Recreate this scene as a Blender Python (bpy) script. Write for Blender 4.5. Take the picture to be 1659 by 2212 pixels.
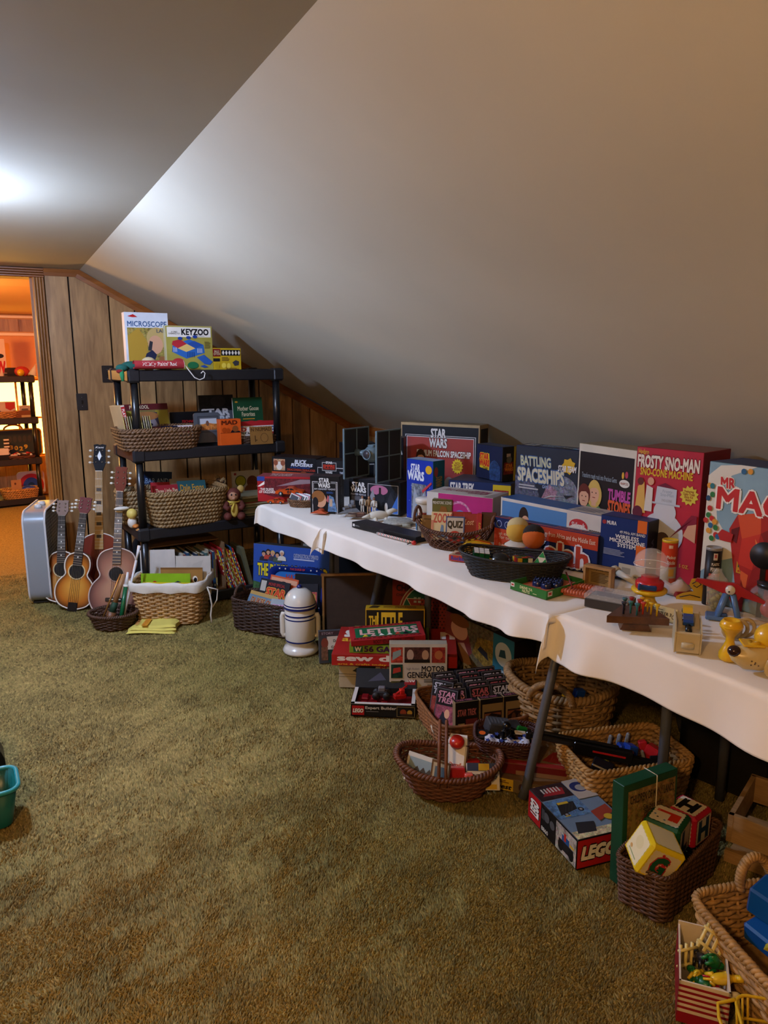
import bpy, bmesh, math, random
import numpy as np
from mathutils import Vector, Matrix
for o in list(bpy.data.objects): bpy.data.objects.remove(o)
R_ = math.radians
rnd = random.Random(7)
SC = bpy.context.scene
COL = SC.collection
# ---------------------------------------------------------------- camera
F_PX, PITCH, YAW, CAMH = 1600.0, R_(11.5), R_(27), 1.5
FW = Vector((math.sin(YAW)*math.cos(PITCH), math.cos(YAW)*math.cos(PITCH), -math.sin(PITCH)))
RT = Vector((math.cos(YAW), -math.sin(YAW), 0)); UP = RT.cross(FW); CAM = Vector((0, 0, CAMH))
cd = bpy.data.cameras.new('camera'); cam = bpy.data.objects.new('camera', cd); COL.objects.link(cam)
cam.matrix_world = Matrix(((RT.x, UP.x, -FW.x, 0), (RT.y, UP.y, -FW.y, 0), (RT.z, UP.z, -FW.z, CAMH), (0, 0, 0, 1)))
cd.sensor_fit = 'VERTICAL'; cd.sensor_height = 24; cd.lens = 24*F_PX/2212; cd.clip_start = .02; cd.clip_end = 60
SC.camera = cam
# ---------------------------------------------------------------- world, exposure
w = bpy.data.worlds.new('world'); SC.world = w; w.use_nodes = True
w.node_tree.nodes['Background'].inputs[0].default_value = (.02, .022, .03, 1)
w.node_tree.nodes['Background'].inputs[1].default_value = .3
SC.view_settings.view_transform = 'Standard'; SC.view_settings.look = 'None'
SC.view_settings.exposure = 0.0; SC.view_settings.gamma = 1; SC.view_settings.use_curve_mapping = False
LAMP_COOL = 960.0      # emission of the cool ceiling globe
LAMP_WARM = 560.0      # emission of the warm ceiling globe behind the camera
LAMP_NEXT = 130.0     # watts of the warm lamp in the next room
# ---------------------------------------------------------------- pixel -> place on a real surface
def ray(x, y): return FW + RT*((x-829.5)/F_PX) - UP*((y-1106)/F_PX)
def U(x, y, z=0.0):
    r = ray(x, y); return CAM + r*((z-CAMH)/r.z)
def UY(x, y, Y):
    r = ray(x, y); return CAM + r*(Y/r.y)
def UX(x, y, X):
    r = ray(x, y); return CAM + r*(X/r.x)
def PX(p):
    d = Vector(p)-CAM; z = d.dot(FW); return 829.5+F_PX*d.dot(RT)/z, 1106-F_PX*d.dot(UP)/z
def up_to(A, y):
    lo, hi = -.3, 2.
    for _ in range(40):
        m = (lo+hi)/2
        if PX((A.x, A.y, A.z+m))[1] > y: lo = m
        else: hi = m
    return lo
# ---------------------------------------------------------------- materials
def lin(c):
    if isinstance(c, str):
        c = c.lstrip('#'); c = [int(c[i:i+2], 16)/255 for i in (0, 2, 4)]
        c = [x/12.92 if x <= .04045 else ((x+.055)/1.055)**2.4 for x in c]
    return (c[0], c[1], c[2], 1)
K = dict(black='#0c0c10', ink='#15151c', white='#e8e4d8', paper='#d8d0bc', cream='#e0d3ab', red='#b01a1c', dred='#7a1216',
         orange='#d8541a', yellow='#e2b81c', gold='#c8922a', green='#1d7a38', lime='#7cb518', dgreen='#12492e', blue='#1b3f9a',
         navy='#141c4a', sky='#3f7fc0', teal='#1a6a74', pink='#c83a78', purple='#4a2268', grey='#7c7c80', lgrey='#b4b4b6',
         dgrey='#2c2c30', brown='#5a3a20', dbrown='#2e1c10', tan='#b08a58', skin='#c89878', kraft='#a5814e', salmon='#c8604a',
         olive='#8a8040', maroon='#5a1420', silver='#a8aab0')
_M = {}
def mat(c, rough=.5, metal=0., var=0., scale=30., bump=0., coat=0., spec=.5, sheen=0., stretch=None):
    c = K.get(c, c); key = (c, rough, metal, var, scale, bump, coat, spec, sheen, stretch)
    if key in _M: return _M[key]
    m = bpy.data.materials.new('paint'); m.use_nodes = True; n = m.node_tree.nodes; l = m.node_tree.links
    b = n['Principled BSDF']; col = lin(c); b.inputs['Base Color'].default_value = col
    b.inputs['Roughness'].default_value = rough; b.inputs['Metallic'].default_value = metal
    b.inputs['Coat Weight'].default_value = coat; b.inputs['Specular IOR Level'].default_value = spec
    b.inputs['Sheen Weight'].default_value = sheen
    if var or bump:
        t = n.new('ShaderNodeTexCoord'); ns = n.new('ShaderNodeTexNoise'); ns.inputs['Scale'].default_value = scale
        ns.inputs['Detail'].default_value = 4; src = t.outputs['Object']
        if stretch:
            mp = n.new('ShaderNodeMapping'); mp.inputs['Scale'].default_value = stretch; l.new(src, mp.inputs[0]); src = mp.outputs[0]
        l.new(src, ns.inputs['Vector'])
        if var:
            mx = n.new('ShaderNodeMix'); mx.data_type = 'RGBA'
            mx.inputs['A'].default_value = tuple(x*(1-var) for x in col[:3])+(1,)
            mx.inputs['B'].default_value = tuple(min(1, x*(1+var)) for x in col[:3])+(1,)
            rp = n.new('ShaderNodeMapRange'); rp.inputs[1].default_value = .32; rp.inputs[2].default_value = .68
            l.new(ns.outputs[0], rp.inputs[0]); l.new(rp.outputs[0], mx.inputs['Factor']); l.new(mx.outputs['Result'], b.inputs['Base Color'])
        if bump:
            bp = n.new('ShaderNodeBump'); bp.inputs['Strength'].default_value = 1; bp.inputs['Distance'].default_value = bump
            l.new(ns.outputs[0], bp.inputs['Height']); l.new(bp.outputs[0], b.inputs['Normal'])
    _M[key] = m; return m
def card(c): return mat(c, .45, var=.10, scale=9, spec=.28)         # printed, slightly worn cardboard
def ink(c):      # '~colour' = a busy photographic patch in that tone
    if c[0] == '~': return picture(c[1:])
    return mat(c, .45, spec=.28)
def picture(c):
    c = K.get(c, c)
    if ('pic', c) in _M: return _M['pic', c]
    m = mat(c, .45, var=.5, scale=55, spec=.28).copy(); n = m.node_tree.nodes; l = m.node_tree.links; b = n['Principled BSDF']
    t = n.new('ShaderNodeTexCoord'); vo = n.new('ShaderNodeTexVoronoi'); vo.inputs['Scale'].default_value = 70; mx = n.new('ShaderNodeMix'); mx.data_type = 'RGBA'; mx.blend_type = 'OVERLAY'
    s_ = n.new('ShaderNodeTexNoise'); s_.inputs['Scale'].default_value = 40; s_.inputs['Detail'].default_value = 2; l.new(t.outputs['Object'], s_.inputs['Vector']); ad = n.new('ShaderNodeMixRGB'); ad.inputs[0].default_value = .25
    l.new(t.outputs['Object'], ad.inputs[1]); l.new(s_.outputs[1], ad.inputs[2]); l.new(ad.outputs[0], vo.inputs['Vector']); hs = n.new('ShaderNodeHueSaturation'); hs.inputs['Saturation'].default_value = .45; hs.inputs['Value'].default_value = .9; l.new(vo.outputs['Color'], hs.inputs['Color'])
    src = b.inputs['Base Color'].links[0].from_socket; l.new(src, mx.inputs['A']); l.new(hs.outputs[0], mx.inputs['B']); mx.inputs['Factor'].default_value = .65; l.new(mx.outputs['Result'], b.inputs['Base Color'])
    _M['pic', c] = m; return m
def plast(c, r=.28): return mat(c, r)
def emit(c, s):
    m = bpy.data.materials.new('lit'); m.use_nodes = True; n = m.node_tree.nodes; b = n['Principled BSDF']
    b.inputs['Base Color'].default_value = lin(c); b.inputs['Emission Color'].default_value = lin(c); b.inputs['Emission Strength'].default_value = s
    return m
def clear(tint='#ffffff', rough=.06, alpha=.18):
    m = bpy.data.materials.new('clear_plastic'); m.use_nodes = True; b = m.node_tree.nodes['Principled BSDF']
    b.inputs['Base Color'].default_value = lin(tint); b.inputs['Roughness'].default_value = rough; b.inputs['Alpha'].default_value = alpha
    b.inputs['Coat Weight'].default_value = .6; b.inputs['Coat Roughness'].default_value = .03
    return m
def wood(c1, c2, scale=6, stretch=(8, 8, .7), rough=.45, rand=True, dark=None):
    m = bpy.data.materials.new('wood'); m.use_nodes = True; n = m.node_tree.nodes; l = m.node_tree.links; b = n['Principled BSDF']
    t = n.new('ShaderNodeTexCoord'); mp = n.new('ShaderNodeMapping'); mp.inputs['Scale'].default_value = stretch
    src = t.outputs['Object']
    if rand:
        oi = n.new('ShaderNodeObjectInfo'); ad = n.new('ShaderNodeVectorMath'); ad.operation = 'ADD'
        ml = n.new('ShaderNodeVectorMath'); ml.operation = 'SCALE'; ml.inputs['Scale'].default_value = 40
        cb = n.new('ShaderNodeCombineXYZ')
        for i in range(3): l.new(oi.outputs['Random'], cb.inputs[i])
        l.new(cb.outputs[0], ml.inputs[0]); l.new(ml.outputs[0], ad.inputs[1]); l.new(src, ad.inputs[0]); src = ad.outputs[0]
    l.new(src, mp.inputs[0])
    n1 = n.new('ShaderNodeTexNoise'); n1.inputs['Scale'].default_value = scale/4; n1.inputs['Detail'].default_value = 3; n1.inputs['Distortion'].default_value = 1.2
    n2 = n.new('ShaderNodeTexNoise'); n2.inputs['Scale'].default_value = scale*2.2; n2.inputs['Detail'].default_value = 5; n2.inputs['Distortion'].default_value = .6
    for q in (n1, n2): l.new(mp.outputs[0], q.inputs['Vector'])
    a = n.new('ShaderNodeMath'); a.operation = 'MULTIPLY_ADD'; a.inputs[1].default_value = .45; l.new(n2.outputs[0], a.inputs[0])
    a2 = n.new('ShaderNodeMath'); a2.operation = 'MULTIPLY'; a2.inputs[1].default_value = .75; l.new(n1.outputs[0], a2.inputs[0]); l.new(a2.outputs[0], a.inputs[2])
    rp = n.new('ShaderNodeValToRGB'); rp.color_ramp.elements[0].position = .38; rp.color_ramp.elements[1].position = .78
    rp.color_ramp.elements[0].color = lin(c2); rp.color_ramp.elements[1].color = lin(c1)
    l.new(a.outputs[0], rp.inputs[0]); l.new(rp.outputs[0], b.inputs['Base Color']); b.inputs['Roughness'].default_value = rough
    return m
# ---------------------------------------------------------------- mesh builder
class MB:
    def __init__(s): s.v = []; s.f = []; s.m = []; s.ml = []; s.sm = []
    def mi(s, m):
        if isinstance(m, str): m = mat(m)
        if m not in s.ml: s.ml.append(m)
        return s.ml.index(m)
    def add(s, vs, fs, m, smooth=False, X=None):
        o = len(s.v); k = s.mi(m)
        if X is not None: vs = [X @ Vector(p) for p in vs]
        s.v.extend([tuple(p) for p in vs])
        for f in fs: s.f.append(tuple(i+o for i in f)); s.m.append(k); s.sm.append(smooth)
        return s
    def box(s, c, size, m, X=None, bev=0., rz=0.):
        x, y, z = [q/2 for q in size]
        if rz: X0 = Matrix.Translation(c) @ Matrix.Rotation(rz, 4, 'Z'); X = X0 if X is None else X @ X0; c = (0, 0, 0)
        if bev <= 0:
            vs = [(c[0]+a*x, c[1]+b*y, c[2]+d*z) for d in (-1, 1) for a, b in ((-1, -1), (1, -1), (1, 1), (-1, 1))]
            fs = [(3, 2, 1, 0), (4, 5, 6, 7), (0, 1, 5, 4), (1, 2, 6, 5), (2, 3, 7, 6), (3, 0, 4, 7)]
            return s.add(vs, fs, m, False, X)
        b = min(bev, x*.9, y*.9, z*.9); vs = []; idx = {}
        def V(p):
            if p not in idx: idx[p] = len(vs); vs.append((c[0]+p[0], c[1]+p[1], c[2]+p[2]))
            return idx[p]
        fs = []
        D = (x, y, z)
        def pt(ax, sg, sg2):      # vertex on face ax
            p = [0, 0, 0]; o = [i for i in range(3) if i != ax]
            p[ax] = sg[ax]*D[ax]
            for i in o: p[i] = sg[i]*(D[i]-b)
            return V(tuple(round(q, 6) for q in p))
        S = [(i, j, k) for i in (-1, 1) for j in (-1, 1) for k in (-1, 1)]
        for ax in range(3):
            o = [i for i in range(3) if i != ax]
            for sg in (-1, 1):
                q = []
                for a, bb in ((-1, -1), (1, -1), (1, 1), (-1, 1)):
                    t = [0, 0, 0]; t[ax] = sg; t[o[0]] = a; t[o[1]] = bb; q.append(pt(ax, t, 0))
                fl = (sg > 0) ^ (ax == 1)
                fs.append(tuple(q) if fl else tuple(q[::-1]))
            for a in (-1, 1):
                for bb in (-1, 1):
                    t1 = [0, 0, 0]; t2 = [0, 0, 0]; t1[o[0]] = t2[o[0]] = a; t1[o[1]] = t2[o[1]] = bb; t1[ax] = -1; t2[ax] = 1
                    fs.append((pt(o[0], t1, 0), pt(o[0], t2, 0), pt(o[1], t2, 0), pt(o[1], t1, 0)))
        for t in S: fs.append((pt(0, t, 0), pt(1, t, 0), pt(2, t, 0)))
        return s.add(vs, fs, m, False, X)
    def prism(s, poly, y0, y1, m, X=None, side=None, smooth=False):
        """outline in local xz, extruded along y from y0 (front) to y1"""
        n = len(poly); vs = [(p[0], y0, p[1]) for p in poly]+[(p[0], y1, p[1]) for p in poly]
        s.add(vs[:n], [tuple(range(n))], m, False, X); s.add(vs[n:], [tuple(range(n))[::-1]], m, False, X)
        return s.add(vs, [(i, n+i, n+(i+1) % n, (i+1) % n) for i in range(n)], side or m, smooth, X)
    def slab(s, poly, z0, z1, m, X=None, side=None):
        n = len(poly); vs = [(p[0], p[1], z0) for p in poly]+[(p[0], p[1], z1) for p in poly]
        s.add(vs[n:], [tuple(range(n))], m, False, X); s.add(vs[:n], [tuple(range(n))[::-1]], m, False, X)
        return s.add(vs, [(i, (i+1) % n, n+(i+1) % n, n+i) for i in range(n)], side or m, False, X)
    def lathe(s, prof, m, seg=24, X=None, sx=1., sy=1., cap=True):
        vs = []; fs = []; n = len(prof)
        for r, z in prof:
            for k in range(seg):
                a = 2*math.pi*k/seg; vs.append((r*math.cos(a)*sx, r*math.sin(a)*sy, z))
        for i in range(n-1):
            for k in range(seg): fs.append((i*seg+k, i*seg+(k+1) % seg, (i+1)*seg+(k+1) % seg, (i+1)*seg+k))
        if cap: fs.append(tuple(range(seg))[::-1]); fs.append(tuple((n-1)*seg+k for k in range(seg)))
        return s.add(vs, fs, m, True, X)
    def ball(s, c, r, m, seg=14, X=None):
        r = r if isinstance(r, (tuple, list)) else (r, r, r); n = max(6, seg//2+1)
        prof = [(math.sin(math.pi*i/n), -math.cos(math.pi*i/n)) for i in range(n+1)]
        prof[0] = (.001, -1); prof[-1] = (.001, 1)
        T = Matrix.Translation(c) @ Matrix.Diagonal((r[0], r[1], r[2], 1))
        return s.lathe(prof, m, seg, T if X is None else X @ T)
    def tube(s, path, r, m, n=6, closed=False, X=None, cap=True):
        P = [Vector(p) for p in path]; N = len(P); vs = []; fs = []
        ref = Vector((0, 0, 1)); prev = None
        for i, p in enumerate(P):
            t = (P[(i+1) % N]-P[i-1]) if closed else (P[min(i+1, N-1)]-P[max(i-1, 0)])
            t = t.normalized() if t.length > 1e-9 else Vector((1, 0, 0))
            if prev is None: a = t.cross(ref if abs(t.z) < .9 else Vector((1, 0, 0))).normalized()
            else: a = (prev-t*prev.dot(t)).normalized()
            prev = a; b = t.cross(a); rr = r[i] if isinstance(r, (list, tuple)) else r
            for k in range(n):
                q = 2*math.pi*k/n; vs.append(p+(a*math.cos(q)+b*math.sin(q))*rr)
        for i in range(N if closed else N-1):
            j = (i+1) % N
            for k in range(n): fs.append((i*n+k, i*n+(k+1) % n, j*n+(k+1) % n, j*n+k))
        if cap and not closed: fs.append(tuple(range(n))[::-1]); fs.append(tuple((N-1)*n+k for k in range(n)))
        return s.add(vs, fs, m, True, X)
    def cyl(s, a, b, r, m, n=14, X=None, r2=None):
        return s.tube([a, b], [r, r if r2 is None else r2], m, n, X=X)
    def build(s, name, parent=None, loc=None, rz=None, kind=None):
        me = bpy.data.meshes.new(name); me.from_pydata(s.v, [], s.f)
        for m in s.ml: me.materials.append(m)
        me.polygons.foreach_set('material_index', s.m); me.polygons.foreach_set('use_smooth', s.sm); me.update()
        o = bpy.data.objects.new(name, me); COL.objects.link(o)
        if parent: o.parent = parent
        if loc is not None: o.location = loc
        if rz: o.rotation_euler.z = rz
        if kind: o['kind'] = kind
        return o
def tag(o, label, cat, group=None):
    o['label'] = label; o['category'] = cat
    if group: o['group'] = group
    return o
def thing(name, label, cat, loc=(0, 0, 0), rz=0., group=None):
    o = bpy.data.objects.new(name, None); COL.objects.link(o); o.location = loc; o.rotation_euler.z = rz; o.empty_display_size = .05
    return tag(o, label, cat, group)
def struct(o): o['kind'] = 'structure'; return o
def dup(root, loc=None, rot=None, label=None):
    r = root.copy(); COL.objects.link(r)
    if loc is not None: r.location = loc
    if rot is not None: r.rotation_euler = rot
    if label: r['label'] = label
    for ch in list(root.children):
        c = ch.copy(); COL.objects.link(c); c.parent = r
        for g in list(ch.children): d = g.copy(); COL.objects.link(d); d.parent = c
    return r
def rrect(w, h, r, n=5, cx=0, cy=0):
    p = []
    for qx, qy, a0 in ((1, 1, 0), (-1, 1, 90), (-1, -1, 180), (1, -1, 270)):
        for i in range(n+1):
            a = R_(a0+90*i/n); p.append((cx+qx*(w/2-r)+r*math.cos(a), cy+qy*(h/2-r)+r*math.sin(a)))
    return p
def arc(c, r, a0, a1, n=12): return [(c[0]+r*math.cos(R_(a0+(a1-a0)*i/n)), c[1]+r*math.sin(R_(a0+(a1-a0)*i/n))) for i in range(n+1)]
# ---------------------------------------------------------------- flat print: shapes and lettering
_TX = {}
def textmesh(s, bold=0., shear=0.):
    k = (s, bold, shear)
    if k in _TX: return _TX[k]
    cu = bpy.data.curves.new('lettering', 'FONT'); cu.body = s; cu.resolution_u = 2; cu.offset = bold; cu.shear = shear; cu.space_line = .8; cu.align_x = 'CENTER' if '\n' in s else 'LEFT'
    ob = bpy.data.objects.new('lettering', cu); me = ob.to_mesh()
    vs = [(v.co.x, v.co.y) for v in me.vertices]; fs = [tuple(p.vertices) for p in me.polygons]
    ob.to_mesh_clear(); bpy.data.objects.remove(ob); bpy.data.curves.remove(cu)
    xs = [p[0] for p in vs] or [0, 1]; ys = [p[1] for p in vs] or [0, 1]
    _TX[k] = (vs, fs, min(xs), max(xs), min(ys), max(ys)); return _TX[k]
def Rc(a, b, c, d, col): return ('p', [(a, b), (c, b), (c, d), (a, d)], col)
def El(cu, cv, ru, rv, col, n=22): return ('p', [(cu+ru*math.cos(2*math.pi*i/n), cv+rv*math.sin(2*math.pi*i/n)) for i in range(n)], col)
def Po(pts, col): return ('p', pts, col)
def Bu(cu, cv, ru, rv, col, n=14): return ('p', [(cu+ru*(1 if i % 2 else .76)*math.cos(math.pi*i/n), cv+rv*(1 if i % 2 else .76)*math.sin(math.pi*i/n)) for i in range(2*n)], col)
def Tx(s, a, b, c, d, col, bold=.015, sh=0., rot=0, out=None): return ('t', s, a, b, c, d, col, bold, sh, rot, out)
def Li(a, b, c, d, n, col):
    q = []
    for i in range(n):
        v0 = b+(d-b)*(n-1-i+.2)/n; q.append(Rc(a, v0, a+(c-a)*(.75+.25*((i*37) % 10)/10), v0+(d-b)/n*.5, col))
    return q
def Fr(a, b, c, d, t, col, ta=None):
    ta = ta or t
    return [Rc(a, b, c, b+ta, col), Rc(a, d-ta, c, d, col), Rc(a, b+ta, a+t, d-ta, col), Rc(c-t, b+ta, c, d-ta, col)]
def Pe(cu, cv, s, sa, hair, shirt, skin='skin', long=False):
    """simple head and shoulders; s = head half width, sa = aspect (width/height of the face)"""
    h = s*sa*1.25; q = []
    q.append(Po([(cu-s*2.2, cv-h*3.2), (cu+s*2.2, cv-h*3.2), (cu+s*1.9, cv-h*1.7), (cu+s*.6, cv-h*1.05), (cu-s*.6, cv-h*1.05), (cu-s*1.9, cv-h*1.7)], shirt))
    if long: q.append(El(cu, cv-h*.2, s*1.35, h*1.3, hair))
    q += [Rc(cu-s*.4, cv-h*1.3, cu+s*.4, cv-h*.6, skin), El(cu, cv+h*.18, s*1.12, h*1.08, hair), El(cu, cv-h*.15, s*.88, h*.92, skin)]
    q.append(Po([(cu-s*.95, cv+h*.1), (cu-s*.7, cv+h*.8), (cu+s*.7, cv+h*.85), (cu+s*.98, cv+h*.2), (cu+s*.3, cv+h*.5), (cu-s*.5, cv+h*.42)], hair))
    q += [El(cu-s*.35, cv, s*.1, h*.07, 'dbrown', 8), El(cu+s*.35, cv, s*.1, h*.07, 'dbrown', 8), Rc(cu-s*.25, cv-h*.5, cu+s*.25, cv-h*.43, 'dred')]
    return q
def flat(seq):
    out = []
    for p in seq:
        if isinstance(p, list): out += flat(p)
        else: out.append(p)
    return out
def printing(parent, o, u, v, nrm, W, H, prims, art='printed_art', let='lettering', eps=.0005):
    o, u, v, nrm = Vector(o), Vector(u), Vector(v), Vector(nrm)
    A = MB(); B = MB(); k = 0
    for p in flat(prims):
        off = o+nrm*(eps+.00012*k); k += 1
        if p[0] == 'p':
            pts = p[1]
            ar = sum(pts[i-1][0]*pts[i][1]-pts[i][0]*pts[i-1][1] for i in range(len(pts)))
            if ar < 0: pts = pts[::-1]
            A.add([off+u*(a*W)+v*(b*H) for a, b in pts], [tuple(range(len(pts)))], ink(p[2]))
        else:
            _, s, a, b, c, d, col, bold, sh, rot, out = p
            vs, fs, X0, X1, Y0, Y1 = textmesh(s, 0., sh); d8 = [(math.cos(i*math.pi/4), math.sin(i*math.pi/4)) for i in range(8)]; fat = bold
            for ci, (cc, e, (sx_, sy_)) in enumerate([(out, 0, (x*(fat+.05), y*(fat+.05))) for x, y in d8]*bool(out)+[(col, 0, (x*fat, y*fat)) for x, y in ([(0, 0)]+d8[1::2]*(fat > .009))]):
                if not vs: continue
                e = .00006*ci; k += .5
                q = []
                for x, y in vs:
                    fx = (x+sx_-X0)/max(1e-6, X1-X0); fy = (y+sy_-Y0)/max(1e-6, Y1-Y0)
                    if rot == 90: fx, fy = 1-fy, fx
                    elif rot == -90: fx, fy = fy, 1-fx
                    elif rot == 180: fx, fy = 1-fx, 1-fy
                    q.append(off+nrm*e+u*((a+(c-a)*fx)*W)+v*((b+(d-b)*fy)*H))
                B.add(q, fs, ink(cc))
            if B.v: B.build(let, parent); B = MB()
    if A.v: A.build(art, parent)
def frame(w, d, h, face):
    return {'front': ((-w/2, 0, 0), (1, 0, 0), (0, 0, 1), (0, -1, 0), w, h), 'top': ((-w/2, 0, h), (1, 0, 0), (0, 1, 0), (0, 0, 1), w, d),
            'right': ((w/2, 0, 0), (0, 1, 0), (0, 0, 1), (1, 0, 0), d, h), 'left': ((-w/2, d, 0), (0, -1, 0), (0, 0, 1), (-1, 0, 0), d, h)}[face]
def boxbody(w, d, h, cols, wear=True):
    """box with its front face at y=0; cols: front, top, right, left, back colours; worn pale edges"""
    m = MB(); b = .0015
    m.box((0, d/2, h/2), (w, d, h), card(cols.get('body', cols['front'])), bev=b)
    e = .0004
    for f in ('front', 'top', 'right', 'left'):
        if f in cols and cols[f] != cols.get('body', cols['front']):
            o, u, v, n, W, H = frame(w, d, h, f); o, u, v, n = map(Vector, (o, u, v, n)); o = o+n*e*.5
            m.add([o+u*b+v*b, o+u*(W-b)+v*b, o+u*(W-b)+v*(H-b), o+u*b+v*(H-b)], [(0, 1, 2, 3)], card(cols[f]))
    return m
def game_box(name, label, w, d, h, loc, rz, cols, art=None, lean=0., cat='box', group=None, lid=0.):
    m = boxbody(w, d, h, cols)
    o = m.build(name); o.location = loc; o.rotation_euler = (-lean, 0, rz); tag(o, label, cat, group)
    if lid:      # the seam where a lid overlaps the tray
        s = MB(); s.box((0, d/2, h*(1-lid)), (w+.002, d+.002, .0016), card('dgrey')); s.build('lid_seam', o)
    for f, pr in (art or {}).items(): printing(o, *frame(w, d, h, f), pr)
    return o
DBG = []
def fbox(name, label, tl, tr, z0, d, cols, art=None, h=None, br=None, bl=None, lean=0., cat='box', group=None, lid=0., wmul=1.):
    """box standing on height z0, placed by the corners of its front face"""
    if br: B = U(*br, z0); h = up_to(B, tr[1]); A = U(*tl, z0+h)
    elif bl: A = U(*bl, z0); h = up_to(A, tl[1]); B = U(*tr, z0+h)
    else: A = U(*tl, z0+h); B = U(*tr, z0+h)
    A.z = B.z = z0; B = A+(B-A)*wmul; D = B-A; c = (A+B)/2
    DBG.append((name, round(D.length, 3), round(d, 3), round(h, 3), [round(q, 2) for q in c]))
    return game_box(name, label, D.length, d, h, c, math.atan2(D.y, D.x), cols, art, lean, cat, group, lid)
# ================================================================ the room
YW, XR, ZC, XK, ZK = 5.733, .555, 2.12, 2.60, .99      # far wall, slope break, flat ceiling, knee wall
SL = (ZC-ZK)/(XK-XR)
XL, XKL, YN = -1.25, -3.3, -2.4
def roof(x): return ZC if x <= XR else ZC-SL*(x-XR)
M_CEIL = mat('#cac3ad', .75, var=.04, scale=1.3, bump=.004)
M_PANEL = wood('#c69c66', '#74502c', 3.0, (6, 6, .8), .36)
M_TRIM = wood('#b57c3c', '#80501f', 7, (6, 6, .6), .35)
M_TRIMX = wood('#a8662a', '#7a4418', 7, (.6, 6, 6), .35)
M_GROOVE = mat('#1a100a', .7)
M_SHELF = mat('#1c1c20', .42, bump=.0006, scale=220)
# floor and pile
m = MB(); m.add([(XKL-.05, YN-.05, -.014), (XK+.05, YN-.05, -.014), (XK+.05, YW+.02, -.014), (XKL-.05, YW+.02, -.014)], [(0, 1, 2, 3)], mat('#6b5c2c', .95, var=.25, scale=60))
floor = struct(m.build('floor'))
m = MB(); m.add([(-3.3, YW+.02, -.012), (2.6, YW+.02, -.012), (2.6, 9.4, -.012), (-3.3, 9.4, -.012)], [(0, 1, 2, 3)], mat('#8a7438', .95, var=.3, scale=70, bump=.01)); fl2 = struct(m.build('floor_next_room'))
def carpet():
    rg = np.random.default_rng(3); P = []
    for y0, y1, sp in ((.55, 2.3, .0051), (2.3, 3.6, .007), (3.6, 5.8, .010)):
        xs = np.arange(-1.9, 2.6, sp); ys = np.arange(y0, y1, sp); X, Y = np.meshgrid(xs, ys); X = X.ravel(); Y = Y.ravel()
        dz = FW.x*X+FW.y*Y+FW.z*(-1.5); sx = (RT.x*X+RT.y*Y)/dz; sy = (UP.x*X+UP.y*Y+UP.z*(-1.5))/dz
        k = (dz > .2) & (sx*F_PX > -829-760) & (sx*F_PX < 829+260) & (sy*F_PX > -1106-260)
        k &= ~((X > 1.9) & (Y > 2.2))
        X = X[k]+rg.uniform(-.45, .45, k.sum())*sp; Y = Y[k]+rg.uniform(-.45, .45, k.sum())*sp
        P.append(np.stack([X, Y, np.full(X.size, sp)], 1))
    P = np.concatenate(P); n = len(P); X, Y, sp = P.T
    def field(s, seed):      # smooth noise from a few sines: how the pile has been brushed
        r = np.random.default_rng(seed); f = np.zeros(n)
        for i in range(9):
            a = r.uniform(0, 2*np.pi); q = s*r.uniform(.5, 1.8); f += np.sin(q*(X*np.cos(a)+Y*np.sin(a))+r.uniform(0, 6.28))
        return f/3
    a = 1.3*field(4, 1)+1.1*field(19, 5)+1.0*field(60, 9)+rg.normal(0, .8, n); ln = .5+.16*np.tanh(field(7, 8))+.12*np.tanh(field(40, 18))+rg.normal(0, .12, n)
    h = rg.uniform(.008, .0145, n)*(1+.15*field(9, 4)); w = sp*rg.uniform(.8, 1.2, n); t = rg.uniform(0, 6.28, n)
    V = np.zeros((n, 4, 3), np.float32)
    for i in range(3):
        V[:, i, 0] = X+w*np.cos(t+i*2.094); V[:, i, 1] = Y+w*np.sin(t+i*2.094); V[:, i, 2] = -.0135
    V[:, 3, 0] = X+h*np.cos(a)*ln*.85; V[:, 3, 1] = Y+h*np.sin(a)*ln*.85; V[:, 3, 2] = -.0135+h*.95
    b = (np.arange(n)*4)[:, None]
    Fi = np.concatenate([b+np.array([[0, 1, 3]]), b+np.array([[1, 2, 3]]), b+np.array([[2, 0, 3]])], 1).reshape(-1, 3)
    me = bpy.data.meshes.new('carpet_pile'); me.vertices.add(n*4); me.vertices.foreach_set('co', V.ravel())
    nf = len(Fi); me.loops.add(nf*3); me.loops.foreach_set('vertex_index', Fi.ravel().astype(np.int32))
    me.polygons.add(nf); me.polygons.foreach_set('loop_start', np.arange(nf, dtype=np.int32)*3); me.polygons.foreach_set('loop_total', np.full(nf, 3, np.int32))
    me.update()
    v = np.clip(1+.22*rg.normal(0, 1, n)+.09*field(5, 21)+.10*field(24, 22), .45, 1.7)
    hue = np.clip(.5+.25*field(3, 31)+.2*rg.normal(0, 1, n), 0, 1)
    c1 = np.array(lin('#8a7545')[:3]); c2 = np.array(lin('#766c3b')[:3])
    c = (c1[None]*hue[:, None]+c2[None]*(1-hue[:, None]))*v[:, None]
    ca = np.ones((n, 4, 4), np.float32); ca[:, :, :3] = c[:, None, :]
    at = me.color_attributes.new('tuft', 'FLOAT_COLOR', 'POINT'); at.data.foreach_set('color', ca.ravel())
    m = bpy.data.materials.new('pile'); m.use_nodes = True; nn = m.node_tree.nodes; q = nn.new('ShaderNodeVertexColor'); q.layer_name = 'tuft'
    bs = nn['Principled BSDF']; m.node_tree.links.new(q.outputs[0], bs.inputs['Base Color']); bs.inputs['Roughness'].default_value = .9; bs.inputs['Specular IOR Level'].default_value = .15
    me.materials.append(m); o = bpy.data.objects.new('carpet_pile', me); COL.objects.link(o)
    o['kind'] = 'stuff'; tag(o, 'olive green shag carpet pile covering the attic floor', 'carpet')
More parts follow.
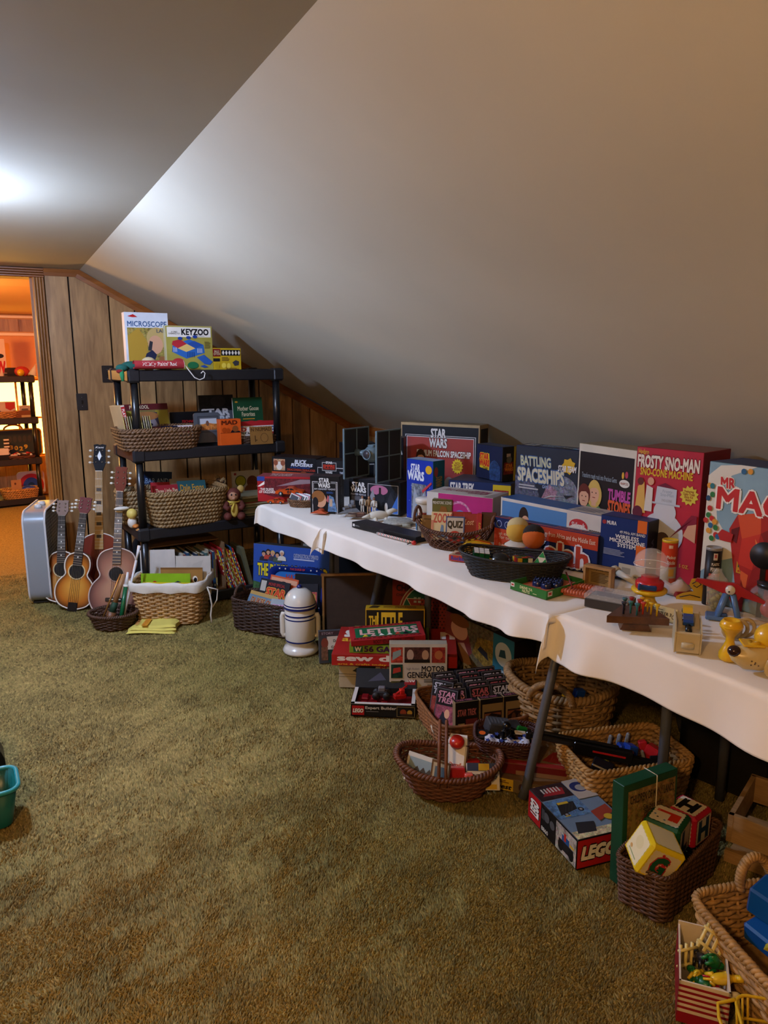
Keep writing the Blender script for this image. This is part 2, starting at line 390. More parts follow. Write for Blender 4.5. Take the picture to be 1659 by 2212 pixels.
carpet()
# ceilings
def sheet(name, pts, m, div=1):
    b = MB(); b.add(pts, [tuple(range(len(pts)))], m); return struct(b.build(name))
def wavy(name, p00, p10, p01, p11, nx, ny, amp, seed, m):
    p00, p10, p01, p11 = map(Vector, (p00, p10, p01, p11)); n = (p10-p00).cross(p01-p00).normalized(); b = MB(); vs = []
    r = random.Random(seed); W = [(r.uniform(1, 7), r.uniform(1, 7), r.uniform(0, 6)) for _ in range(6)]
    for j in range(ny+1):
        for i in range(nx+1):
            s, t = i/nx, j/ny; e = min(1, 8*min(s, 1-s)); p = p00*(1-s)*(1-t)+p10*s*(1-t)+p01*(1-s)*t+p11*s*t
            vs.append(p+n*amp*e*sum(math.sin(a*3*s+c*3*t+d) for a, c, d in W)/3)
    fs = [(j*(nx+1)+i, j*(nx+1)+i+1, (j+1)*(nx+1)+i+1, (j+1)*(nx+1)+i) for j in range(ny) for i in range(nx)]
    b.add(vs, fs, m, True); return struct(b.build(name))
wavy('ceiling', (XL, YN, ZC), (XR, YN, ZC), (XL, YW, ZC), (XR, YW, ZC), 10, 30, .003, 2, M_CEIL)
wavy('wall_slope_right', (XR, YN, ZC), (XK+.02, YN, ZK-.011), (XR, YW, ZC), (XK+.02, YW, ZK-.011), 24, 40, .006, 5, M_CEIL)
sheet('wall_slope_left', [(XL, YN, ZC), (XL, YW, ZC), (XKL, YW, ZK), (XKL, YN, ZK)], M_CEIL)
sheet('wall_near', [(XKL, YN, 0), (XK, YN, 0), (XK, YN, ZK), (XR, YN, ZC), (XL, YN, ZC), (XKL, YN, ZK)], mat('#b8ac98', .7))
sheet('wall_left', [(XKL, YN, 0), (XKL, YN, ZK), (XKL, YW, ZK), (XKL, YW, 0)], mat('#b8ac98', .7))
# far wall: backing with the doorway cut out, panels as single pieces
DX0, DX1, DZ = -.56, .250, 2.055
wb = MB(); wb.box((1.48, YW+.06, .53), (2.3, .08, 1.06), M_GROOVE)
wb.add([(DX1, YW+.02, 0), (DX1, YW+.02, ZC), (XR, YW+.02, ZC), (XK, YW+.02, ZK), (XK, YW+.02, 0)], [(0, 1, 2, 3, 4)], M_GROOVE)
wb.add([(XKL, YW+.02, 0), (DX0, YW+.02, 0), (DX0, YW+.02, ZC), (XL, YW+.02, ZC), (XKL, YW+.02, ZK)], [(0, 1, 2, 3, 4)], M_GROOVE)
wb.add([(DX0, YW+.02, DZ), (DX1, YW+.02, DZ), (DX1, YW+.02, ZC), (DX0, YW+.02, ZC)], [(0, 1, 2, 3)], M_GROOVE)
wall = struct(wb.build('wall_back'))
GR = [.322, .475, .730, .903, 1.02, 1.22, 1.32, 1.52, 1.63, 1.81, 1.93, 2.085, 2.235, 2.47, 2.60]
for a, b in zip(GR, GR[1:]):
    g = .0055; p = MB(); a1, b1 = a+g, b-g
    pts = [(a1, 0), (b1, 0), (b1, roof(b1))] + ([(XR, ZC)] if a1 < XR < b1 else []) + [(a1, roof(a1))]
    p.prism(pts, YW-.006, YW+.018, M_PANEL); p.build('panel', wall)
p = MB(); p.prism([(XKL, 0), (DX0-.08, 0), (DX0-.08, ZC), (XL, ZC), (XKL, ZK)], YW-.006, YW+.018, M_PANEL); p.build('panel', wall)
# crown trims along the far wall and the knee wall
def strip(name, a, b, wd, th, m, nrm):
    a, b, nrm = Vector(a), Vector(b), Vector(nrm); t = (b-a).normalized(); s = nrm.cross(t).normalized()
    if s.z > 0: s = -s
    q = MB(); vs = []
    for p in (a, b):
        for i, j in ((0, 0), (wd, 0), (wd, th), (wd*.55, th*1.35), (0, th)): vs.append(p+s*i+nrm*j)
    q.add(vs, [(0, 1, 2, 3, 4), (9, 8, 7, 6, 5)]+[(i, (i+1) % 5, 5+(i+1) % 5, 5+i) for i in range(5)], m); return struct(q.build(name))
strip('trim_1', (.322, YW-.006, ZC-.002), (XR, YW-.006, ZC-.002), .048, .014, M_TRIMX, (0, -1, 0))
strip('trim_2', (XR-.004, YW-.006, ZC-.002), (XK, YW-.006, ZK-.002), .058, .014, M_TRIMX, (0, -1, 0))
# knee wall
kb = MB(); kb.add([(XK+.02, YN, 0), (XK+.02, YW, 0), (XK+.02, YW, ZK), (XK+.02, YN, ZK)], [(0, 1, 2, 3)], M_GROOVE); wr = struct(kb.build('wall_right'))
y = YW-.002
for i, st in enumerate([.30, .12, .22, .16, .26, .14]*5):
    if y-st < YN: break
    p = MB(); p.box((XK+.008, y-st/2, ZK/2), (.024, st-.010, ZK), M_PANEL); p.build('panel', wr); y -= st
strip('trim_3', (XK-.004, YW, ZK-.004), (XK-.004, YN, ZK-.004), .07, .014, wood('#a8662a', '#7a4418', 7, (6, .6, 6), .35), (-1, 0, 0))
# door casing, fluted
def casing(name, x0, x1, z0, z1, horiz=False):
    q = MB(); n = 4; W = (z1-z0) if horiz else (x1-x0); L = (x1-x0) if horiz else (z1-z0); yb = YW-.006
    prof = [(0, 0), (0, .016)]
    for i in range(n):
        c = W*(i+.5)/n; e = W/n*.42; prof += [(c-e, .017), (c-e*.55, .024), (c+e*.55, .024), (c+e, .017), (c+e*1.1, .012)]
    prof += [(W, .012), (W, 0)]
    vs = []
    for t in (0, 1):
        for a, b in prof: vs.append((x0+t*L, yb-b, z0+a) if horiz else (x0+a, yb-b, z0+t*L))
    k = len(prof); q.add(vs, [(i, i+1, k+i+1, k+i) for i in range(k-1)]+[tuple(range(k)), tuple(range(2*k-1, k-1, -1))], M_TRIMX if horiz else M_TRIM)
    return q.build(name)
dr = thing('door_1', 'wooden doorway with fluted casing', 'door', (DX0, YW, 0)); del dr['category'], dr['label']; struct(dr)
def intodoor(o): o.parent = dr; o.matrix_parent_inverse = Matrix.Translation((-DX0, -YW, 0)); return o
intodoor(casing('casing', DX1, .322, 0, DZ)); intodoor(casing('casing', DX0-.072, DX0, 0, DZ)); intodoor(casing('head_casing', DX0-.072, .322, DZ, ZC-.003, True))
for x in (DX1, DX0):
    q = MB(); q.box((x+(.011 if x > 0 else -.011), YW+.075, DZ/2), (.022, .17, DZ), M_TRIM); q.box((x-(.008 if x > 0 else -.008), YW+.06, DZ/2), (.016, .03, DZ), M_TRIM); intodoor(q.build('jamb'))
q = MB(); q.box(((DX0+DX1)/2, YW+.075, DZ+.011), (DX1-DX0, .17, .022), M_TRIMX); intodoor(q.build('head_jamb'))
# ---------------- next room, seen through the doorway
YB = 9.3
M_NW = mat('#d88a4a', .6, var=.08, scale=3)
wn = MB(); wn.add([(-3.3, YB, 0), (2.6, YB, 0), (2.6, YB, 2.3), (-3.3, YB, 2.3)], [(0, 1, 2, 3)], M_NW); wn = struct(wn.build('wall_next_room'))
for i in range(9):
    q = MB(); q.box((-1.25+i*.22, YB-.008, .22), (.214, .016, .44), M_PANEL); q.build('panel', wn)
sheet('ceiling_next_room', [(-3.3, YW+.1, 2.12), (2.6, YW+.1, 2.12), (2.6, 7.2, 2.12), (-3.3, 7.2, 2.12)], mat('#c9a070', .7))
sheet('wall_slope_next_room', [(-3.3, 7.2, 2.12), (2.6, 7.2, 2.12), (2.6, YB, 2.0), (-3.3, YB, 2.0)], mat('#c99a6a', .7))
sheet('wall_next_room_right', [(.62, YW+.1, 0), (.62, YB, 0), (.62, YB, 2.2), (.62, YW+.1, 2.2)], M_NW)
for i, (z, h_, c) in enumerate(((1.975, .03, '#e8c8b0'), (1.79, .035, '#e8c8b0'))):
    q = MB(); q.box((-.5, YB-.03, z), (2.2, .06, h_), mat(c, .5), bev=.006); struct(q.build('trim_%d' % (4+i)))
for i in range(7):
    q = MB(); q.box((-1.2+i*.26, YB-.012, 1.885), (.25, .02, .13), wood('#b08050', '#70401c', 6, (8, 8, .6))); q.build('panel', wn)
wi = thing('window_1', 'x', 'window', (-.05, YB-.03, .47)); del wi['label'], wi['category']; struct(wi)
for i in range(4):
    for j in range(2):
        q = MB(); q.box((-.56+i*.30, 0, .2+j*.42), (.28, .012, .40), emit('#ffd050', 9)); q.build('pane', wi)
q = MB()
for i in range(5): q.box((-.71+i*.30, -.008, .41), (.022, .03, .84), mat('#e0a040', .5))
for j in range(3): q.box((-.11, -.008, -.01+j*.42), (1.22, .03, .022), mat('#e0a040', .5))
q.build('window_frame', wi)
# ---------------- lamps
def globe_lamp(label, loc, col, strength):
    t = thing('ceiling_lamp', label, 'lamp', loc)
    q = MB(); q.lathe([(.001, 0), (.075, 0), (.075, -.018), (.055, -.03), (.03, -.034)], plast('#e6e2d6'), 20); q.build('canopy', t)
    q = MB(); q.ball((0, 0, -.095), .065, emit(col, strength), 20); q.build('globe', t)
globe_lamp('bare white globe lamp on the flat ceiling near the doorway', (-.38, 3.2, ZC-.004), '#bcd2ff', LAMP_COOL)
globe_lamp('warm globe lamp on the flat ceiling behind the camera', (-.75, -.1, ZC-.004), '#ffc47e', LAMP_WARM)
ld = bpy.data.lights.new('next_room_lamp', 'POINT'); ld.energy = LAMP_NEXT; ld.color = (1, .50, .14); ld.shadow_soft_size = .12
lo = bpy.data.objects.new('next_room_lamp', ld); COL.objects.link(lo); lo.location = (-.75, 6.9, 1.75)
# switch plates on the far wall
def plate(label, c, w_, h_):
    t = thing('wall_plate', label, 'switch', (c.x, YW-.006, c.z))
    q = MB(); q.prism(rrect(w_, h_, .006), -.007, 0, plast('#141012', .35)); q.build('cover', t)
    q = MB(); q.box((0, -.011, 0), (.011, .014, .024), plast('#0c0a0a'), bev=.002); q.build('toggle', t)
    for s in (-1, 1): q = MB(); q.cyl((0, -.007, s*.032), (0, -.0085, s*.032), .0035, mat('silver', .3, 1), 8); q.build('screw', t)
plate('black switch plate alone on the bare wood panel', UY(177, 868, YW), .072, .118)
plate('black wall plate partly behind the top left shelf corner', UY(232, 808, YW), .075, .12)
# ================================================================ tables, cloths, shelving
TZ = .74
M_CLOTH = mat('#e6e0d4', .8, var=.03, scale=5, bump=.003, sheen=.2)
M_LEG = mat('#55585e', .38, .3)
def cloth(name, label, L, W, loc, rz, front, end0, end1, back=.12, seed=1, zt=.0, wave=.012, nx=90, ny=60, folds=()):
    """cloth on a table top; local x along the length (0..L), y across (0 = front .. W)"""
    r = random.Random(seed); ph = [r.uniform(0, 6.28) for _ in range(8)]; b = MB(); vs = []
    def axis(lo, hi, over0, over1, n):
        return [lo-over0+(hi-lo+over0+over1)*i/n for i in range(n+1)]
    xs = axis(0, L, end0, end1, nx); ys = sorted(set(axis(0, W, 0, back, ny//2)+[-front*i/(ny//2) for i in range(1, ny//2+1)]))
    rr = .014
    def drop(d):      # rounded edge: outward, down
        if d <= 0: return 0., 0.
        q = min(d/rr, math.pi/2); o = rr*math.sin(q); z = rr*(1-math.cos(q)); rest = d-rr*math.pi/2
        return (o, z) if rest <= 0 else (rr, rr+rest)
    for y in ys:
        for x in xs:
            dx = max(0, -x) if x < 0 else max(0, x-L); sx = -1 if x < 0 else 1
            dy = max(0, -y) if y < 0 else max(0, y-W); sy = -1 if y < 0 else 1
            cx = min(max(x, 0), L); cy = min(max(y, 0), W)
            if dx > 0 and dy > 0:      # hanging corner
                d = math.hypot(dx, dy); o, z = drop(d*.96); k = d
                cx += sx*(o+.10*dx); cy += sy*(o+.30*dx+.12*dy+.02*math.sin(20*dx)); zz = -z
                cy += -.03*math.sin(3.1*dx/max(end0, .05))*sy*0
            else:
                ox, zx = drop(dx); oy, zy = drop(dy); cx += sx*ox; cy += sy*oy; zz = -(zx+zy)
                if dy > 0:
                    a = min(1, dy/max(front, .01)); cy += sy*a*(wave*(math.sin(7*x+ph[0])+.7*math.sin(17*x+ph[1])+.4*math.sin(31*x+ph[2]))+wave*.9)
                    zz += a*.006*math.sin(9*x+ph[3])
                    for fx, fw, fa in folds: cy += sy*a*fa*math.exp(-((x-fx)/fw)**2)
                if dx > 0:
                    a = min(1, dx/max(end0, .01)); cx += sx*a*(wave*math.sin(11*y+ph[4])+wave)
            if dx == 0 and dy == 0:
                zz += .0035*max(0, math.sin(5*x+3*y+ph[5])*math.sin(9*x-6*y+ph[6]))*min(1, 12*min(cy, W-cy, .09))
            vs.append((cx, cy, zz))
    n = len(xs); fs = [(j*n+i, j*n+i+1, (j+1)*n+i+1, (j+1)*n+i) for j in range(len(ys)-1) for i in range(n-1)]
    b.add(vs, fs, M_CLOTH, True); o = b.build(name); o.location = (loc[0], loc[1], TZ+.002+zt); o.rotation_euler.z = rz
    md = o.modifiers.new('thickness', 'SOLIDIFY'); md.thickness = .0015; md.offset = -1
    return tag(o, label, 'tablecloth')
def table(label, L, W, loc, rz, simple=False, straight=False):
    t = thing('folding_table', label, 'table', (loc[0], loc[1], 0), rz)
    q = MB(); q.box((L/2, W/2, TZ-.022), (L, W, .040), mat('#b8b4a8', .6), bev=.008); q.build('tabletop', t)
    ends = (.16, L-.16) if not simple else (.06, L-.06)
    for i, x in enumerate(ends):
        st_ = straight or (i == 0 and not simple); bent = simple and i == 1; x = .50 if bent else x
        for s in (-1, 1):
            q = MB(); yt = W/2+s*(W/2-.25); yf = W/2+s*(W/2-.09)
            if bent: q.tube([(x, W/2-s*.12, TZ-.045), (x, W/2-s*.12, TZ-.26), (x-.01, W/2-s*.14, TZ-.32), (x-.05, W/2-s*.22, .001)], .0165, M_LEG, 12)
            elif simple: q.cyl((x, W/2+s*(W/2-.38), 0), (x, W/2+s*(W/2-.38), TZ-.045), .014, M_LEG, 10)
            elif st_: q.cyl((x, yt-s*(.06 if straight else .22), 0), (x, yt-s*(.06 if straight else .22), TZ-.045), .0165, M_LEG, 12)
            else:
                q.tube([(x, yt, TZ-.045), (x, yt, TZ-.18), (x, yt+s*.008, TZ-.22), (x, yt+s*.03, TZ-.26), (x, yf-s*.02, .05), (x, yf, .001)], .0165, M_LEG, 12)
            q.build('leg', t)
        q = MB(); q.cyl((x, W/2-(W/2-.25), TZ-.16), (x, W/2+(W/2-.25), TZ-.16), .011, M_LEG, 8); q.build('crossbar', t)
    return t
def along(p, ang):  return math.atan2(0, 1)
# local +x runs towards the camera (-Y), local +y towards the knee wall
def tpose(x, y, deg): return (x, y), R_(-90+deg)
T1, A1 = tpose(1.205, 3.80, 5.0); T2, A2 = tpose(1.275, 3.09, 6.0); T3, A3 = tpose(1.455, 1.655, 5.0)
table('folding table at the far end under the short white cloth', .72, 1.16, T1, A1, simple=True)
table('long folding table in the middle under a white cloth', 1.40, 1.08, T2, A2)
table('nearest folding table under the cream lit white cloth', 1.7, .95, T3, A3, straight=True)
cloth('tablecloth', 'short white cloth on the far table beside the shelving', .74, 1.16, T1, A1, .115, .035, .02, seed=3, wave=.006)
cloth('tablecloth', 'white cloth on the middle table with a dangling far corner', 1.42, 1.08, T2, A2, .105, .10, .03, seed=4, zt=.006, wave=.010, folds=((1.30, .06, .05), (1.1, .05, .02)))
cloth('tablecloth', 'white cloth on the nearest table with a drooping folded corner', 1.7, .95, T3, A3, .15, .14, .02, seed=9, zt=.012, wave=.010, folds=((.12, .07, .05),))
# ---- black plastic shelving
def shelf_unit(label, fl, fr, depth, levels, rim=.065, group=None):
    A, B = Vector(fl), Vector(fr); D = B-A; Wd = D.length; t = thing('shelving_unit', label, 'shelf', (A.x, A.y, 0), math.atan2(D.y, D.x))
    for z in levels:
        q = MB(); q.box((Wd/2, depth/2, z-.008), (Wd-.03, depth-.03, .012), M_SHELF)
        for (cx, cy, sx, sy) in ((Wd/2, .012, Wd-.06, .024), (Wd/2, depth-.012, Wd-.06, .024), (.012, depth/2, .024, depth-.06), (Wd-.012, depth/2, .024, depth-.06)):
            q.box((cx, cy, z-rim/2+.006), (sx, sy, rim), M_SHELF, bev=.006)
        for i in range(9): q.box((Wd*(i+.5)/9, depth/2, z-.02), (.008, depth-.05, .014), M_SHELF)
        s = q.build('shelf', t)
        for cx in (.032, Wd-.032):
            for cy in (.032, depth-.032):
                c = MB(); c.box((cx, cy, z-rim/2+.006), (.075, .075, rim+.014), M_SHELF, bev=.012); c.build('corner_socket', s)
    for cx in (.036, Wd-.036):
        for cy in (.036, depth-.036):
            for z0, z1 in zip(levels, levels[1:]):
                c = MB(); c.tube([(cx, cy, z0), (cx, cy, z1-rim+.01)], [.024, .022], mat('#141416', .3), 14); c.build('post', t)
    return t
SHA, SHB = Vector((.645, 4.45, 0)), Vector((1.60, 4.55, 0)); SHW = (SHB-SHA).length; SHR = math.atan2(SHB.y-SHA.y, SHB.x-SHA.x)
LV = [.065, .515, .985, 1.445]
shelf_unit('black plastic shelving unit full of toys and books beside the guitars', SHA, SHB, .46, LV)
def SH(u, v, k): 
    """point on shelf k: u along the front 0..SHW, v depth"""
    return Vector((SHA.x+u*math.cos(SHR)-v*math.sin(SHR), SHA.y+u*math.sin(SHR)+v*math.cos(SHR), LV[k]+.0))
# ================================================================ baskets
def outline(a, b, e, n):
    """superellipse, evenly resampled"""
    P = []
    for i in range(400):
        t = 2*math.pi*i/400; c, s = math.cos(t), math.sin(t)
        P.append((a*math.copysign(abs(c)**(2/e), c), b*math.copysign(abs(s)**(2/e), s)))
    L = [0]
    for i in range(400): L.append(L[-1]+math.dist(P[i], P[(i+1) % 400]))
    out = []; k = 0
    for j in range(n):
        d = L[-1]*j/n
        while L[k+1] < d: k += 1
        f = (d-L[k])/max(1e-9, L[k+1]-L[k]); p, q = P[k], P[(k+1) % 400]; out.append((p[0]+(q[0]-p[0])*f, p[1]+(q[1]-p[1])*f))
    return out
def wick(c, v=.35, rough=.6): return mat(c, rough, var=v, scale=45, bump=.0015)
def rope(m, path, r, mt, strands=2, turns=20, n=6, closed=False, sub=8):
    P = [Vector(p) for p in path]; N = len(P)
    L = []; segs = N if closed else N-1
    for i in range(segs): L.append((P[(i+1) % N]-P[i]).length)
    tot = sum(L); K_ = turns*sub; pts = []
    for j in range(K_ if closed else K_+1):
        d = tot*j/K_; i = 0
        while i < segs-1 and d > L[i]: d -= L[i]; i += 1
        a, b = P[i], P[(i+1) % N]; f = min(1, d/max(1e-9, L[i])); pts.append((a.lerp(b, f), (b-a).normalized()))
    for s in range(strands):
        q = []
        for j, (p, t) in enumerate(pts):
            u = t.cross(Vector((0, 0, 1))); u = u.normalized() if u.length > .1 else Vector((1, 0, 0)); v = u.cross(t)
            ph = 2*math.pi*(j/sub+s/strands); q.append(p+(u*math.cos(ph)+v*math.sin(ph))*r*.55)
        m.tube(q, r*.62, mt, n, closed)
def basket(name, label, a, b, h, loc, rz=0., e=2.6, s0=.8, rows=12, stakes=22, col='brown', rimcol=None, tilt=(0, 0), braid=False, rim=.012, flare=1., amp=None, spb=6, dip=None, rimrope=True):
    """woven basket: base, stakes, weave, rim; a, b half sizes at the top"""
    t = thing(name, label, 'basket', loc, rz); t.rotation_euler = (tilt[0], tilt[1], rz)
    mw = wick(col); pit = h/rows; r = pit*(.56 if not braid else .40); amp = amp or r*.9; n = stakes*spb
    def prof(z): return s0+(1-s0)*(z/h)**flare
    def dz(px, py): return 0 if not dip else dip(px/a, py/b)
    W = MB(); O = outline(1, 1, e, n) if False else None
    base_out = outline(a, b, e, n)
    nr = []
    for i in range(n):
        p, q = base_out[i-1], base_out[(i+1) % n]; d = Vector((q[1]-p[1], p[0]-q[0])); nr.append(d.normalized())
    for j in range(rows):
        z = pit*(j+.5); k = prof(z)
        if braid:
            for s in (0, 1):
                path = []
                for i in range(n):
                    ph = 2*math.pi*i/spb+math.pi*s+j*.9; x, y = base_out[i]; o = amp*.75*math.cos(ph)
                    path.append((x*k+nr[i].x*o, y*k+nr[i].y*o, z+dz(x, y)*z/h+amp*.62*math.sin(ph)))
                W.tube(path, r, mw, 5, True)
        else:
            path = []
            for i in range(n):
                ph = math.pi*(i/spb+j); x, y = base_out[i]; o = amp*math.sin(ph)
                path.append((x*k+nr[i].x*o, y*k+nr[i].y*o, z+dz(x, y)*z/h))
            W.tube(path, r, mw, 5, True)
    w = W.build('weave', t); w['kind'] = 'stuff'
    if not braid:
        S = MB()
        for i in range(stakes):
            x, y = base_out[int((i+.5)*spb) % n]
            S.tube([(x*prof(h*q), y*prof(h*q), h*q+dz(x, y)*q) for q in (0, .5, 1)], r*.8, mw, 5)
        s = S.build('stakes', t); s['kind'] = 'stuff'
    B = MB(); B.slab([(x*s0, y*s0) for x, y in base_out[::max(1, spb//2)]], 0, pit*.6, mw); B.build('base', t)
    Rm = MB(); rp = [(x, y, h+dz(x, y)) for x, y in base_out[::2]]
    if rimrope: rope(Rm, rp, rim, wick(rimcol or col), 2, max(20, int(stakes*1.5)), 6, True)
    else: Rm.tube(rp, rim, wick(rimcol or col), 8, True)
    Rm.build('rim', t)
    return t
def hoop(t, p0, p1, hgt, r, c, n=22, turns=26, strands=2, bow=(0, 0)):
    """bent handle from p0 to p1"""
    q = MB(); P = []
    for i in range(n+1):
        f = i/n; a = math.pi*f; P.append((p0[0]+(p1[0]-p0[0])*(.5-.5*math.cos(a))+bow[0]*math.sin(a), p0[1]+(p1[1]-p0[1])*(.5-.5*math.cos(a))+bow[1]*math.sin(a), p0[2]+(p1[2]-p0[2])*f+hgt*math.sin(a)))
    if turns: rope(q, P, r, wick(c), strands, turns)
    else:
        for k in range(strands): q.tube([(x, y, z) for x, y, z in P], r, wick(c), 7)
    return q.build('handle', t)
def book(name, label, w, h, th, loc, rot, col, art=None, spine=None, cat='book', group=None, pages=True, origin='base'):
    """book or magazine: cover faces -y, spine at -x; stands on its lower edge"""
    m = MB(); c = card(col); pg = mat('#cfc3a4', .8)
    if pages and th > .006:
        m.box((0, .0008, h/2), (w, .0016, h), c); m.box((0, th-.0008, h/2), (w, .0016, h), c); m.box((-w/2+.0008, th/2, h/2), (.0016, th, h), card(spine or col))
        m.box((-.001, th/2, h/2), (w-.006, th-.0034, h-.006), pg)
    else: m.box((0, th/2, h/2), (w, th, h), c)
    o = m.build(name); o.location = loc; o.rotation_euler = rot; tag(o, label, cat, group)
    if art: printing(o, *frame(w, th, h, 'front'), art)
    return o
ORD = ['first', 'second', 'third', 'fourth', 'fifth', 'sixth', 'seventh', 'eighth', 'ninth', 'tenth', 'eleventh', 'twelfth', 'thirteenth', 'fourteenth', 'fifteenth', 'sixteenth', 'seventeenth', 'eighteenth', 'nineteenth', 'twentieth', 'twenty first', 'twenty second', 'twenty third', 'twenty fourth', 'twenty fifth', 'twenty sixth', 'twenty seventh', 'twenty eighth']
def local(t, p):  # place of a local point of thing t in the world
    return Matrix.Translation(t.location) @ t.rotation_euler.to_matrix().to_4x4() @ Vector(p)
# ================================================================ top shelf
def shbox(name, label, px_, py_, k, w, h, d, cols, art=None, rz=0., cat='box', v=None, lean=0.):
    """box standing on shelf k, its front bottom left corner on the ray through the pixel"""
    A = U(px_, py_, LV[k]); c, s = math.cos(SHR+rz), math.sin(SHR+rz)
    return game_box(name, label, w, d, h, A+Vector((c*w/2, s*w/2, 0)), SHR+rz, cols, art, lean, cat)
def s_at(u, v, k, dz=0.): p = SH(u, v, k); p.z += dz; return p
game_box('microscope_box', 'tallest pale box on the top shelf picturing a child with a microscope', .25, .07, .335, s_at(.165, .16, 3), SHR-.06, dict(front='#ccd2d8', body='#c0c6cc'),
  {'front': [Rc(.05, .02, .97, .74, '~#8a7a3c'), Po([(.05, .02), (.05, .6), (.3, .74), (.5, .5), (.45, .02)], '#a8862e'), El(.72, .56, .24, .19, '#b49c62'), El(.68, .45, .17, .16, 'skin'), Po([(.4, .18), (.62, .14), (.7, .28), (.6, .36), (.46, .3)], '#1c2440'), Po([(.5, .36), (.58, .34), (.62, .5), (.55, .52)], '#2a2c34'),
   Rc(.75, .02, .97, .25, '#8a5a34'), Tx('MICROSCOPE', .06, .76, .96, .85, '#3a5c88', .02), Tx('LAB', .72, .66, .92, .72, '#384858'), Po([(.07, .93), (.2, .965), (.3, .92), (.18, .915)], 'red'), Tx('T/2', .32, .12, .48, .18, 'white', .03, .3)]})
game_box('zoo_toy_box', 'square olive box on the top shelf picturing a blue toy cage', .28, .075, .262, s_at(.395, .095, 3), SHR-.05, dict(front='#a39a45', body='#c0b890'),
  {'front': [Rc(.03, .75, .97, .97, 'white'), Tx('KEYZOO', .34, .80, .92, .93, 'ink', .05), Tx('A CHILD\nGUIDANCE TOY', .06, .81, .31, .88, 'ink', .01), Li(.55, .77, .92, .79, 1, 'grey'),
   Po([(.12, .42), (.42, .27), (.82, .4), (.8, .58), (.5, .7), (.14, .58)], '#2a66b4'), Po([(.12, .58), (.14, .66), (.3, .7), (.44, .6), (.24, .5)], '#b22a34'), Po([(.24, .5), (.44, .6), (.62, .5), (.42, .42)], '#e0c070'), Po([(.44, .6), (.6, .67), (.8, .58), (.62, .5)], '#2450a0'),
   [Rc(.44+i*.035, .3, .452+i*.035, .42, '#12306a') for i in range(5)], [Rc(.15+i*.03, .42, .162+i*.03, .52, '#d8d8e0') for i in range(3)], [Rc(.66+i*.03, .4, .672+i*.03, .5, '#d8d8e0') for i in range(4)],
   [El(c_, .72+.02*i, .05, .035, '#1c3f94') for i, c_ in enumerate((.3, .48, .62))], El(.24, .19, .13, .09, '#b22a34'), El(.55, .12, .12, .08, '#1d6a40'), Po([(.64, .3), (.8, .36), (.98, .2), (.92, .13), (.8, .15)], '#2a5aa8'), Po([(.7, .1), (.8, .13), (.88, .08), (.8, .06)], '#2450a0'), Li(.82, .5, .96, .66, 7, '#6a6230')]})
game_box('yellow_game_box', 'small yellow game box with diamond row beside the zoo box', .185, .09, .135, s_at(.625, .09, 3), SHR, dict(front='#c9a91e', body='#9a8418'),
  {'front': [Rc(.02, .62, .28, .96, 'dred'), Rc(.30, .66, .97, .92, 'ink'), [Po([(.33+i*.11, .79), (.375+i*.11, .9), (.42+i*.11, .79), (.375+i*.11, .68)], 'white') for i in range(6)], Tx('BALLS\nOF FUN', .04, .68, .26, .9, 'cream', .01), Rc(.02, .4, .25, .54, 'ink'), Li(.32, .42, .6, .6, 3, 'brown'),
   Po([(.68, .36), (.8, .46), (.92, .4), (.9, .24), (.76, .2)], '#3a3a40'), El(.38, .22, .08, .12, '#e8d050'), El(.55, .2, .07, .13, '#e8d050'), El(.15, .2, .08, .13, '#b89a20'), Li(.45, .04, .95, .12, 2, 'brown')]})
# toy fishing rod tube
P0 = s_at(.03, -.012, 3, .036); P1 = s_at(.315, -.014, 3, .030); t = thing('toy_fishing_rod', 'red cardboard tube with white lettering and a white wire hook', 'toy', P0, math.atan2(P1.y-P0.y, P1.x-P0.x)); L = (P1-P0).length
q = MB(); q.tube([(0, 0, 0), (L, 0, 0)], .024, card('#a8343a'), 20, cap=False); q.tube([(L-.002, 0, 0), (L+.0005, 0, 0)], .0245, mat('paper', .7), 20, cap=False); q.cyl((L-.02, 0, 0), (L-.019, 0, 0), .022, mat('dbrown'), 16); tb = q.build('tube', t)
vs, fs, x0, x1, y0, y1 = textmesh("Hillbilly Fishin' Rod", .02, 0)
q = MB(); q.add([(.045+(x-x0)/(x1-x0)*(L-.09), -.0246*math.cos(((y-y0)/(y1-y0)-.45)*1.2), .0246*math.sin(((y-y0)/(y1-y0)-.45)*1.2)) for x, y in vs], fs, ink('white')); q.build('lettering', tb)
q = MB(); P = [(L-.03, 0, -.004), (L+.01, -.01, -.008), (L+.03, -.02, -.04), (L+.055, -.025, -.075), (L+.085, -.025, -.088), (L+.112, -.025, -.078), (L+.120, -.025, -.05), (L+.108, -.025, -.038), (L+.095, -.025, -.05)]; q.tube(P, .0032, plast('#e8e6e0'), 8); q.build('wire_hook', t)
t = thing('plush_toy', 'green and cream felt toy slumped at the shelf corner', 'toy', s_at(.03, .05, 3)); q = MB(); q.ball((0, 0, .028), (.055, .045, .028), mat('#14564c', .9, var=.2)); q.ball((-.055, -.04, .018), (.035, .03, .022), mat('#14564c', .9)); q.build('body', t)
q = MB(); q.ball((.10, .0, .04), (.045, .04, .04), mat('#c8b890', .9)); q.ball((.115, -.022, .03), (.03, .022, .02), mat('#c87888', .9)); q.build('head', t); q = MB(); q.ball((-.07, -.06, -.0), (.02, .02, .012), mat('dred', .9)); q.tube([(-.06, -.055, .01), (-.062, -.08, -.02), (-.06, -.082, -.055)], [.012, .013, .008], mat('#1f7a4a', .9)); q.build('dangling_leg', t)
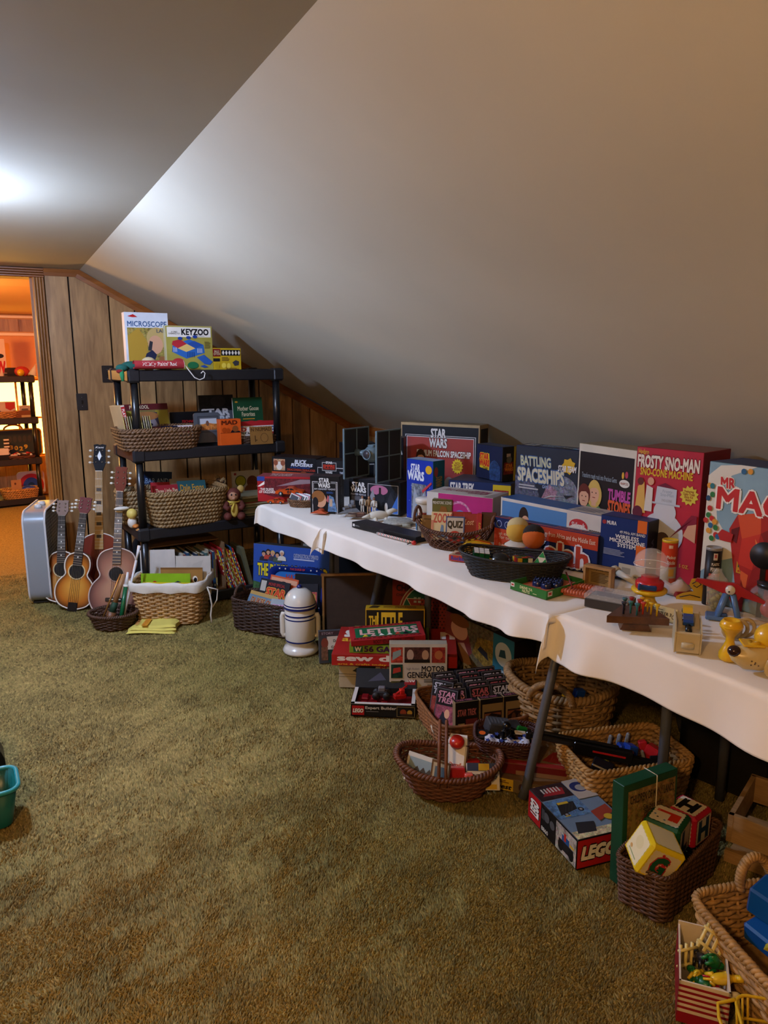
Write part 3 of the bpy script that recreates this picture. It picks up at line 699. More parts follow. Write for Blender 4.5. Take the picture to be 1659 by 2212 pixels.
t = thing('felt_hat', 'small black felt hat behind the fishing rod tube', 'hat', s_at(.235, .075, 3)); q = MB(); q.lathe([(.058, 0), (.055, .004), (.034, .008), (.03, .03), (.024, .034), (.001, .034)], mat('#171210', .9), 18); q.build('brim_and_crown', t)
# ================================================================ second shelf
k = 2
book('tray_puzzle', 'leaning boxed puzzle with yellow sides and a face picture', .30, .27, .022, s_at(.155, .20, k), (-.28, 0, SHR+.10), '#7a6a3a', [Rc(.0, .86, 1, 1, '#5a1c20'), Tx('PLAYSKOOL', .2, .89, .6, .97, 'cream', .02), Rc(.02, .02, .3, .84, '#9a8a2c'), Rc(.72, .02, .98, .84, '#9a8a2c'), Po([(.22, .02), (.25, .8), (.75, .8), (.8, .02)], '#3a3448'), El(.5, .4, .24, .38, '#8a7a7c'), El(.5, .72, .28, .10, '#a06a3c'), El(.5, .3, .15, .12, '#a86a70'), El(.41, .52, .04, .03, 'ink'), El(.59, .52, .04, .03, 'ink')], cat='puzzle')
g = game_box('puzzle_box', 'white spined puzzle box with red lettering down its edge', .024, .25, .27, s_at(.012, .05, k), SHR+.02, dict(front='#cfc8bc', body='#b8a880'), {'front': [Rc(.05, .45, .95, .97, '#a8262c'), Tx('PLAYSKOOL', .2, .5, .8, .92, 'white', .02, 0, -90), Tx('PUZZLE', .2, .1, .8, .4, 'blue', .02, 0, -90)]}); g.rotation_euler = (-.05, -.16, SHR+.02)
B = basket('water_hyacinth_basket', 'brown braided basket of comics on the second shelf', .245, .135, .125, s_at(.175, .115, k, .001), SHR, 5, .84, 6, 26, '#6a4c30', braid=True, rim=.009)
cc = ['#a89c58', '#98907a', '#b0a878', '#8a8468']
for i in range(13):
    p = local(B, (-.185+i*.0125, -.045, .05)); book('comic_book', f'{ORD[i]} thin comic from the left in the braided basket on the second shelf', .105, .15, .004, p, (-.12, .1, SHR+1.35), cc[i % 4], [Rc(.1, .7, .9, .95, ['#b8262a', '#2450a0', '#c89a20'][i % 3])], group='comics in the braided basket')
for i, (x, w_, c_, tx, tc, bg) in enumerate(((-.03, .09, '#4a2a30', 'TALES\nCALLING', '#c8a0a0', '#6a3038'), (.055, .115, '#14142a', 'MAD\nPOWER', '#d8902a', '#14142a'), (.15, .115, '#d0c8c4', 'THE MAD\nBOOK', '#a82a3a', '#d0c8c4'))):
    book('paperback', ['dark red paperback in the braided basket behind the post', 'black paperback with gold letters in the braided basket', 'white paperback with red letters in the braided basket'][i], w_, .13, .012, local(B, (x, -.09, .045)), (-.85, 0, SHR-.12), c_, [Rc(.03, .03, .97, .97, bg), Tx(tx, .08, .45, .92, .92, tc, .03), Rc(.1, .05, .9, .35, ['#2a2020', '#8a6a20', '#3a4a6a'][i])])
game_box('flat_box', 'flat black box with silver lettering behind the braided basket', .255, .03, .20, s_at(.44, .30, k), SHR, dict(front='black'), {'front': [Tx('STAR FLEET', .12, .46, .9, .58, 'silver', .02), Tx('TECHNICAL', .3, .66, .72, .74, 'red', .02, .3), Tx('STA', .34, .1, .7, .24, 'grey', .03), Li(.12, .36, .5, .42, 1, 'grey')]})
book('large_book', 'large grey book with big white lettering on the second shelf', .235, .30, .03, s_at(.645, .34, k), (-.10, 0, SHR), '#50565e', [Rc(0, .66, 1, 1, '~#15161a'), El(.55, .86, .22, .12, '#26262c'), Tx('STAR', .06, .56, .86, .70, '#c8ccd0', .06), Tx('WARS', .06, .38, .86, .54, '#c8ccd0', .06), Tx('YEAR BY YEAR', .1, .28, .86, .33, '#2a2c30', .01)])
t = thing('video_case', 'grey framed case with a desert scene leaning in the basket', 'case', s_at(.49, .10, k, .02), SHR-.03); t.rotation_euler = (-.15, 0, SHR-.03)
q = MB(); q.prism(rrect(.165, .185, .015, cx=0, cy=.0925), 0, .016, plast('#4c525a')); q.build('case', t); printing(t, *frame(.165, .016, .185, 'front'), [Rc(.22, .42, .86, .80, '#b48a50'), Rc(.22, .62, .86, .80, '#b8c0c8'), Po([(.22, .58), (.5, .66), (.86, .6), (.86, .42), (.22, .42)], '~#a86a30'), El(.5, .64, .06, .09, '#6a4a3a'), Fr(.14, .34, .92, .88, .02, '#2c3036')])
g = game_box('orange_slip_box', 'bright orange slip box at the front of the second shelf', .135, .06, .165, s_at(.60, .012, k), SHR-.02, dict(front='#d85a1a'), {'front': [Rc(0, .48, 1, .5, '#8a3008'), Tx('MAD', .08, .80, .82, .95, '#5a1c08', .05), El(.72, .62, .15, .14, '#8a4a20'), Po([(.48, .5), (.56, .6), (.7, .52), (.9, .56), (.98, .5)], 'ink'), El(.2, .6, .12, .1, '#b0440e'), El(.38, .58, .1, .09, '#b0440e')]}, cat='box')
book('picture_book', 'green and white nursery rhyme book with a tree on its cover', .205, .285, .012, s_at(.815, .22, k), (-.12, 0, SHR-.02), '#d6d2c4', [Rc(0, .42, 1, 1, '#17492c'), [El(.05+i*.1, .42, .07, .035, '#17492c') for i in range(10)], Tx('Mother Goose', .15, .70, .86, .80, 'cream', .01), Tx('Favorites', .28, .57, .72, .67, 'cream', .01), Po([(.5, .0), (.52, .25), (.35, .4), (.38, .42), (.56, .3), (.62, .44), (.66, .43), (.62, .28), (.8, .4), (.82, .37), (.66, .22), (.7, 0)], '#6a3a1c'), El(.36, .17, .07, .05, 'skin'), El(.12, .9, .05, .02, 'gold'), Rc(.3, .5, .7, .52, 'gold')])
book('train_book', 'long red white and blue train shaped book on the second shelf', .30, .105, .008, s_at(.80, .085, k, .035), (-.06, 0, SHR-.03), '#b0242a', [Rc(0, .32, 1, .72, 'white'), Tx('BIG TRAIN BOOK', .26, .42, .98, .66, 'blue', .05), Rc(.04, .38, .22, .70, '#2a50a0'), El(.12, .54, .06, .1, 'skin'), Rc(0, .0, 1, .06, 'white'), Rc(.0, .12, 1, .18, 'white'), El(.4, .98, .08, .06, '#b0242a'), El(.6, .98, .08, .06, '#b0242a')])
B2 = basket('flat_woven_tray', 'flat dark woven tray under the train book', .145, .10, .05, s_at(.81, .12, k, .001), SHR, 5, .95, 6, 30, '#4a3424', rim=.005)
book('magazine', 'white magazine edged in red letters on the woven tray', .145, .07, .006, s_at(.715, .03, k, .04), (-.25, 0, SHR-.05), '#d4d0c8', [Tx('AD', .05, .62, .5, .95, 'red', .05), Tx('SPECIAL', .1, .35, .85, .55, 'ink', .05), Li(.1, .08, .9, .25, 2, 'grey')])
book('brown_card', 'brown kraft card with ink drawings leaning on the shelf edge', .15, .112, .003, s_at(.80, -.004, k), (-.16, 0, SHR-.05), '#8a6432', [Tx('N NUMAD', .06, .74, .94, .93, '#4a2c10', .02), El(.62, .36, .17, .26, '#3a2410'), El(.62, .36, .155, .24, '#8a6432'), Rc(.2, .15, .23, .5, '#3a2410'), Rc(.24, .22, .3, .26, '#3a2410')], cat='card')
# ================================================================ third shelf
k = 1
B = basket('seagrass_basket', 'tan braided basket with wooden handles holding old picture books', .245, .175, .215, s_at(.315, .145, k, .001), SHR+.03, 6, .80, 9, 30, '#8a7048', braid=True, rim=.010)
for s in (-1, 1):
    q = MB(); q.cyl((s*.255, -.06, .235), (s*.255, .06, .235), .011, mat('#2a1a10', .5), 10); q.build('handle', B)
    for y in (-.05, .05): q = MB(); rope(q, [(s*.235, y, .18), (s*.25, y, .21), (s*.268, y, .24), (s*.255, y, .252), (s*.24, y, .235)], .011, wick('#8a7048'), 2, 6); q.build('handle_wrap', B)
for i, (x, y, w_, h_, c_, tx, tc, rz_, lab) in enumerate(((-.10, -.06, .175, .15, '#a02a34', 'Three Little Pigs', 'cream', .22, 'red story book with cream script in the tan braided basket'), (.065, -.04, .185, .16, '#2c5a60', 'Dale Evans', 'gold', .10, 'teal old book in the tan braided basket'), (.045, .01, .20, .17, '#9a9078', None, None, .12, 'grey edged book behind the teal one in the tan basket'), (-.06, .08, .20, .145, '#a82a30', None, None, .0, 'plain red book at the back of the tan basket'))):
    book('picture_book', lab, w_, h_, .012, local(B, (x, y, .10)), (-.35, .05, SHR+rz_), c_, [Tx(tx, .08, .6, .92, .85, tc, .02), Rc(.1, .1, .9, .5, '#5a3a2a')] if tx else None)
book('picture_book', 'dark blue picture book standing behind the baskets', .225, .30, .012, s_at(.18, .33, k, .0), (-.06, .10, SHR), '#142c4c', [Tx('BABAR AND\nCHRISTMAS', .06, .62, .9, .86, '#8aa0b8', .01), Po([(.0, .62), (.6, .74), (1, .64), (1, .61), (.6, .70), (0, .59)], '#8a3038'), El(.5, .3, .3, .2, '#24486a')])
book('picture_book', 'white story book with red title behind the baskets', .20, .22, .012, s_at(.175, .30, k, .0), (-.06, 0, SHR), '#b4b4b0', [Tx('BAMBI', .2, .62, .95, .82, '#a82a38', .05), El(.8, .9, .03, .04, 'ink'), El(.9, .9, .03, .04, 'ink')])
basket('small_seagrass_basket', 'small braided basket half hidden behind the left shelf post', .07, .10, .20, s_at(.035, .30, k, .001), SHR, 4, .8, 8, 12, '#8a7450', braid=True, rim=.009)
# plush rabbit: white squeeze toy behind post
t = thing('squeeze_toy', 'white and yellow squeeze toy with one long ear behind the post', 'toy', s_at(-.005, .12, k)); q = MB(); q.ball((0, 0, .035), (.028, .026, .035), plast('#d8d4c8', .5)); q.ball((.0, -.01, .09), (.032, .030, .032), plast('#d8c060', .5)); q.ball((.015, -.02, .015), (.02, .03, .013), plast('#c87830', .5)); q.build('body', t); q = MB(); q.ball((-.055, 0, .125), (.045, .015, .012), plast('#d8d4c8', .5)); q.build('ear', t)
# brown rubber bear
t = thing('rubber_bear', 'brown sitting rubber animal toy with yellow bow and belly', 'toy', s_at(.60, .01, k), SHR-.3); br = mat('#5a2418', .75, var=.15)
q = MB(); q.ball((0, .0, .075), (.045, .042, .065), br, 18); q.ball((0, -.005, .165), (.045, .043, .043), br, 18); q.ball((-.042, -.03, .03), (.027, .038, .026), br); q.ball((.042, -.03, .03), (.027, .038, .026), br); q.tube([(-.04, -.01, .115), (-.055, -.03, .09), (-.035, -.05, .08)], [.018, .017, .016], br, 8); q.tube([(.04, -.01, .115), (.055, -.03, .09), (.035, -.05, .08)], [.018, .017, .016], br, 8); q.build('body', t)
q = MB(); q.ball((-.004, -.035, .158), (.031, .018, .030), plast('#a87858', .5)); q.ball((-.004, -.055, .148), (.014, .012, .011), plast('#b08060', .5)); q.build('muzzle', t)
for x in (-.016, .010): q = MB(); q.ball((x, -.0505, .170), (.0055, .003, .007), plast('ink')); q.build('eye', t)
for s in (-1, 1): q = MB(); q.ball((s*.045, 0, .198), (.022, .010, .024), plast('#b89a50', .6)); q.build('ear', t)
q = MB(); q.ball((0, -.034, .072), (.024, .014, .048), plast('#c8b050', .7)); q.build('belly', t)
q = MB(); q.tube([(.038*math.cos(a), .036*math.sin(a)-.004, .122) for a in [2*math.pi*i/16 for i in range(16)]], .006, plast('#d0b848', .7), 6, True); q.tube([(0, -.045, .12), (-.012, -.058, .09), (-.016, -.055, .065)], .006, plast('#d0b848', .7)); q.tube([(0, -.045, .12), (-.03, -.052, .122), (-.03, -.05, .108), (0, -.048, .118)], .005, plast('#d0b848', .7)); q.build('bow', t)
for i in range(16):
    g = book('magazine', f'{ORD[i]} magazine from the bottom of the pile at the right of the third shelf', .235, .20, .0075, s_at(.80+rnd.uniform(-.008, .008), .08+rnd.uniform(-.01, .01), k, .0082*i+.0), (-math.pi/2, 0, SHR+rnd.uniform(-.06, .06)), rnd.choice(['#8a8468', '#a09a78', '#6a6448', '#7a3a2a', '#5a6a50', '#b0a880', '#6a6a38']), cat='magazine', group='magazine pile', pages=False); g.location.z += .0076
book('picture_book', 'white book with yellow circle and a brown pup leaning at the right', .20, .26, .010, s_at(.815, .30, k), (-.10, 0, SHR), '#a8a49a', [El(.3, .74, .2, .15, '#3a4a20'), El(.3, .74, .17, .13, '#9a9a1c'), Rc(.08, .9, .16, .96, '#8a2a2a'), El(.72, .7, .2, .16, '#5a3018'), El(.66, .45, .26, .2, '#6a3c20'), El(.4, .2, .3, .16, '#6a4a2c')])
# ================================================================ bottom shelf
k = 0
t = thing('record_carton', 'open cardboard carton of records and books on the bottom shelf', 'carton', s_at(.09, .02, k), SHR); cw, cdp, ch = .44, .32, .31; kr = mat('#7a5a38', .8, var=.1)
for nm, c_, s_ in (('side', (.003, cdp/2, ch/2), (.006, cdp, ch)), ('side', (cw-.003, cdp/2, ch/2), (.006, cdp, ch)), ('back', (cw/2, cdp-.003, ch/2), (cw, .006, ch)), ('bottom', (cw/2, cdp/2, .003), (cw, cdp, .006)), ('top', (cw/2, cdp/2+.05, ch+.003), (cw, cdp-.1, .006))):
    q = MB(); q.box(c_, s_, kr); q.build(nm, t)
cols_ = ['#8a2a28', '#24344a', '#b0a890', '#c8bca0', '#3a2a20', '#2a4a6a', '#6a5a3a', '#c0b8a8', '#7a2a30', '#4a6a6a', '#b89a5a', '#382a3a']
x = .012; i = 0
while x < .425 and i < 27:
    th = rnd.choice([.010, .013, .016, .019]); hh = rnd.uniform(.215, .262)
    g = game_box('spined_book', f'{ORD[i]} spine from the left in the record carton', th-.001, .22, hh, s_at(.09+x+th/2, .045+rnd.uniform(0, .02), k, .007), SHR, dict(front=cols_[(i*5) % 12], body=cols_[(i*5) % 12], top='#c8bca0'), {'front': [Rc(.2, .3, .8, .8, ['#8a7e66', '#7a6030', '#5a2028', '#8a8070'][i % 4]), Rc(.2, .08, .8, .14, '#c8bca0')]}, cat='book', group='books in the record carton'); x += th; i += 1
x = .555
for i in range(11):
    th = rnd.choice([.007, .010, .013]); c_ = ['#8a1c20', '#c8b020', '#2a5a8a', '#b02a28', '#b8b0a0', '#6a7a28', '#c88a20'][i % 7]
    g = game_box('leaning_comic', f'{ORD[i]} leaning comic album from the left beside the record carton', th-.001, .21, .285-.012*(i % 3), s_at(x, .03, k), SHR, dict(front=c_), {'front': [[Rc(.15, .08+.085*j, .85, .13+.085*j, ['#d8c858', '#d8d0c0', '#b02a28'][(i+j) % 3]) for j in range(10)]]}, cat='book', group='leaning comic albums')
    g.rotation_euler = (0, -.30, SHR); x += th*1.05+.001
book('leaning_album', 'pale olive album leaning at the end of the comic row', .02, .26, .2, s_at(.71, .03, k), (0, -.22, SHR), '#6a6a50', None, cat='book', pages=False)
# ================================================================ left floor group
# ---- grey box fan
A = U(66, 1308); Bp = U(100, 1309); D = (Bp-A); rz = math.atan2(D.y, D.x)
fan_h = up_to(A, 1108); fd = .125; fw_ = .50
t = thing('box_fan', 'grey rounded metal box fan standing on edge by the doorway', 'fan', A, R_(-14)); sh = mat('#98a0a6', .32, .2)
# profile in local yz (fan face looks along +x), housing deep along x
P = rrect(fw_, fan_h-.012, .075, 6, fw_/2, (fan_h-.012)/2+.012)
q = MB(); n = len(P); vs = [(0, a, b) for a, b in P]+[(fd, a, b) for a, b in P]
q.add(vs, [(i, (i+1) % n, n+(i+1) % n, n+i) for i in range(n)], sh, True); q.build('housing', t)
for x_ in (0, fd): q = MB(); q.tube([(x_, a, b) for a, b in P], .0065, mat('#d4d6d6', .35), 8, True); q.build('edge_bead', t)
for x_ in (.006, fd-.006):
    q = MB()
    for i in range(1, 26): z = .02+(fan_h-.03)*i/26; q.cyl((x_, .02, z), (x_, fw_-.02, z), .0016, mat('#b8bab8', .4, .5), 5)
    for i in range(1, 18): yy = fw_*i/18; q.cyl((x_, yy, .03), (x_, yy, fan_h-.02), .0016, mat('#b8bab8', .4, .5), 5)
    q.build('grille', t)
q = MB(); q.add([(fd/2, a, b) for a, b in P], [tuple(range(n))], mat('#26282a', .6)); q.build('baffle', t)
for i in range(5):
    q = MB(); a = 2*math.pi*i/5; X = Matrix.Translation((fd/2+.02, fw_/2, fan_h/2)) @ Matrix.Rotation(a, 4, 'X') @ Matrix.Rotation(.4, 4, 'Z'); q.box((0, 0, .11), (.003, .09, .19), mat('#6a7074', .4), X); q.build('blade', t)
for i, yy in enumerate((.16, .26)): q = MB(); q.lathe([(.024, 0), (.022, .018), (.012, .024)], plast('#d8d8d4'), 16, Matrix.Translation((fd/2, yy, fan_h))); q.build('knob', t)
for yy in (.06, fw_-.06): q = MB(); q.box((fd/2, yy, .006), (fd*.9, .03, .012), mat('#202020', .6), bev=.003); q.build('foot', t)
# ---- guitars
def sunburst(c_in, c_mid, c_edge):
    m = bpy.data.materials.new('sunburst'); m.use_nodes = True; n = m.node_tree.nodes; l = m.node_tree.links
    a = n.new('ShaderNodeVertexColor'); a.layer_name = 'edge'; r = n.new('ShaderNodeValToRGB'); e = r.color_ramp.elements
    e[0].position = .35; e[0].color = lin(c_in); e[1].position = 1.; e[1].color = lin(c_edge); k_ = e.new(.75); k_.color = lin(c_mid)
    l.new(a.outputs[0], r.inputs[0]); b = n['Principled BSDF']; l.new(r.outputs[0], b.inputs['Base Color']); b.inputs['Roughness'].default_value = .25; b.inputs['Coat Weight'].default_value = .4
    return m
def gshape(L, wl, wu, ww, n=40):
    """half outline of a guitar body; 0 at the tail, L at the neck"""
    pts = []
    for i in range(n+1):
        f = i/n; y = L*f
        if f < .62: lo = math.sqrt(max(0, 1-((f-.31)/.31)**2))**.82
        else: lo = 0
        w1 = wl*lo; up_ = math.sqrt(max(0, 1-((f-.77)/.23)**2))**.8 if f > .54 else 0
        w2 = wu*up_; wm = ww*math.exp(-((f-.60)/.10)**2); pts.append((max(w1, w2, wm), y))
    for _ in range(3): pts = [pts[0]]+[((pts[i-1][0]+2*pts[i][0]+pts[i+1][0])/4, pts[i][1]) for i in range(1, n)]+[pts[-1]]
    return [(x, y) for x, y in pts]
def guitar(label, loc, rz, lean, roll, body, th, top_m, side_m, neck_l, head_l, sc, binding='#e8e0d0', hole=.62, board='#1c1a1c', head='#6a3a1c', blocks=False, bridge=True, tail=False, strings=True, solid=False, headart=None, ring='#d8c898', nw=.045):
    t = thing('guitar', label, 'guitar', loc); t.rotation_euler = (-lean, roll, rz)
    L, wl, wu, ww = [q_*sc for q_ in body]; H = gshape(L, wl, wu, ww); O = [(x, y) for x, y in H]+[(-x, y) for x, y in H[-2:0:-1]]
    O = [p for i, p in enumerate(O) if i == 0 or math.dist(p, O[i-1]) > 1e-5]; n = len(O)
    # top plate: rings towards the centre line, edge value painted for the burst
    me = MB(); vs = []; ed = []; rings = [1, .93, .84, .7, .5, .25]
    for s in rings:
        for x, y in O: vs.append((x*s, 0, L*.45+(y-L*.45)*s)); ed.append(s)
    vs.append((0, 0, L*.45)); ed.append(0); fs = []
    for r_ in range(len(rings)-1):
        for i in range(n): fs.append((r_*n+i, r_*n+(i+1) % n, (r_+1)*n+(i+1) % n, (r_+1)*n+i))
    for i in range(n): fs.append(((len(rings)-1)*n+i, (len(rings)-1)*n+(i+1) % n, len(vs)-1))
    me.add(vs, fs, top_m); o = me.build('soundboard', t)
    at = o.data.color_attributes.new('edge', 'FLOAT_COLOR', 'POINT')
    for i, e_ in enumerate(ed): at.data[i].color = (e_, e_, e_, 1)
    q = MB(); V2 = [(x, 0, y) for x, y in O]+[(x, th*sc, y) for x, y in O]; q.add(V2, [(i, (i+1) % n, n+(i+1) % n, n+i) for i in range(n)], side_m, True); q.add(V2[n:], [tuple(range(n))], side_m); q.build('back_and_sides', t)
    q = MB(); q.tube([(x*.995, -.0005, y) for x, y in O], .0035*sc+.0012, mat(binding, .4), 6, True); q.build('binding', t)
    if not solid:
        hy = L*hole; q = MB(); q.lathe([(.001, 0), (.047*sc, 0)], mat('#0c0806', .8), 24, Matrix.Translation((0, -.0012, hy)) @ Matrix.Rotation(math.pi/2, 4, 'X'), cap=False); q.build('sound_hole', t)
        q = MB(); q.tube([(.052*sc*math.cos(a), -.0008, hy+.052*sc*math.sin(a)) for a in [2*math.pi*i/28 for i in range(28)]], .0042*sc, mat(ring, .4), 6, True); q.build('rosette', t)
    y0 = L*(.76 if not solid else .74); y1 = L+neck_l*sc; w0, w1 = nw*sc*.62, nw*sc*.5; fy = -.012*sc
    q = MB(); q.add([(-w0, fy, y0), (w0, fy, y0), (w1, fy, y1), (-w1, fy, y1), (-w0, 0.002, y0), (w0, .002, y0), (w1, .002, y1), (-w1, .002, y1)], [(0, 1, 2, 3), (0, 1, 5, 4), (1, 2, 6, 5), (2, 3, 7, 6), (3, 0, 4, 7)], mat(board, .4)); fb_ = q.build('fingerboard', t)
    q = MB(); q.add([(-w0*.95, .002, L*.98), (w0*.95, .002, L*.98), (w1*.95, .002, y1), (-w1*.95, .002, y1), (0, .025*sc, L*.98), (0, .018*sc, y1)], [(0, 4, 5, 3), (1, 4, 5, 2), (0, 1, 4)], mat(head, .4), True); q.build('neck', t)
    nf = 15; q = MB()
    for i in range(nf+1):
        f = 1-2**(-i*1.15/12); yy = y1-(y1-y0)*f/.64; 
        if yy < y0: break
        ww_ = w0+(w1-w0)*(yy-y0)/(y1-y0); q.box((0, fy-.0006, yy), (2*ww_, .0016, .0022*sc+.0006), mat('#b8b4a8', .3, .8))
    fr_ = q.build('frets', fb_); fr_['kind'] = 'stuff'
    for i in (2.5, 4.5, 6.5, 8.5, 11.5):
        f = 1-2**(-i*1.15/12); yy = y1-(y1-y0)*f/.64
        if yy < y0: break
        q = MB()
        if blocks: q.box((0, fy-.0008, yy), (w0*1.1, .0014, .022*sc), mat('#e8e4d8' if board == '#1c1a1c' else '#1c1a1c', .3))
        else: q.cyl((0, fy, yy), (0, fy-.0012, yy), .0042*sc+.001, mat('#e8e4d8', .3), 10)
        q.build('inlay', fb_)
    hl = head_l*sc; hw = .036*sc+.004; X = Matrix.Translation((0, -.004*sc, y1)) @ Matrix.Rotation(-.18, 4, 'X')
    q = MB(); q.prism([(-w1, 0), (w1, 0), (hw*.8, hl*.16), (hw, hl*.3), (hw*.9, hl*.85), (hw, hl*.97), (hw*.4, hl), (0, hl*.97), (-hw*.4, hl), (-hw, hl*.97), (-hw*.9, hl*.85), (-hw, hl*.3), (-hw*.8, hl*.16)], 0, .014*sc, mat(head, .65, spec=.2), X); hd = q.build('headstock', t)
    if headart:
        q = MB(); q.add([X @ Vector(p) for p in ((0, -.001, hl*.38), (hw*.35, -.001, hl*.55), (0, -.001, hl*.75), (-hw*.35, -.001, hl*.55))], [(0, 1, 2, 3)], mat('#d8d8d0', .3)); q.build('inlay', hd)
        vs2, fs2, x0, x1, yy0, yy1 = textmesh(headart, .01, .3); q = MB(); q.add([X @ Vector(((-.7+1.4*(a-x0)/(x1-x0))*hw, -.001, hl*(.84+.07*(b-yy0)/(yy1-yy0)))) for a, b in vs2], fs2, mat('#e8e4d8')); q.build('lettering', hd)
    for s in (-1, 1):
        for j in range(3):
            q = MB(); zz = hl*(.32+.22*j); q.cyl(X @ Vector((s*hw*.5, -.008*sc, zz)), X @ Vector((s*hw*.5, .0, zz)), .0038*sc+.001, mat('#c8c8c0', .25, 1), 8)
            q.cyl(X @ Vector((s*hw*.8, .007*sc, zz)), X @ Vector((s*(hw+.012*sc), .007*sc, zz)), .0022*sc+.0006, mat('#c8c8c0', .25, 1), 6); q.ball(X @ Vector((s*(hw+.02*sc), .007*sc, zz)), (.011*sc, .004*sc, .008*sc), plast('#d8d4c4'), 10); q.build('tuner', hd)
    if bridge: q = MB(); q.box((0, -.005*sc, L*.26), (.13*sc, .011*sc, .026*sc), mat('#141212', .4), bev=.003); q.box((0, -.0115*sc, L*.265), (.075*sc, .003, .006*sc), mat('#d8d0b8')); q.build('bridge', t)
    if tail: q = MB(); q.box((0, -.004, .02*sc), (.06*sc, .01, .06*sc), mat('#101014', .3), bev=.003); q.build('tailpiece', t)
    if strings:
        q = MB()
        for j in range(4 if sc < .8 else 6):
            nn_ = 4 if sc < .8 else 6; f = (j/(nn_-1)-.5); q.cyl((f*.06*sc, -.006*sc, .05*sc if tail else L*.26), (f*w1*1.5, fy-.003, y1), .0009, mat('#c0bcb0', .3, .8), 4)
        q.build('strings', t)
    return t
YB_ = sunburst('#d8983c', '#b86a20', '#3a140a'); YB2 = sunburst('#c8904a', '#a8602a', '#32120c'); VB = sunburst('#b0846a', '#8a5c50', '#4a2c30')
dk = mat('#2a1410', .3, coat=.4)
def on_floor(px_, py_): p = U(px_, py_, 0); p.z = .002; return p
guitar('small amber sunburst guitar leaning behind its twin beside the fan', on_floor(132, 1303), R_(-20), .22, .03, (.36, .125, .085, .07), .075, YB2, dk, .24, .11, .92, head='#8a7468', hole=.64, bridge=False, tail=True)
guitar('small yellow sunburst guitar in front with a black tailpiece', on_floor(156, 1318), R_(-20), .20, .14, (.39, .125, .082, .066), .075, YB_, dk, .26, .11, .92, head='#6a3430', hole=.66, bridge=False, tail=True)
guitar('full size guitar with faded violet brown top and black neck', on_floor(247, 1336), R_(-16), .24, .075, (.49, .175, .13, .10), .095, VB, mat('#3a1610', .3, coat=.4), .39, .18, .86, head='#6a2c14', binding='#c8b8b0', board='#2c3038', ring='#a88878')
guitar('electric style guitar with maple block neck and black winged headstock', on_floor(215, 1290), R_(-16), .20, .035, (.44, .16, .12, .10), .05, mat('#7a2a1c', .25, coat=.5), mat('#5a1a12', .3), .42, .19, .95, head='#101014', board='#b08a4c', blocks=True, solid=True, bridge=False, headart='Kent', strings=True)
# ---- small dark basket of sticks
c = U(247, 1352); c.z = .001
B = basket('wicker_bowl', 'small round dark wicker bowl of sticks in front of the guitars', .135, .115, .085, c, R_(-20), 2, .72, 9, 22, '#4a3020', rim=.009)
def stick(name, label, a, b, r, parts, cat='stick'):
    A_, B_ = local(B, a), local(B, b); D_ = B_-A_; L = D_.length; t = thing(name, label, cat, A_); t.rotation_mode = 'XYZ'; t.rotation_euler = D_.to_track_quat('Z', 'Y').to_euler()
    for nm, z0, z1, r0, r1, cl in parts: q = MB(); q.tube([(0, 0, L*z0), (0, 0, L*z1)], [r*r0, r*r1], cl if not isinstance(cl, str) else plast(cl), 12); q.build(nm, t)
    return t
stick('toy_bat', 'green plastic stick with white ends in the wicker bowl', (.045, -.05, .02), (.09, .03, .31), .012, [('tip', 0, .05, .9, 1, '#e0e0d8'), ('shaft', .05, .72, 1, 1, '#0e5a34'), ('ferrule', .72, .76, 1.2, 1.2, '#e0e0d8'), ('white_end', .76, 1, .9, .5, '#d8d8d8')])
stick('crochet_wand', 'white hooked wand rising from the wicker bowl', (.06, -.02, .05), (.16, .05, .46), .007, [('shaft', 0, .8, 1, 1, '#d0d0d0'), ('hook', .8, 1, .8, 1.4, '#dcdcdc')])
stick('wooden_beater', 'wooden beater with green handle band in the wicker bowl', (-.02, -.04, .035), (.07, .02, .30), .016, [('head', 0, .22, 1.3, 1.7, wood('#8a5a34', '#4a2c18')), ('band', .22, .42, 1.2, 1.1, mat('#123a24', .7)), ('grip', .42, 1, .9, .7, wood('#a87c50', '#7a5530'))])
stick('brass_rod', 'thin bronze coloured rod in the wicker bowl', (-.07, -.03, .02), (.05, .03, .30), .005, [('rod', 0, 1, 1, 1, mat('#a87a3c', .35, .6)), ('knob', 0, .05, 1.8, 1.8, 'red')])
t = thing('drum_head', 'pale wooden knob lying in the wicker bowl', 'toy', local(B, (-.01, -.055, .03))); q = MB(); q.ball((0, 0, 0), (.028, .022, .022), wood('#b08a60', '#7a5a38')); q.build('knob', t)
q = MB(); cs = U(300, 1262); q.ball((cs.x+.02, cs.y+.05, .16), (.06, .04, .16), mat('#0c0c10', .95, var=.3)); o = q.build('black_bag'); tag(o, 'black soft bag slumped behind the lined wicker basket', 'bag')
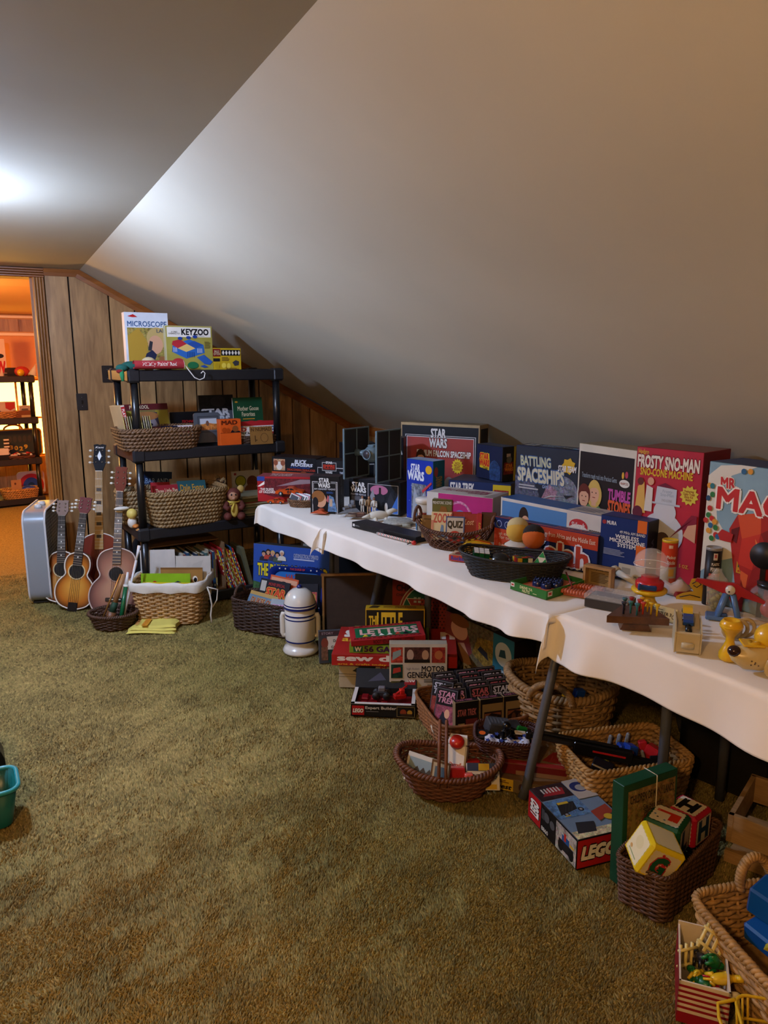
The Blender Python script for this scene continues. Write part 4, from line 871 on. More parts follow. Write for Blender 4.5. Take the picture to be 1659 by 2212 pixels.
# ---- white lined wicker basket
c0, c1 = U(300, 1343), U(428, 1353); D = c1-c0; rz = math.atan2(D.y, D.x)+R_(12); cc_ = (c0+c1)/2+Vector((-math.sin(rz), math.cos(rz), 0))*.13; cc_.z = .001
B = basket('lined_basket', 'rectangular tan wicker basket with folded white cloth lining', .21, .165, .245, cc_, rz, 6, .82, 20, 34, '#b08a58', rim=.008, rimcol='#b08a58', amp=.006)
O_ = outline(.217, .172, 6, 90); q = MB(); vs = []
for j, (s_, z_) in enumerate(((.93, .19), (.95, .235), (.985, .258), (1.02, .258), (1.035, .24), (1.03, .205), (1.02, .20))):
    for i, (x_, y_) in enumerate(O_): vs.append((x_*s_*(1+.008*math.sin(i*.9)), y_*s_*(1+.012*math.sin(i*1.3)), z_+.004*math.sin(i*.7+j)))
q.add(vs, [(j*90+i, j*90+(i+1) % 90, (j+1)*90+(i+1) % 90, (j+1)*90+i) for j in range(6) for i in range(90)], mat('#ddd8cc', .85, bump=.002), True); q.build('cloth_lining', B)
q = MB(); q.tube([(.235, -.12, .22), (.255, -.15, .19), (.262, -.14, .12), (.255, -.15, .06), (.262, -.16, .02)], .005, mat('#c8c0b0', .9), 6); q.tube([(.235, -.12, .22), (.29, -.10, .20), (.285, -.11, .14), (.262, -.13, .10)], .004, mat('#c8c0b0', .9), 6); q.build('ribbon_tie', B)
def inb(name, label, x, y, z, w_, h_, th, c_, art=None, tilt=-.12, rz_=0., roll=0., cat='sheet'):
    return book(name, label, w_, h_, th, local(B, (x, y, z)), (tilt, roll, B.rotation_euler.z+rz_), c_, art, cat=cat, pages=False)
inb('paper_sheet', 'crumpled white paper sheet at the back left of the lined basket', -.10, .06, .12, .21, .27, .004, '#c0bcb4', [Po([(.1, .2), (.5, .6), (.9, .5), (.6, .3)], '#b4b0a8')], roll=-.03)
inb('paper_sheet', 'white paper sheet at the back right of the lined basket', .11, .05, .12, .21, .235, .004, '#bcb8ae', [Po([(.2, .2), (.6, .5), (.8, .9), (.5, .8)], '#b2aea4')])
inb('brown_board', 'brown board with a cartoon eye in the lined basket', .05, .01, .12, .25, .175, .006, '#9a7038', [El(.82, .6, .06, .12, 'white'), El(.83, .58, .04, .08, 'ink'), Rc(0, .94, 1, 1, '#7a5428')], cat='puzzle')
inb('green_puzzle', 'lime green tray puzzle with apple and blue spotted shape in the lined basket', -.03, -.045, .12, .29, .155, .006, '#86b41c', [El(.28, .62, .05, .10, 'red'), Po([(.52, .3), (.6, .6), (.75, .72), (.9, .6), (.95, .35)], 'navy'), El(.85, .45, .08, .12, 'white'), [El(.81+.04*(i % 3), .42+.1*(i//3), .012, .025, 'ink') for i in range(5)], El(.04, .5, .06, .2, '#8ac850')], cat='puzzle')
inb('yellow_puzzle', 'yellow tray puzzle at the front of the lined basket', .0, -.09, .12, .31, .115, .006, '#d8c41c', [Po([(0, .98), (1, .72), (1, .76), (0, 1)], '#8a7c10'), El(.2, .15, .08, .1, '#8a7c10')], cat='puzzle', rz_=-.05)
# ---- folded yellow bag
c = U(333, 1362); t = thing('folded_bag', 'folded yellow cloth bag lying in front of the lined basket', 'bag', (c.x, c.y+.03, .0), R_(-24)); ym = mat('#d8c860', .9, bump=.003, scale=18)
for i, (w_, d_, z_) in enumerate(((.27, .15, .010), (.255, .145, .024), (.23, .14, .036))):
    q = MB(); vs = []; n = 14
    for j in range(n+1):
        for k_ in range(n+1):
            x_, y_ = (k_/n-.5)*w_+.01*i, (j/n-.5)*d_+.01*i; vs.append((x_+.004*math.sin(9*j/n+i), y_, z_+.004*math.sin(5*k_/n+3*j/n+i)-(.010 if k_ in (0, n) or j in (0, n) else 0)))
    q.add(vs, [(j*(n+1)+k_, j*(n+1)+k_+1, (j+1)*(n+1)+k_+1, (j+1)*(n+1)+k_) for j in range(n) for k_ in range(n)], ym, True); fo = q.build('fold', t)
printing(fo, (-.10, -.06, .041), (1, 0, 0), (0, 1, 0), (0, 0, 1), .2, .12, [Rc(.25, .0, .42, .95, '#d89a30'), Tx('PHOTO', .28, .1, .38, .9, '#c86a28', .02, 0, 90), Tx('HERE IS', .05, .1, .14, .8, '#d88a50', .02, 0, 90)])
# ---- low clutter right of the lined basket
# ---- slot racing box, tray, dark basket, canister
fbox('race_set_box', 'large blue race set box with yellow lettering under the table', (541, 1176), (706, 1192), 0, .075, dict(front='#2a4a94', body='#8a7a58', top='#3a3a38'), {'front': [Rc(0, .40, 1, 1, '#2c50a0'), Po([(0, .0), (0, .42), (.3, .36), (.7, .38), (1, .42), (1, 0)], '~#3a5a38'), Tx('THE DUKES OF HAZZARD',   .06, .52, .98, .70, '#e0d020', .05, 0, 0, 'navy'), Tx('SLOT RACING SET', .58, .45, 1.0, .51, '#d8d0a0', .03),
   Tx('CUSTOM ELECTRICALLY OPERATED', .54, .84, .86, .90, '#b8c0d8', .02), Li(.54, .80, .9, .84, 1, '#b8c0d8'), [Pe(.14+.062*i, .86+.015*((i*2) % 3), .026, 1.1, h_, s_, long=(i == 1)) for i, (h_, s_) in enumerate((('ink', '#2a2c3a'), ('dbrown', '#b04030'), ('#c8a860', '#3a3a4a'), ('ink', '#4a5a4a'), ('#d8d4c8', '#d8d4c8')))]]}, h=.40, lean=.10)
# serving tray leaning on it
p = U(628, 1345); t = thing('serving_tray', 'blue metal tray with white stars leaning on the race set box', 'tray', (p.x+.06, p.y+.085, .0), R_(-42)); t.rotation_euler = (-.22, 0, R_(-42)); bl = mat('#14308a', .28, .2); tw, thh = .37, .30
outer = rrect(tw, thh, .06, 6, 0, thh/2); inner = rrect(tw-.07, thh-.07, .045, 6, 0, thh/2); n = len(outer)
q = MB(); q.add([(x_, -.018, z_) for x_, z_ in outer]+[(x_, -.014, z_) for x_, z_ in rrect(tw-.055, thh-.055, .05, 6, 0, thh/2)]+[(x_, 0, z_) for x_, z_ in inner], [(j*n+i, j*n+(i+1) % n, (j+1)*n+(i+1) % n, (j+1)*n+i) for j in (0, 1) for i in range(n)], bl, True); q.build('rim', t)
q = MB(); q.add([(x_, 0, z_) for x_, z_ in inner], [tuple(range(n))], mat('#1a6ab8', .3)); q.add([(x_, .002, z_) for x_, z_ in inner], [tuple(range(n))], mat('#1a6ab8', .3)); q.build('well', t)
st = lambda u_, v_: Po([(u_+(.018 if i % 2 == 0 else .008)*math.sin(i*math.pi/5), v_+(.022 if i % 2 == 0 else .010)*math.cos(i*math.pi/5)) for i in range(10)], 'white')
printing(t, (-tw/2, -.0185, 0), (1, 0, 0), (0, 0, 1), (0, -1, 0), tw, thh, [st(.2, .945), st(.3, .945), st(.74, .945), st(.84, .945), st(.05, .7), Tx('THE DUKES OF', .38, .925, .64, .965, '#c83a30', .02)])
printing(t, (-tw/2, 0, 0), (1, 0, 0), (0, 0, 1), (0, -1, 0), tw, thh, [Tx('HAZZARD', .3, .72, .75, .83, '#b83a30', .03)])
p = U(664, 1345); game_box('record_case', 'black flat case standing beside the blue tray', .22, .03, .26, (p.x+.045, p.y+.06, 0), R_(-42), dict(front='#121419'), {'front': [El(.5, .1, .42, .6, '#17191f'), Fr(.55, .08, .9, .26, .02, '#b8b4a8'), Rc(.6, .1, .86, .18, '#b84a50')]}, lean=.16)
c0, c1 = U(508, 1357), U(632, 1380); D = c1-c0; rz = math.atan2(D.y, D.x); cc_ = (c0+c1)/2+Vector((-math.sin(rz), math.cos(rz), 0))*.10; cc_.z = .001
B = basket('dark_wicker_basket', 'long dark wicker basket of magazines beside the domed canister', D.length/2+.03, .115, .175, cc_, rz, 6, .95, 18, 26, '#3c2618', rim=.008, amp=.005)
hoop(B, (-D.length/2-.03, -.05, .17), (-D.length/2-.03, .05, .17), .055, .008, '#4a3222', turns=12)
for nm, lab, x_, y_, w_, h_, c_, art, tl, ro in (
  ('magazine', 'orange covered magazine at the back of the dark wicker basket', .0, .05, .19, .25, '#c85a34', [Rc(.04, .85, .96, .96, '#d8a080'), El(.5, .7, .14, .16, 'skin'), El(.5, .82, .15, .08, 'ink'), Tx('19', .7, .55, .95, .75, 'white', .05)], -.25, .06),
  ('magazine', 'black magazine with red and yellow title in the dark basket', -.04, .0, .20, .24, '#16141c', [Tx('STAR\nWARS', .2, .42, .95, .80, '#c83a24', .05, .1, 0, '#d8a830'), Tx('MOVIE SPECIAL', .3, .86, .85, .93, '#a82a2a', .02), Rc(.04, .7, .22, .95, '#b8b4a8'), El(.14, .5, .1, .1, '#8a8a90')], -.35, .05),
  ('magazine', 'blue card with red and gold letters at the front of the dark basket', -.10, -.05, .19, .18, '#5a7488', [Rc(0, .88, 1, 1, '#b08a3c'), Tx('DUKES OF\nHAZZARD', .12, .4, .85, .8, '#7a2a1c', .04, 0, 0, '#c8a040'), Rc(0, 0, 1, .3, '~#4a5a3c')], -.6, .10),
  ('clear_pack', 'shiny plastic wrapped pack in the dark wicker basket', .04, -.05, .13, .16, '#9aa4a8', [Rc(.1, .3, .9, .8, '~#b88aa8'), Rc(.3, .2, .95, .6, '#7ab0a8')], -.6, -.05),
  ('paperback', 'black paperback with white letters at the right of the dark basket', .14, -.01, .13, .19, '#101014', [Tx('STAR\nWARS', .15, .5, .85, .85, '#c8c8c4', .05), Rc(0, .92, 1, 1, '#a87a30'), Rc(.1, .1, .9, .3, '#2a4a5a')], -.4, -.05),
  ('magazine', 'magazine with red spaceship cover at the far right of the dark basket', .20, .06, .12, .23, '#24242a', [Rc(.2, .4, .95, .8, '~#b85048'), Tx('STAR', .25, .6, .9, .75, '#c8a030', .04)], -.25, -.12)):
    book(nm, lab, w_, h_, .006, local(B, (x_, y_, .03)), (tl, ro, rz), c_, art, cat='magazine', pages=False)
# domed canister
p = U(650, 1405); p.z = 0; t = thing('domed_canister', 'white ceramic domed canister with dark blue bands by the dark basket', 'canister', p, R_(-30)); wm = mat('#d8d4c8', .25, coat=.5); bm = mat('#182468', .25, coat=.5)
q = MB(); q.lathe([(.001, .0), (.092, .0), (.095, .012), (.085, .03), (.07, .04), (.07, .05), (.078, .06), (.080, .075), (.080, .235), (.076, .24)], wm, 32); q.build('body', t)
q = MB(); q.lathe([(.083, .238), (.085, .242), (.085, .256), (.083, .26), (.081, .275), (.074, .30), (.060, .322), (.040, .338), (.018, .345), (.001, .346)], wm, 32); ld_ = q.build('dome_lid', t)
for z0, z1, r_ in ((.243, .255, .0856), (.2605, .268, .0836)): q = MB(); q.lathe([(r_, z0), (r_, z1)], bm, 32, cap=False); q.build('blue_band', ld_)
for z0, z1 in ((.205, .214), (.186, .193), (.066, .074)): q = MB(); q.lathe([(.0806, z0), (.0806, z1)], bm, 32, cap=False); q.build('blue_band', t)
for s in (-1, 1): q = MB(); q.tube([(s*.078, 0, .20), (s*.092, 0, .203), (s*.095, 0, .19), (s*.095, 0, .10), (s*.09, 0, .085), (s*.078, 0, .09)], .013, wm, 10); q.build('handle', t)
q = MB(); q.lathe([(.012, .344), (.016, .352), (.010, .362), (.001, .364)], bm, 16); q.build('knob', ld_)
# board with wooden frame
p0, p1 = U(697, 1372), U(872, 1372); D = p1-p0; L = D.length; t = thing('framed_board', 'dark brown board with a light wooden edge under the table', 'board', p0+Vector((0, .0, 0)), math.atan2(D.y, D.x)+R_(4)); t.rotation_euler.x = -.08
q = MB(); q.box((L/2, .008, .17), (L, .012, .34), mat('#3a2a1e', .85, var=.12)); q.build('panel', t)
for c_, s_ in (((.006, .004, .17), (.012, .024, .345)), ((L/2, .004, .342), (L+.01, .024, .012))): q = MB(); q.box(c_, s_, wood('#a07038', '#6a4420')); q.build('edge_strip', t)
# ================================================================ floor, middle and right
def V2(x, y, z=0.): return Vector((x, y, z))
RB = R_(-30)
def slabbox(name, label, fl, fr, depth, z0, h, cols, art=None, cat='box', lid=0., rx=0., ry=0.):
    A, B = Vector((*fl, z0)), Vector((*fr, z0)); D = B-A
    o = game_box(name, label, D.length, depth, h, (A+B)/2, math.atan2(D.y, D.x), cols, art, 0, cat, None, lid)
    if rx or ry: o.rotation_euler.x += rx; o.rotation_euler.y += ry
    return o
# cassette pack
fbox('cassette_pack', 'plastic cassette story pack leaning at the left of the floor stack', (688, 1366), (752, 1362), 0, .022, dict(front='#3a3c40', body='#4a4c50'), {'front': [Rc(.04, .86, .96, .97, '#3a2a30'), Tx('STORY', .1, .88, .5, .95, '#9a9098', .02), Rc(.28, .42, .96, .82, '#d0ccc0'), Tx('DAVID\nand\nGOLIATH', .42, .45, .92, .72, '#2a3a34', .03), El(.2, .62, .12, .16, '#7a3a2c'), Rc(.08, .1, .3, .5, '~#6a4a38'), Rc(.32, .04, .96, .40, '#143c34'), El(.5, .2, .07, .06, '#0c1c1a'), El(.76, .2, .07, .06, '#0c1c1a')]}, bl=(690, 1434), lean=.12)
# stack
s0 = slabbox('subs_kit_box', 'cream kit box with red lettering at the bottom of the floor stack', (1.285, 2.985), (1.70, 2.735), .30, 0, .125, dict(front='#b4a88c', body='#a89c82'), {'front': [Tx('SUB SURFACE', .40, .66, 1.0, .88, '#a82a22', .05), Li(.4, .56, .8, .63, 1, 'ink'), Po([(.13, .68), (.22, .92), (.36, .88), (.33, .66), (.24, .56)], '#242620'), [Rc(.16, .62+.08*i, .35, .64+.08*i, '#3c4034') for i in range(4)], Rc(0, .44, 1, .46, '#6a6048')]}, lid=.45)
s1 = slabbox('sewing_kit_box', 'large red sewing craft box in the floor stack', (1.24, 2.965), (1.735, 2.67), .36, .127, .055, dict(front='#a82420', body='#9a2420', top='#9c221e'), {'front': [Tx('sew design', .05, .30, .82, .95, '#e0d8cc', .05), Tx('arts & crafts today', .05, .04, .44, .24, '#d8b030', .02), Li(.46, .1, .85, .22, 1, '#d8b8a8')], 'top': [Tx('sew', .06, .62, .32, .85, '#e0d8cc', .05), Tx('arts', .05, .45, .25, .58, '#d8a830', .03), Tx('n', .88, .62, .98, .85, '#e0d8cc', .06)]})
s2 = slabbox('games_box', 'lime green games box between red boxes in the floor stack', (1.318, 2.938), (1.633, 2.753), .25, .183, .04, dict(front='#7a9a2a', body='#6a8a24', top='#68803a'), {'front': [Rc(.05, .15, .17, .85, '#1a5a3a'), Tx('W', .07, .25, .15, .75, 'white', .06), Tx('56 GAMES', .19, .2, .72, .85, '#3a1440', .05), Li(.75, .3, .98, .75, 3, '#3a4a14')], 'top': [Rc(.1, .08, .93, .92, '~#4a5a3a'), [Rc(.13+.12*(i % 7), .12+.25*(i//7), .22+.12*(i % 7), .34+.25*(i//7), ['#8a3a30', '#b09a60', '#2a4a3a', '#6a2a3a'][i % 4]) for i in range(21)]]})
s3 = slabbox('letters_box', 'red and green letters box lying tilted on top of the floor stack', (1.315, 2.91), (1.635, 2.785), .16, .232, .028, dict(front='#9a2026', body='#9a2026', top='#a0262a'), {'top': [Rc(.07, .17, .93, .83, '#12603c'), Tx('LETTERS', .14, .36, .92, .70, '#d8a8a0', .05), Tx('A B C D E F G H I J K L', .05, .87, .95, .96, '#2a1014', .01), Tx('M N O P Q R S T U V W X', .05, .04, .95, .13, '#2a1014', .01), [Po([(.16+.11*i, .2), (.2+.11*i, .34), (.24+.11*i, .2)], ['#d8c030', '#d8a8a0', 'white', 'white', '#c83a30', '#1a1a2a', '#d8d0c0'][i]) for i in range(7)]], 'front': [Tx('ROOT EDUCATIONAL LETTERS', .3, .2, .85, .8, '#2a1014', .02)]}, rx=.06, ry=-.05)
fbox('word_game_box', 'yellow and black box standing behind the floor stack', (789, 1317), (918, 1318), .10, .07, dict(front='#1a1410', body='#b08a1c', top='#c09a20'), {'front': [Fr(0, 0, 1, 1, .015, '#c8a020', .03), Tx('THE', .06, .66, .22, .84, '#e0b82c', .06), Tx('LITTLE', .2, .50, .62, .9, '#e0b82c', .06)], 'top': [Tx('BOGGLE LITTLE', .5, .2, .85, .7, '#7a2a1c', .03, 0, 180), Po([(.05, .2), (.12, .85), (.25, .75), (.2, .2)], '#3a2a18'), Li(.3, .25, .48, .8, 3, '#8a5a1c')]}, h=.235, lean=.08)
fbox('motor_kit_box', 'white motor kit box covered in photos in front of the floor stack', (843, 1392), (967, 1392), 0, .05, dict(front='#c4beb0', body='#a89e88'), {'front': [Rc(.03, .66, .23, .94, '~#a83a2c'), Po([(.05, .7), (.2, .8), (.2, .9), (.06, .85)], '#8aa0a0'), Rc(.26, .66, .70, .94, '~#4a2a24'), El(.36, .8, .06, .1, '#b8a090'), El(.62, .8, .06, .09, '#b89070'), Rc(.26, .66, .7, .72, '#1c1612'), Rc(.73, .66, .96, .94, '~#8a2a20'), El(.85, .8, .07, .08, '#b06a3c'), Rc(.03, .38, .23, .63, '~#16382c'), Po([(.06, .46), (.2, .5), (.19, .58), (.07, .56)], '#b03a30'), Tx('MOTOR', .56, .50, .96, .60, 'ink', .03), Tx('GENERATOR', .31, .385, .96, .49, 'ink', .03), Tx('high Action', .3, .52, .52, .575, '#5a5a5a', .0), Li(.6, .30, .96, .37, 3, '#3a3a3a'), Li(.66, .06, .96, .27, 7, '#6a665c'), Rc(.03, .05, .48, .33, '~#4a4a28'), Pe(.22, .24, .05, 1.4, '#1c1410', '#9aa8b8')]}, bl=(841, 1509), lean=.02)
# open construction kit box
A = V2(1.215, 2.70); D = V2(.235, -.145); L = D.length; t = thing('open_kit_box', 'open black and red construction kit box with plastic tray', 'box', A, math.atan2(D.y, D.x)); bw, bd, bh = L, .165, .058; bk = card('#141416'); wh = mat('#c8c4bc', .6)
for nm, c_, s_ in (('front_wall', (bw/2, .003, bh/2), (bw, .006, bh)), ('back_wall', (bw/2, bd-.003, bh/2), (bw, .006, bh)), ('side_wall', (.003, bd/2, bh/2), (.006, bd, bh)), ('side_wall', (bw-.003, bd/2, bh/2), (.006, bd, bh)), ('bottom', (bw/2, bd/2, .002), (bw, bd, .004))):
    q = MB(); q.box(c_, s_, bk); q.build(nm, t)
q = MB()
for c_, s_ in (((bw/2, .008, bh), (bw, .016, .003)), ((.008, bd/2, bh), (.016, bd, .003)), ((bw-.008, bd/2, bh), (.016, bd, .003))): q.box(c_, s_, wh)
q.build('white_edge', t)
q = MB(); q.box((bw/2, bd/2, .022), (bw-.02, bd-.02, .012), plast('#6a0c14', .12), bev=.004)
for i in range(3):
    for j in range(2): q.box((.05+i*.045, .05+j*.07, .034), (.035, .05, .012), plast('#7a1018', .12), bev=.005)
q.build('red_tray', t)
q = MB(); X = Matrix.Translation((bw/2, bd, bh)) @ Matrix.Rotation(-.75, 4, 'X'); q.box((0, 0, .045), (bw*1.0, .004, .09), bk, X); lidf = q.build('lid_flap', t)
printing(lidf, X @ Vector((-bw/2, -.002, 0)), (1, 0, 0), X.to_3x3() @ Vector((0, 0, 1)), X.to_3x3() @ Vector((0, -1, 0)), bw, .09, [Rc(.8, .2, .98, .8, '#8a1418'), Tx('LEGO', .81, .35, .97, .65, '#c8c0b0', .05), Po([(.2, .3), (.4, .8), (.5, .4)], '#3a3a4a')])
printing(t, (0, 0, 0), (1, 0, 0), (0, 0, 1), (0, -1, 0), bw, bh, [Rc(.02, .12, .21, .86, '#b01c20'), Tx('LEGO', .035, .33, .195, .62, 'white', .06, .2, 0, 'black'), Tx('Expert Builder', .23, .55, .71, .84, '#d0ccc4', .02), Li(.24, .4, .5, .48, 1, 'grey'), Fr(.72, .08, 1.0, .9, .008, '#8a7a4a', .04), El(.82, .45, .05, .25, '#8a3a20'), El(.92, .45, .04, .2, '#b08a30'), Rc(.78, .2, .96, .35, '#3a2a20')])
t2 = thing('toy_tractor_model', 'black and grey built toy vehicle lying in the open kit box', 'toy', local(t, (.125, .11, .038)), t.rotation_euler.z); 
q = MB(); q.box((0, 0, .022), (.05, .03, .022), plast('#2a2a2e'), bev=.003); q.box((.0, 0, .042), (.03, .024, .02), plast('#6a6a70'), bev=.003); q.build('body', t2)
for x_ in (-.025, .022):
    for y_ in (-.02, .02): q = MB(); q.cyl((x_, y_-.006, .016), (x_, y_+.006, .016), .016, plast('#141414', .6), 14); q.build('wheel', t2)
t2 = thing('toy_crane_model', 'bright red built toy vehicle lying in the open kit box', 'toy', local(t, (.205, .10, .038)), t.rotation_euler.z+.4)
q = MB(); q.box((0, 0, .016), (.055, .03, .02), plast('#b01c18'), bev=.003); q.box((.01, 0, .036), (.02, .024, .022), plast('#c02018'), bev=.002); q.cyl((-.02, 0, .025), (.035, 0, .06), .005, plast('#b01c18'), 8); q.build('body', t2)
# checkers set
fbox('checkers_box', 'red checkers box standing at the back under the table', (846, 1256), (1000, 1262), 0, .03, dict(front='#8a2418', body='#6a1c14'), {'front': [Tx('CHINESE & REGULAR', .06, .84, 1.0, .93, '#2a0c08', .04), Tx('CHECKERS', .06, .76, .3, .80, '#2a0c08', .02)]}, h=.36, lean=.10)
p = U(930, 1400); t = thing('checkers_board', 'round green and red star checkers board leaning on its box', 'board game', (p.x+.0, p.y-.02, .002), R_(-35)); t.rotation_euler = (-.12, 0, R_(-35)); Rr = .185
q = MB(); q.cyl((0, 0, Rr), (0, .006, Rr), Rr, card('#b8a880'), 48); q.build('disc', t)
stp = lambda r0, r1, c_: Po([(.5+(r0 if i % 2 == 0 else r1)*math.sin(i*math.pi/6), .5+(r0 if i % 2 == 0 else r1)*math.cos(i*math.pi/6)) for i in range(12)], c_)
holes = [El(.5+.052*(i+j*.5), .5+.046*j, .011, .011, '#1c0c0a', 8) for j in range(-8, 9) for i in range(-9, 10) if math.hypot(.052*(i+j*.5), .046*j) < (.27 if abs(j) < 5 else .3)]
printing(t, (-Rr, 0, 0), (1, 0, 0), (0, 0, 1), (0, -1, 0), 2*Rr, 2*Rr, [El(.5, .5, .485, .485, '#8a2c1c', 48), El(.5, .5, .46, .46, '#c8b890', 48), El(.5, .5, .445, .445, '#1a5a40', 48), stp(.45, .26, '#c8b890'), stp(.43, .25, '#8a2a1c')]+holes+[Rc(.22+.06*i, .72-.05*j, .26+.06*i, .75-.05*j, '#a8b09a') for i in range(2) for j in range(2)])
# work shop set, standing on edge, long side along the tables
fbox('workshop_box', 'large blue toy workshop box with a boy pictured under the table', (963, 1318), (1112, 1387), 0, .13, dict(front='#3a4a6a', body='#2a1c18', top='#2a1c1c', right='#1c1414'), {'front': [Rc(0, .18, .72, 1, '~#5a5038'), Po([(0, .3), (0, 1), (.3, 1), (.42, .5), (.3, .25)], '#7a3432'), El(.22, .78, .13, .17, 'skin'), El(.22, .93, .15, .10, '#7a4a24'), Po([(.1, .5), (.3, .6), (.42, .3), (.3, .22)], '#b88a68'), Po([(.42, .5), (.72, .3), (.72, .85), (.5, .8)], '~#7a6228'), Po([(.5, .6), (.66, .5), (.64, .62), (.54, .68)], '#2a2c30'), Rc(.72, 0, 1, 1, '#2a6a7c'), El(.86, .72, .11, .19, '#b8c0b8'), El(.86, .28, .11, .19, '#b8c0b8'), Po([(.8, .66), (.9, .68), (.88, .8), (.82, .78)], '#2a4a54'), Po([(.8, .2), (.92, .25), (.88, .36), (.82, .34)], '#2a4a54'), Tx('POWER', .02, .1, .42, .26, '#c8c8b8', .05, .1), Tx('WORKSHOP', .04, -.0, .5, .1, '#3a5a8a', .04, .1), El(.62, .16, .05, .08, '#b8a090'), El(.62, .16, .035, .055, '#8a2a24')], 'top': [Tx('POWER', .2, .12, .7, .42, '#8a8a7c', .05, 0, 180), Tx('WORKSHOP', .2, .5, .8, .85, '#3a3c48', .04, 0, 180)]}, h=.30)
slabbox('micro_kit_box', 'orange kit box lying flat in front of the workshop box', (1.74, 2.63), (1.86, 2.50), .10, 0, .09, dict(front='#8a4a24', body='#6a3a20', top='#7a4a28'), {'top': [Tx('microkit', .4, .3, .95, .55, '#c8b0a0', .04), Rc(.05, .2, .3, .8, '#3a2a24')]})
# rattan tray basket with rows of boxed novels
q0, q1, q2 = Vector((1.437, 2.582, 0)), Vector((1.413, 2.243, 0)), Vector((1.765, 2.172, 0)); xd = (q2-q1); rz = math.atan2(xd.y, xd.x); a_ = xd.length/2; b_ = (q0-q1).length/2+.02
cc_ = q1+Vector((math.cos(rz)*a_-math.sin(rz)*b_, math.sin(rz)*a_+math.cos(rz)*b_, .001))
B = basket('rattan_tray_basket', 'shallow golden rattan basket packed with black boxed novels', a_+.02, b_, .105, cc_, rz, 6, .93, 13, 40, '#7a4c26', rim=.007, amp=.0025, rimrope=False)
pk = ['#8a4a5c', '#4a7294', '#8a6a40', '#4a3458', '#8a3c34', '#34544c']
def novel(x_, y_, tilt, i, lab, rz_=0., h_=.185, w_=.095, art=True):
    a = [Fr(.03, .02, .97, .98, .012, '#8a8a90', .008), Rc(.06, .06, .94, .62, '~'+pk[i % 6]), Po([(.1, .06), (.4, .5), (.7, .3), (.94, .06)], ['#2a2c3a', '#8a5a3a', '#24405a'][i % 3]), El(.6, .45, .12, .1, ['#e0b090', '#d0d0e0', '#e8c860'][i % 3]), Tx('STAR\nTREK', .1, .68, .9, .93, ['#c88aa0', '#b8b8c4', '#b05a60'][i % 3], .04, .2)]
    g = game_box('boxed_novel', lab, w_, .026, h_, local(B, (x_, y_, .012)), rz+rz_, dict(front='#17171d', body='#17171d', top='#b8b0a0' if i % 4 == 1 else '#17171d'), {'front': a, 'top': [Tx('STAR TREK', .1, .25, .8, .75, '#a85a70' if i % 4 != 1 else '#3a3a40', .02)]}, tilt, 'book', 'boxed novels in the rattan tray')
    return g
n_ = 0
for cidx, (cx_, nm) in enumerate(((-.070, 'left'), (.036, 'middle'), (.138, 'right'))):
    g = game_box('boxed_novel', f'boxed novel facing front at the head of the {nm} row in the rattan basket', .100, .03, .165, local(B, (cx_, -.135, .012)), rz, dict(front='#17161a', body='#8a7858', top='#17161a'), {'front': ([Tx('STAR TREK', .1, .64, .9, .80, '#a86068', .04, .2), Rc(.12, .1, .4, .45, '#a89878'), Rc(.45, .3, .95, .55, '#6a2c34')] if cidx == 0 else [Rc(.1, .0, 1, .86, '#8a7858'), Rc(.18, .08, .94, .66, '~#1c1614'), El(.45, .4, .1, .16, '#5a3a2c'), El(.7, .38, .09, .15, '#4a3028'), Po([(.2, .5), (.5, .62), (.9, .55), (.9, .62), (.2, .62)], '#7a4a38')]), 'top': [Tx('STAR TREK', .1, .25, .8, .75, '#a85a70', .02)]}, .05, 'book', 'boxed novels in the rattan tray')
    for j in range(5):
        novel(cx_-.005+rnd.uniform(-.01, .01), -.085+j*.043, .42, j+cidx*2, f'{ORD[j]} leaning novel behind the front one, {nm} row of the rattan basket', rnd.uniform(-.05, .05)); n_ += 1
for j, y_ in enumerate((-.06, .02)): novel(-.148+.01*j, y_, .30, j*4, f'{["nearer", "farther"][j]} boxed novel turned towards the rattan basket handle hole', -.75)
q = MB(); q.box((-a_-.006, 0, .07), (.010, .10, .03), mat('#140a06', .9)); q.build('handle_hole', B)
q = MB(); q.tube([(-a_-.005, -.05, .07), (-a_-.02, -.07, .06), (-a_-.012, -.10, .03), (-a_-.02, -.08, .05), (-a_-.012, -.06, .085)], .0022, mat('#c8c0b0', .8), 5); q.build('string', B)
# oval handled basket in front
cc_ = Vector((1.293, 2.035, .001)); B = basket('oval_handled_basket', 'oval reddish brown basket with arched handle nearest the carpet', .185, .125, .105, cc_, R_(-32), 2.3, .62, 11, 26, '#5c3218', rim=.011, amp=.004, flare=.75, dip=lambda u, v: .03*u*u)
for s in (-1, 1): hoop(B, (-.02+s*.012, -.128, .085), (-.02+s*.012, .128, .085), .165, .006, '#6a3a1c', turns=0, strands=1)
def tb(name, label, x_, y_, z_, size, c_, rot=(0, 0, 0), art=None, cat='toy', bev=.004, face='front'):
    m = MB(); m.box((0, size[1]/2, size[2]/2), size, plast(c_, .35), bev=bev); o = m.build(name); o.location = local(B, (x_, y_, z_)); o.rotation_euler = (rot[0], rot[1], B.rotation_euler.z+rot[2]); tag(o, label, cat)
    if art: printing(o, *frame(*size, face), art)
    return o
t = thing('toy_carton', 'white toy milk carton with round red cap in the oval basket', 'toy', local(B, (.02, .01, .045)), B.rotation_euler.z-.2); t.rotation_euler.x = -.5
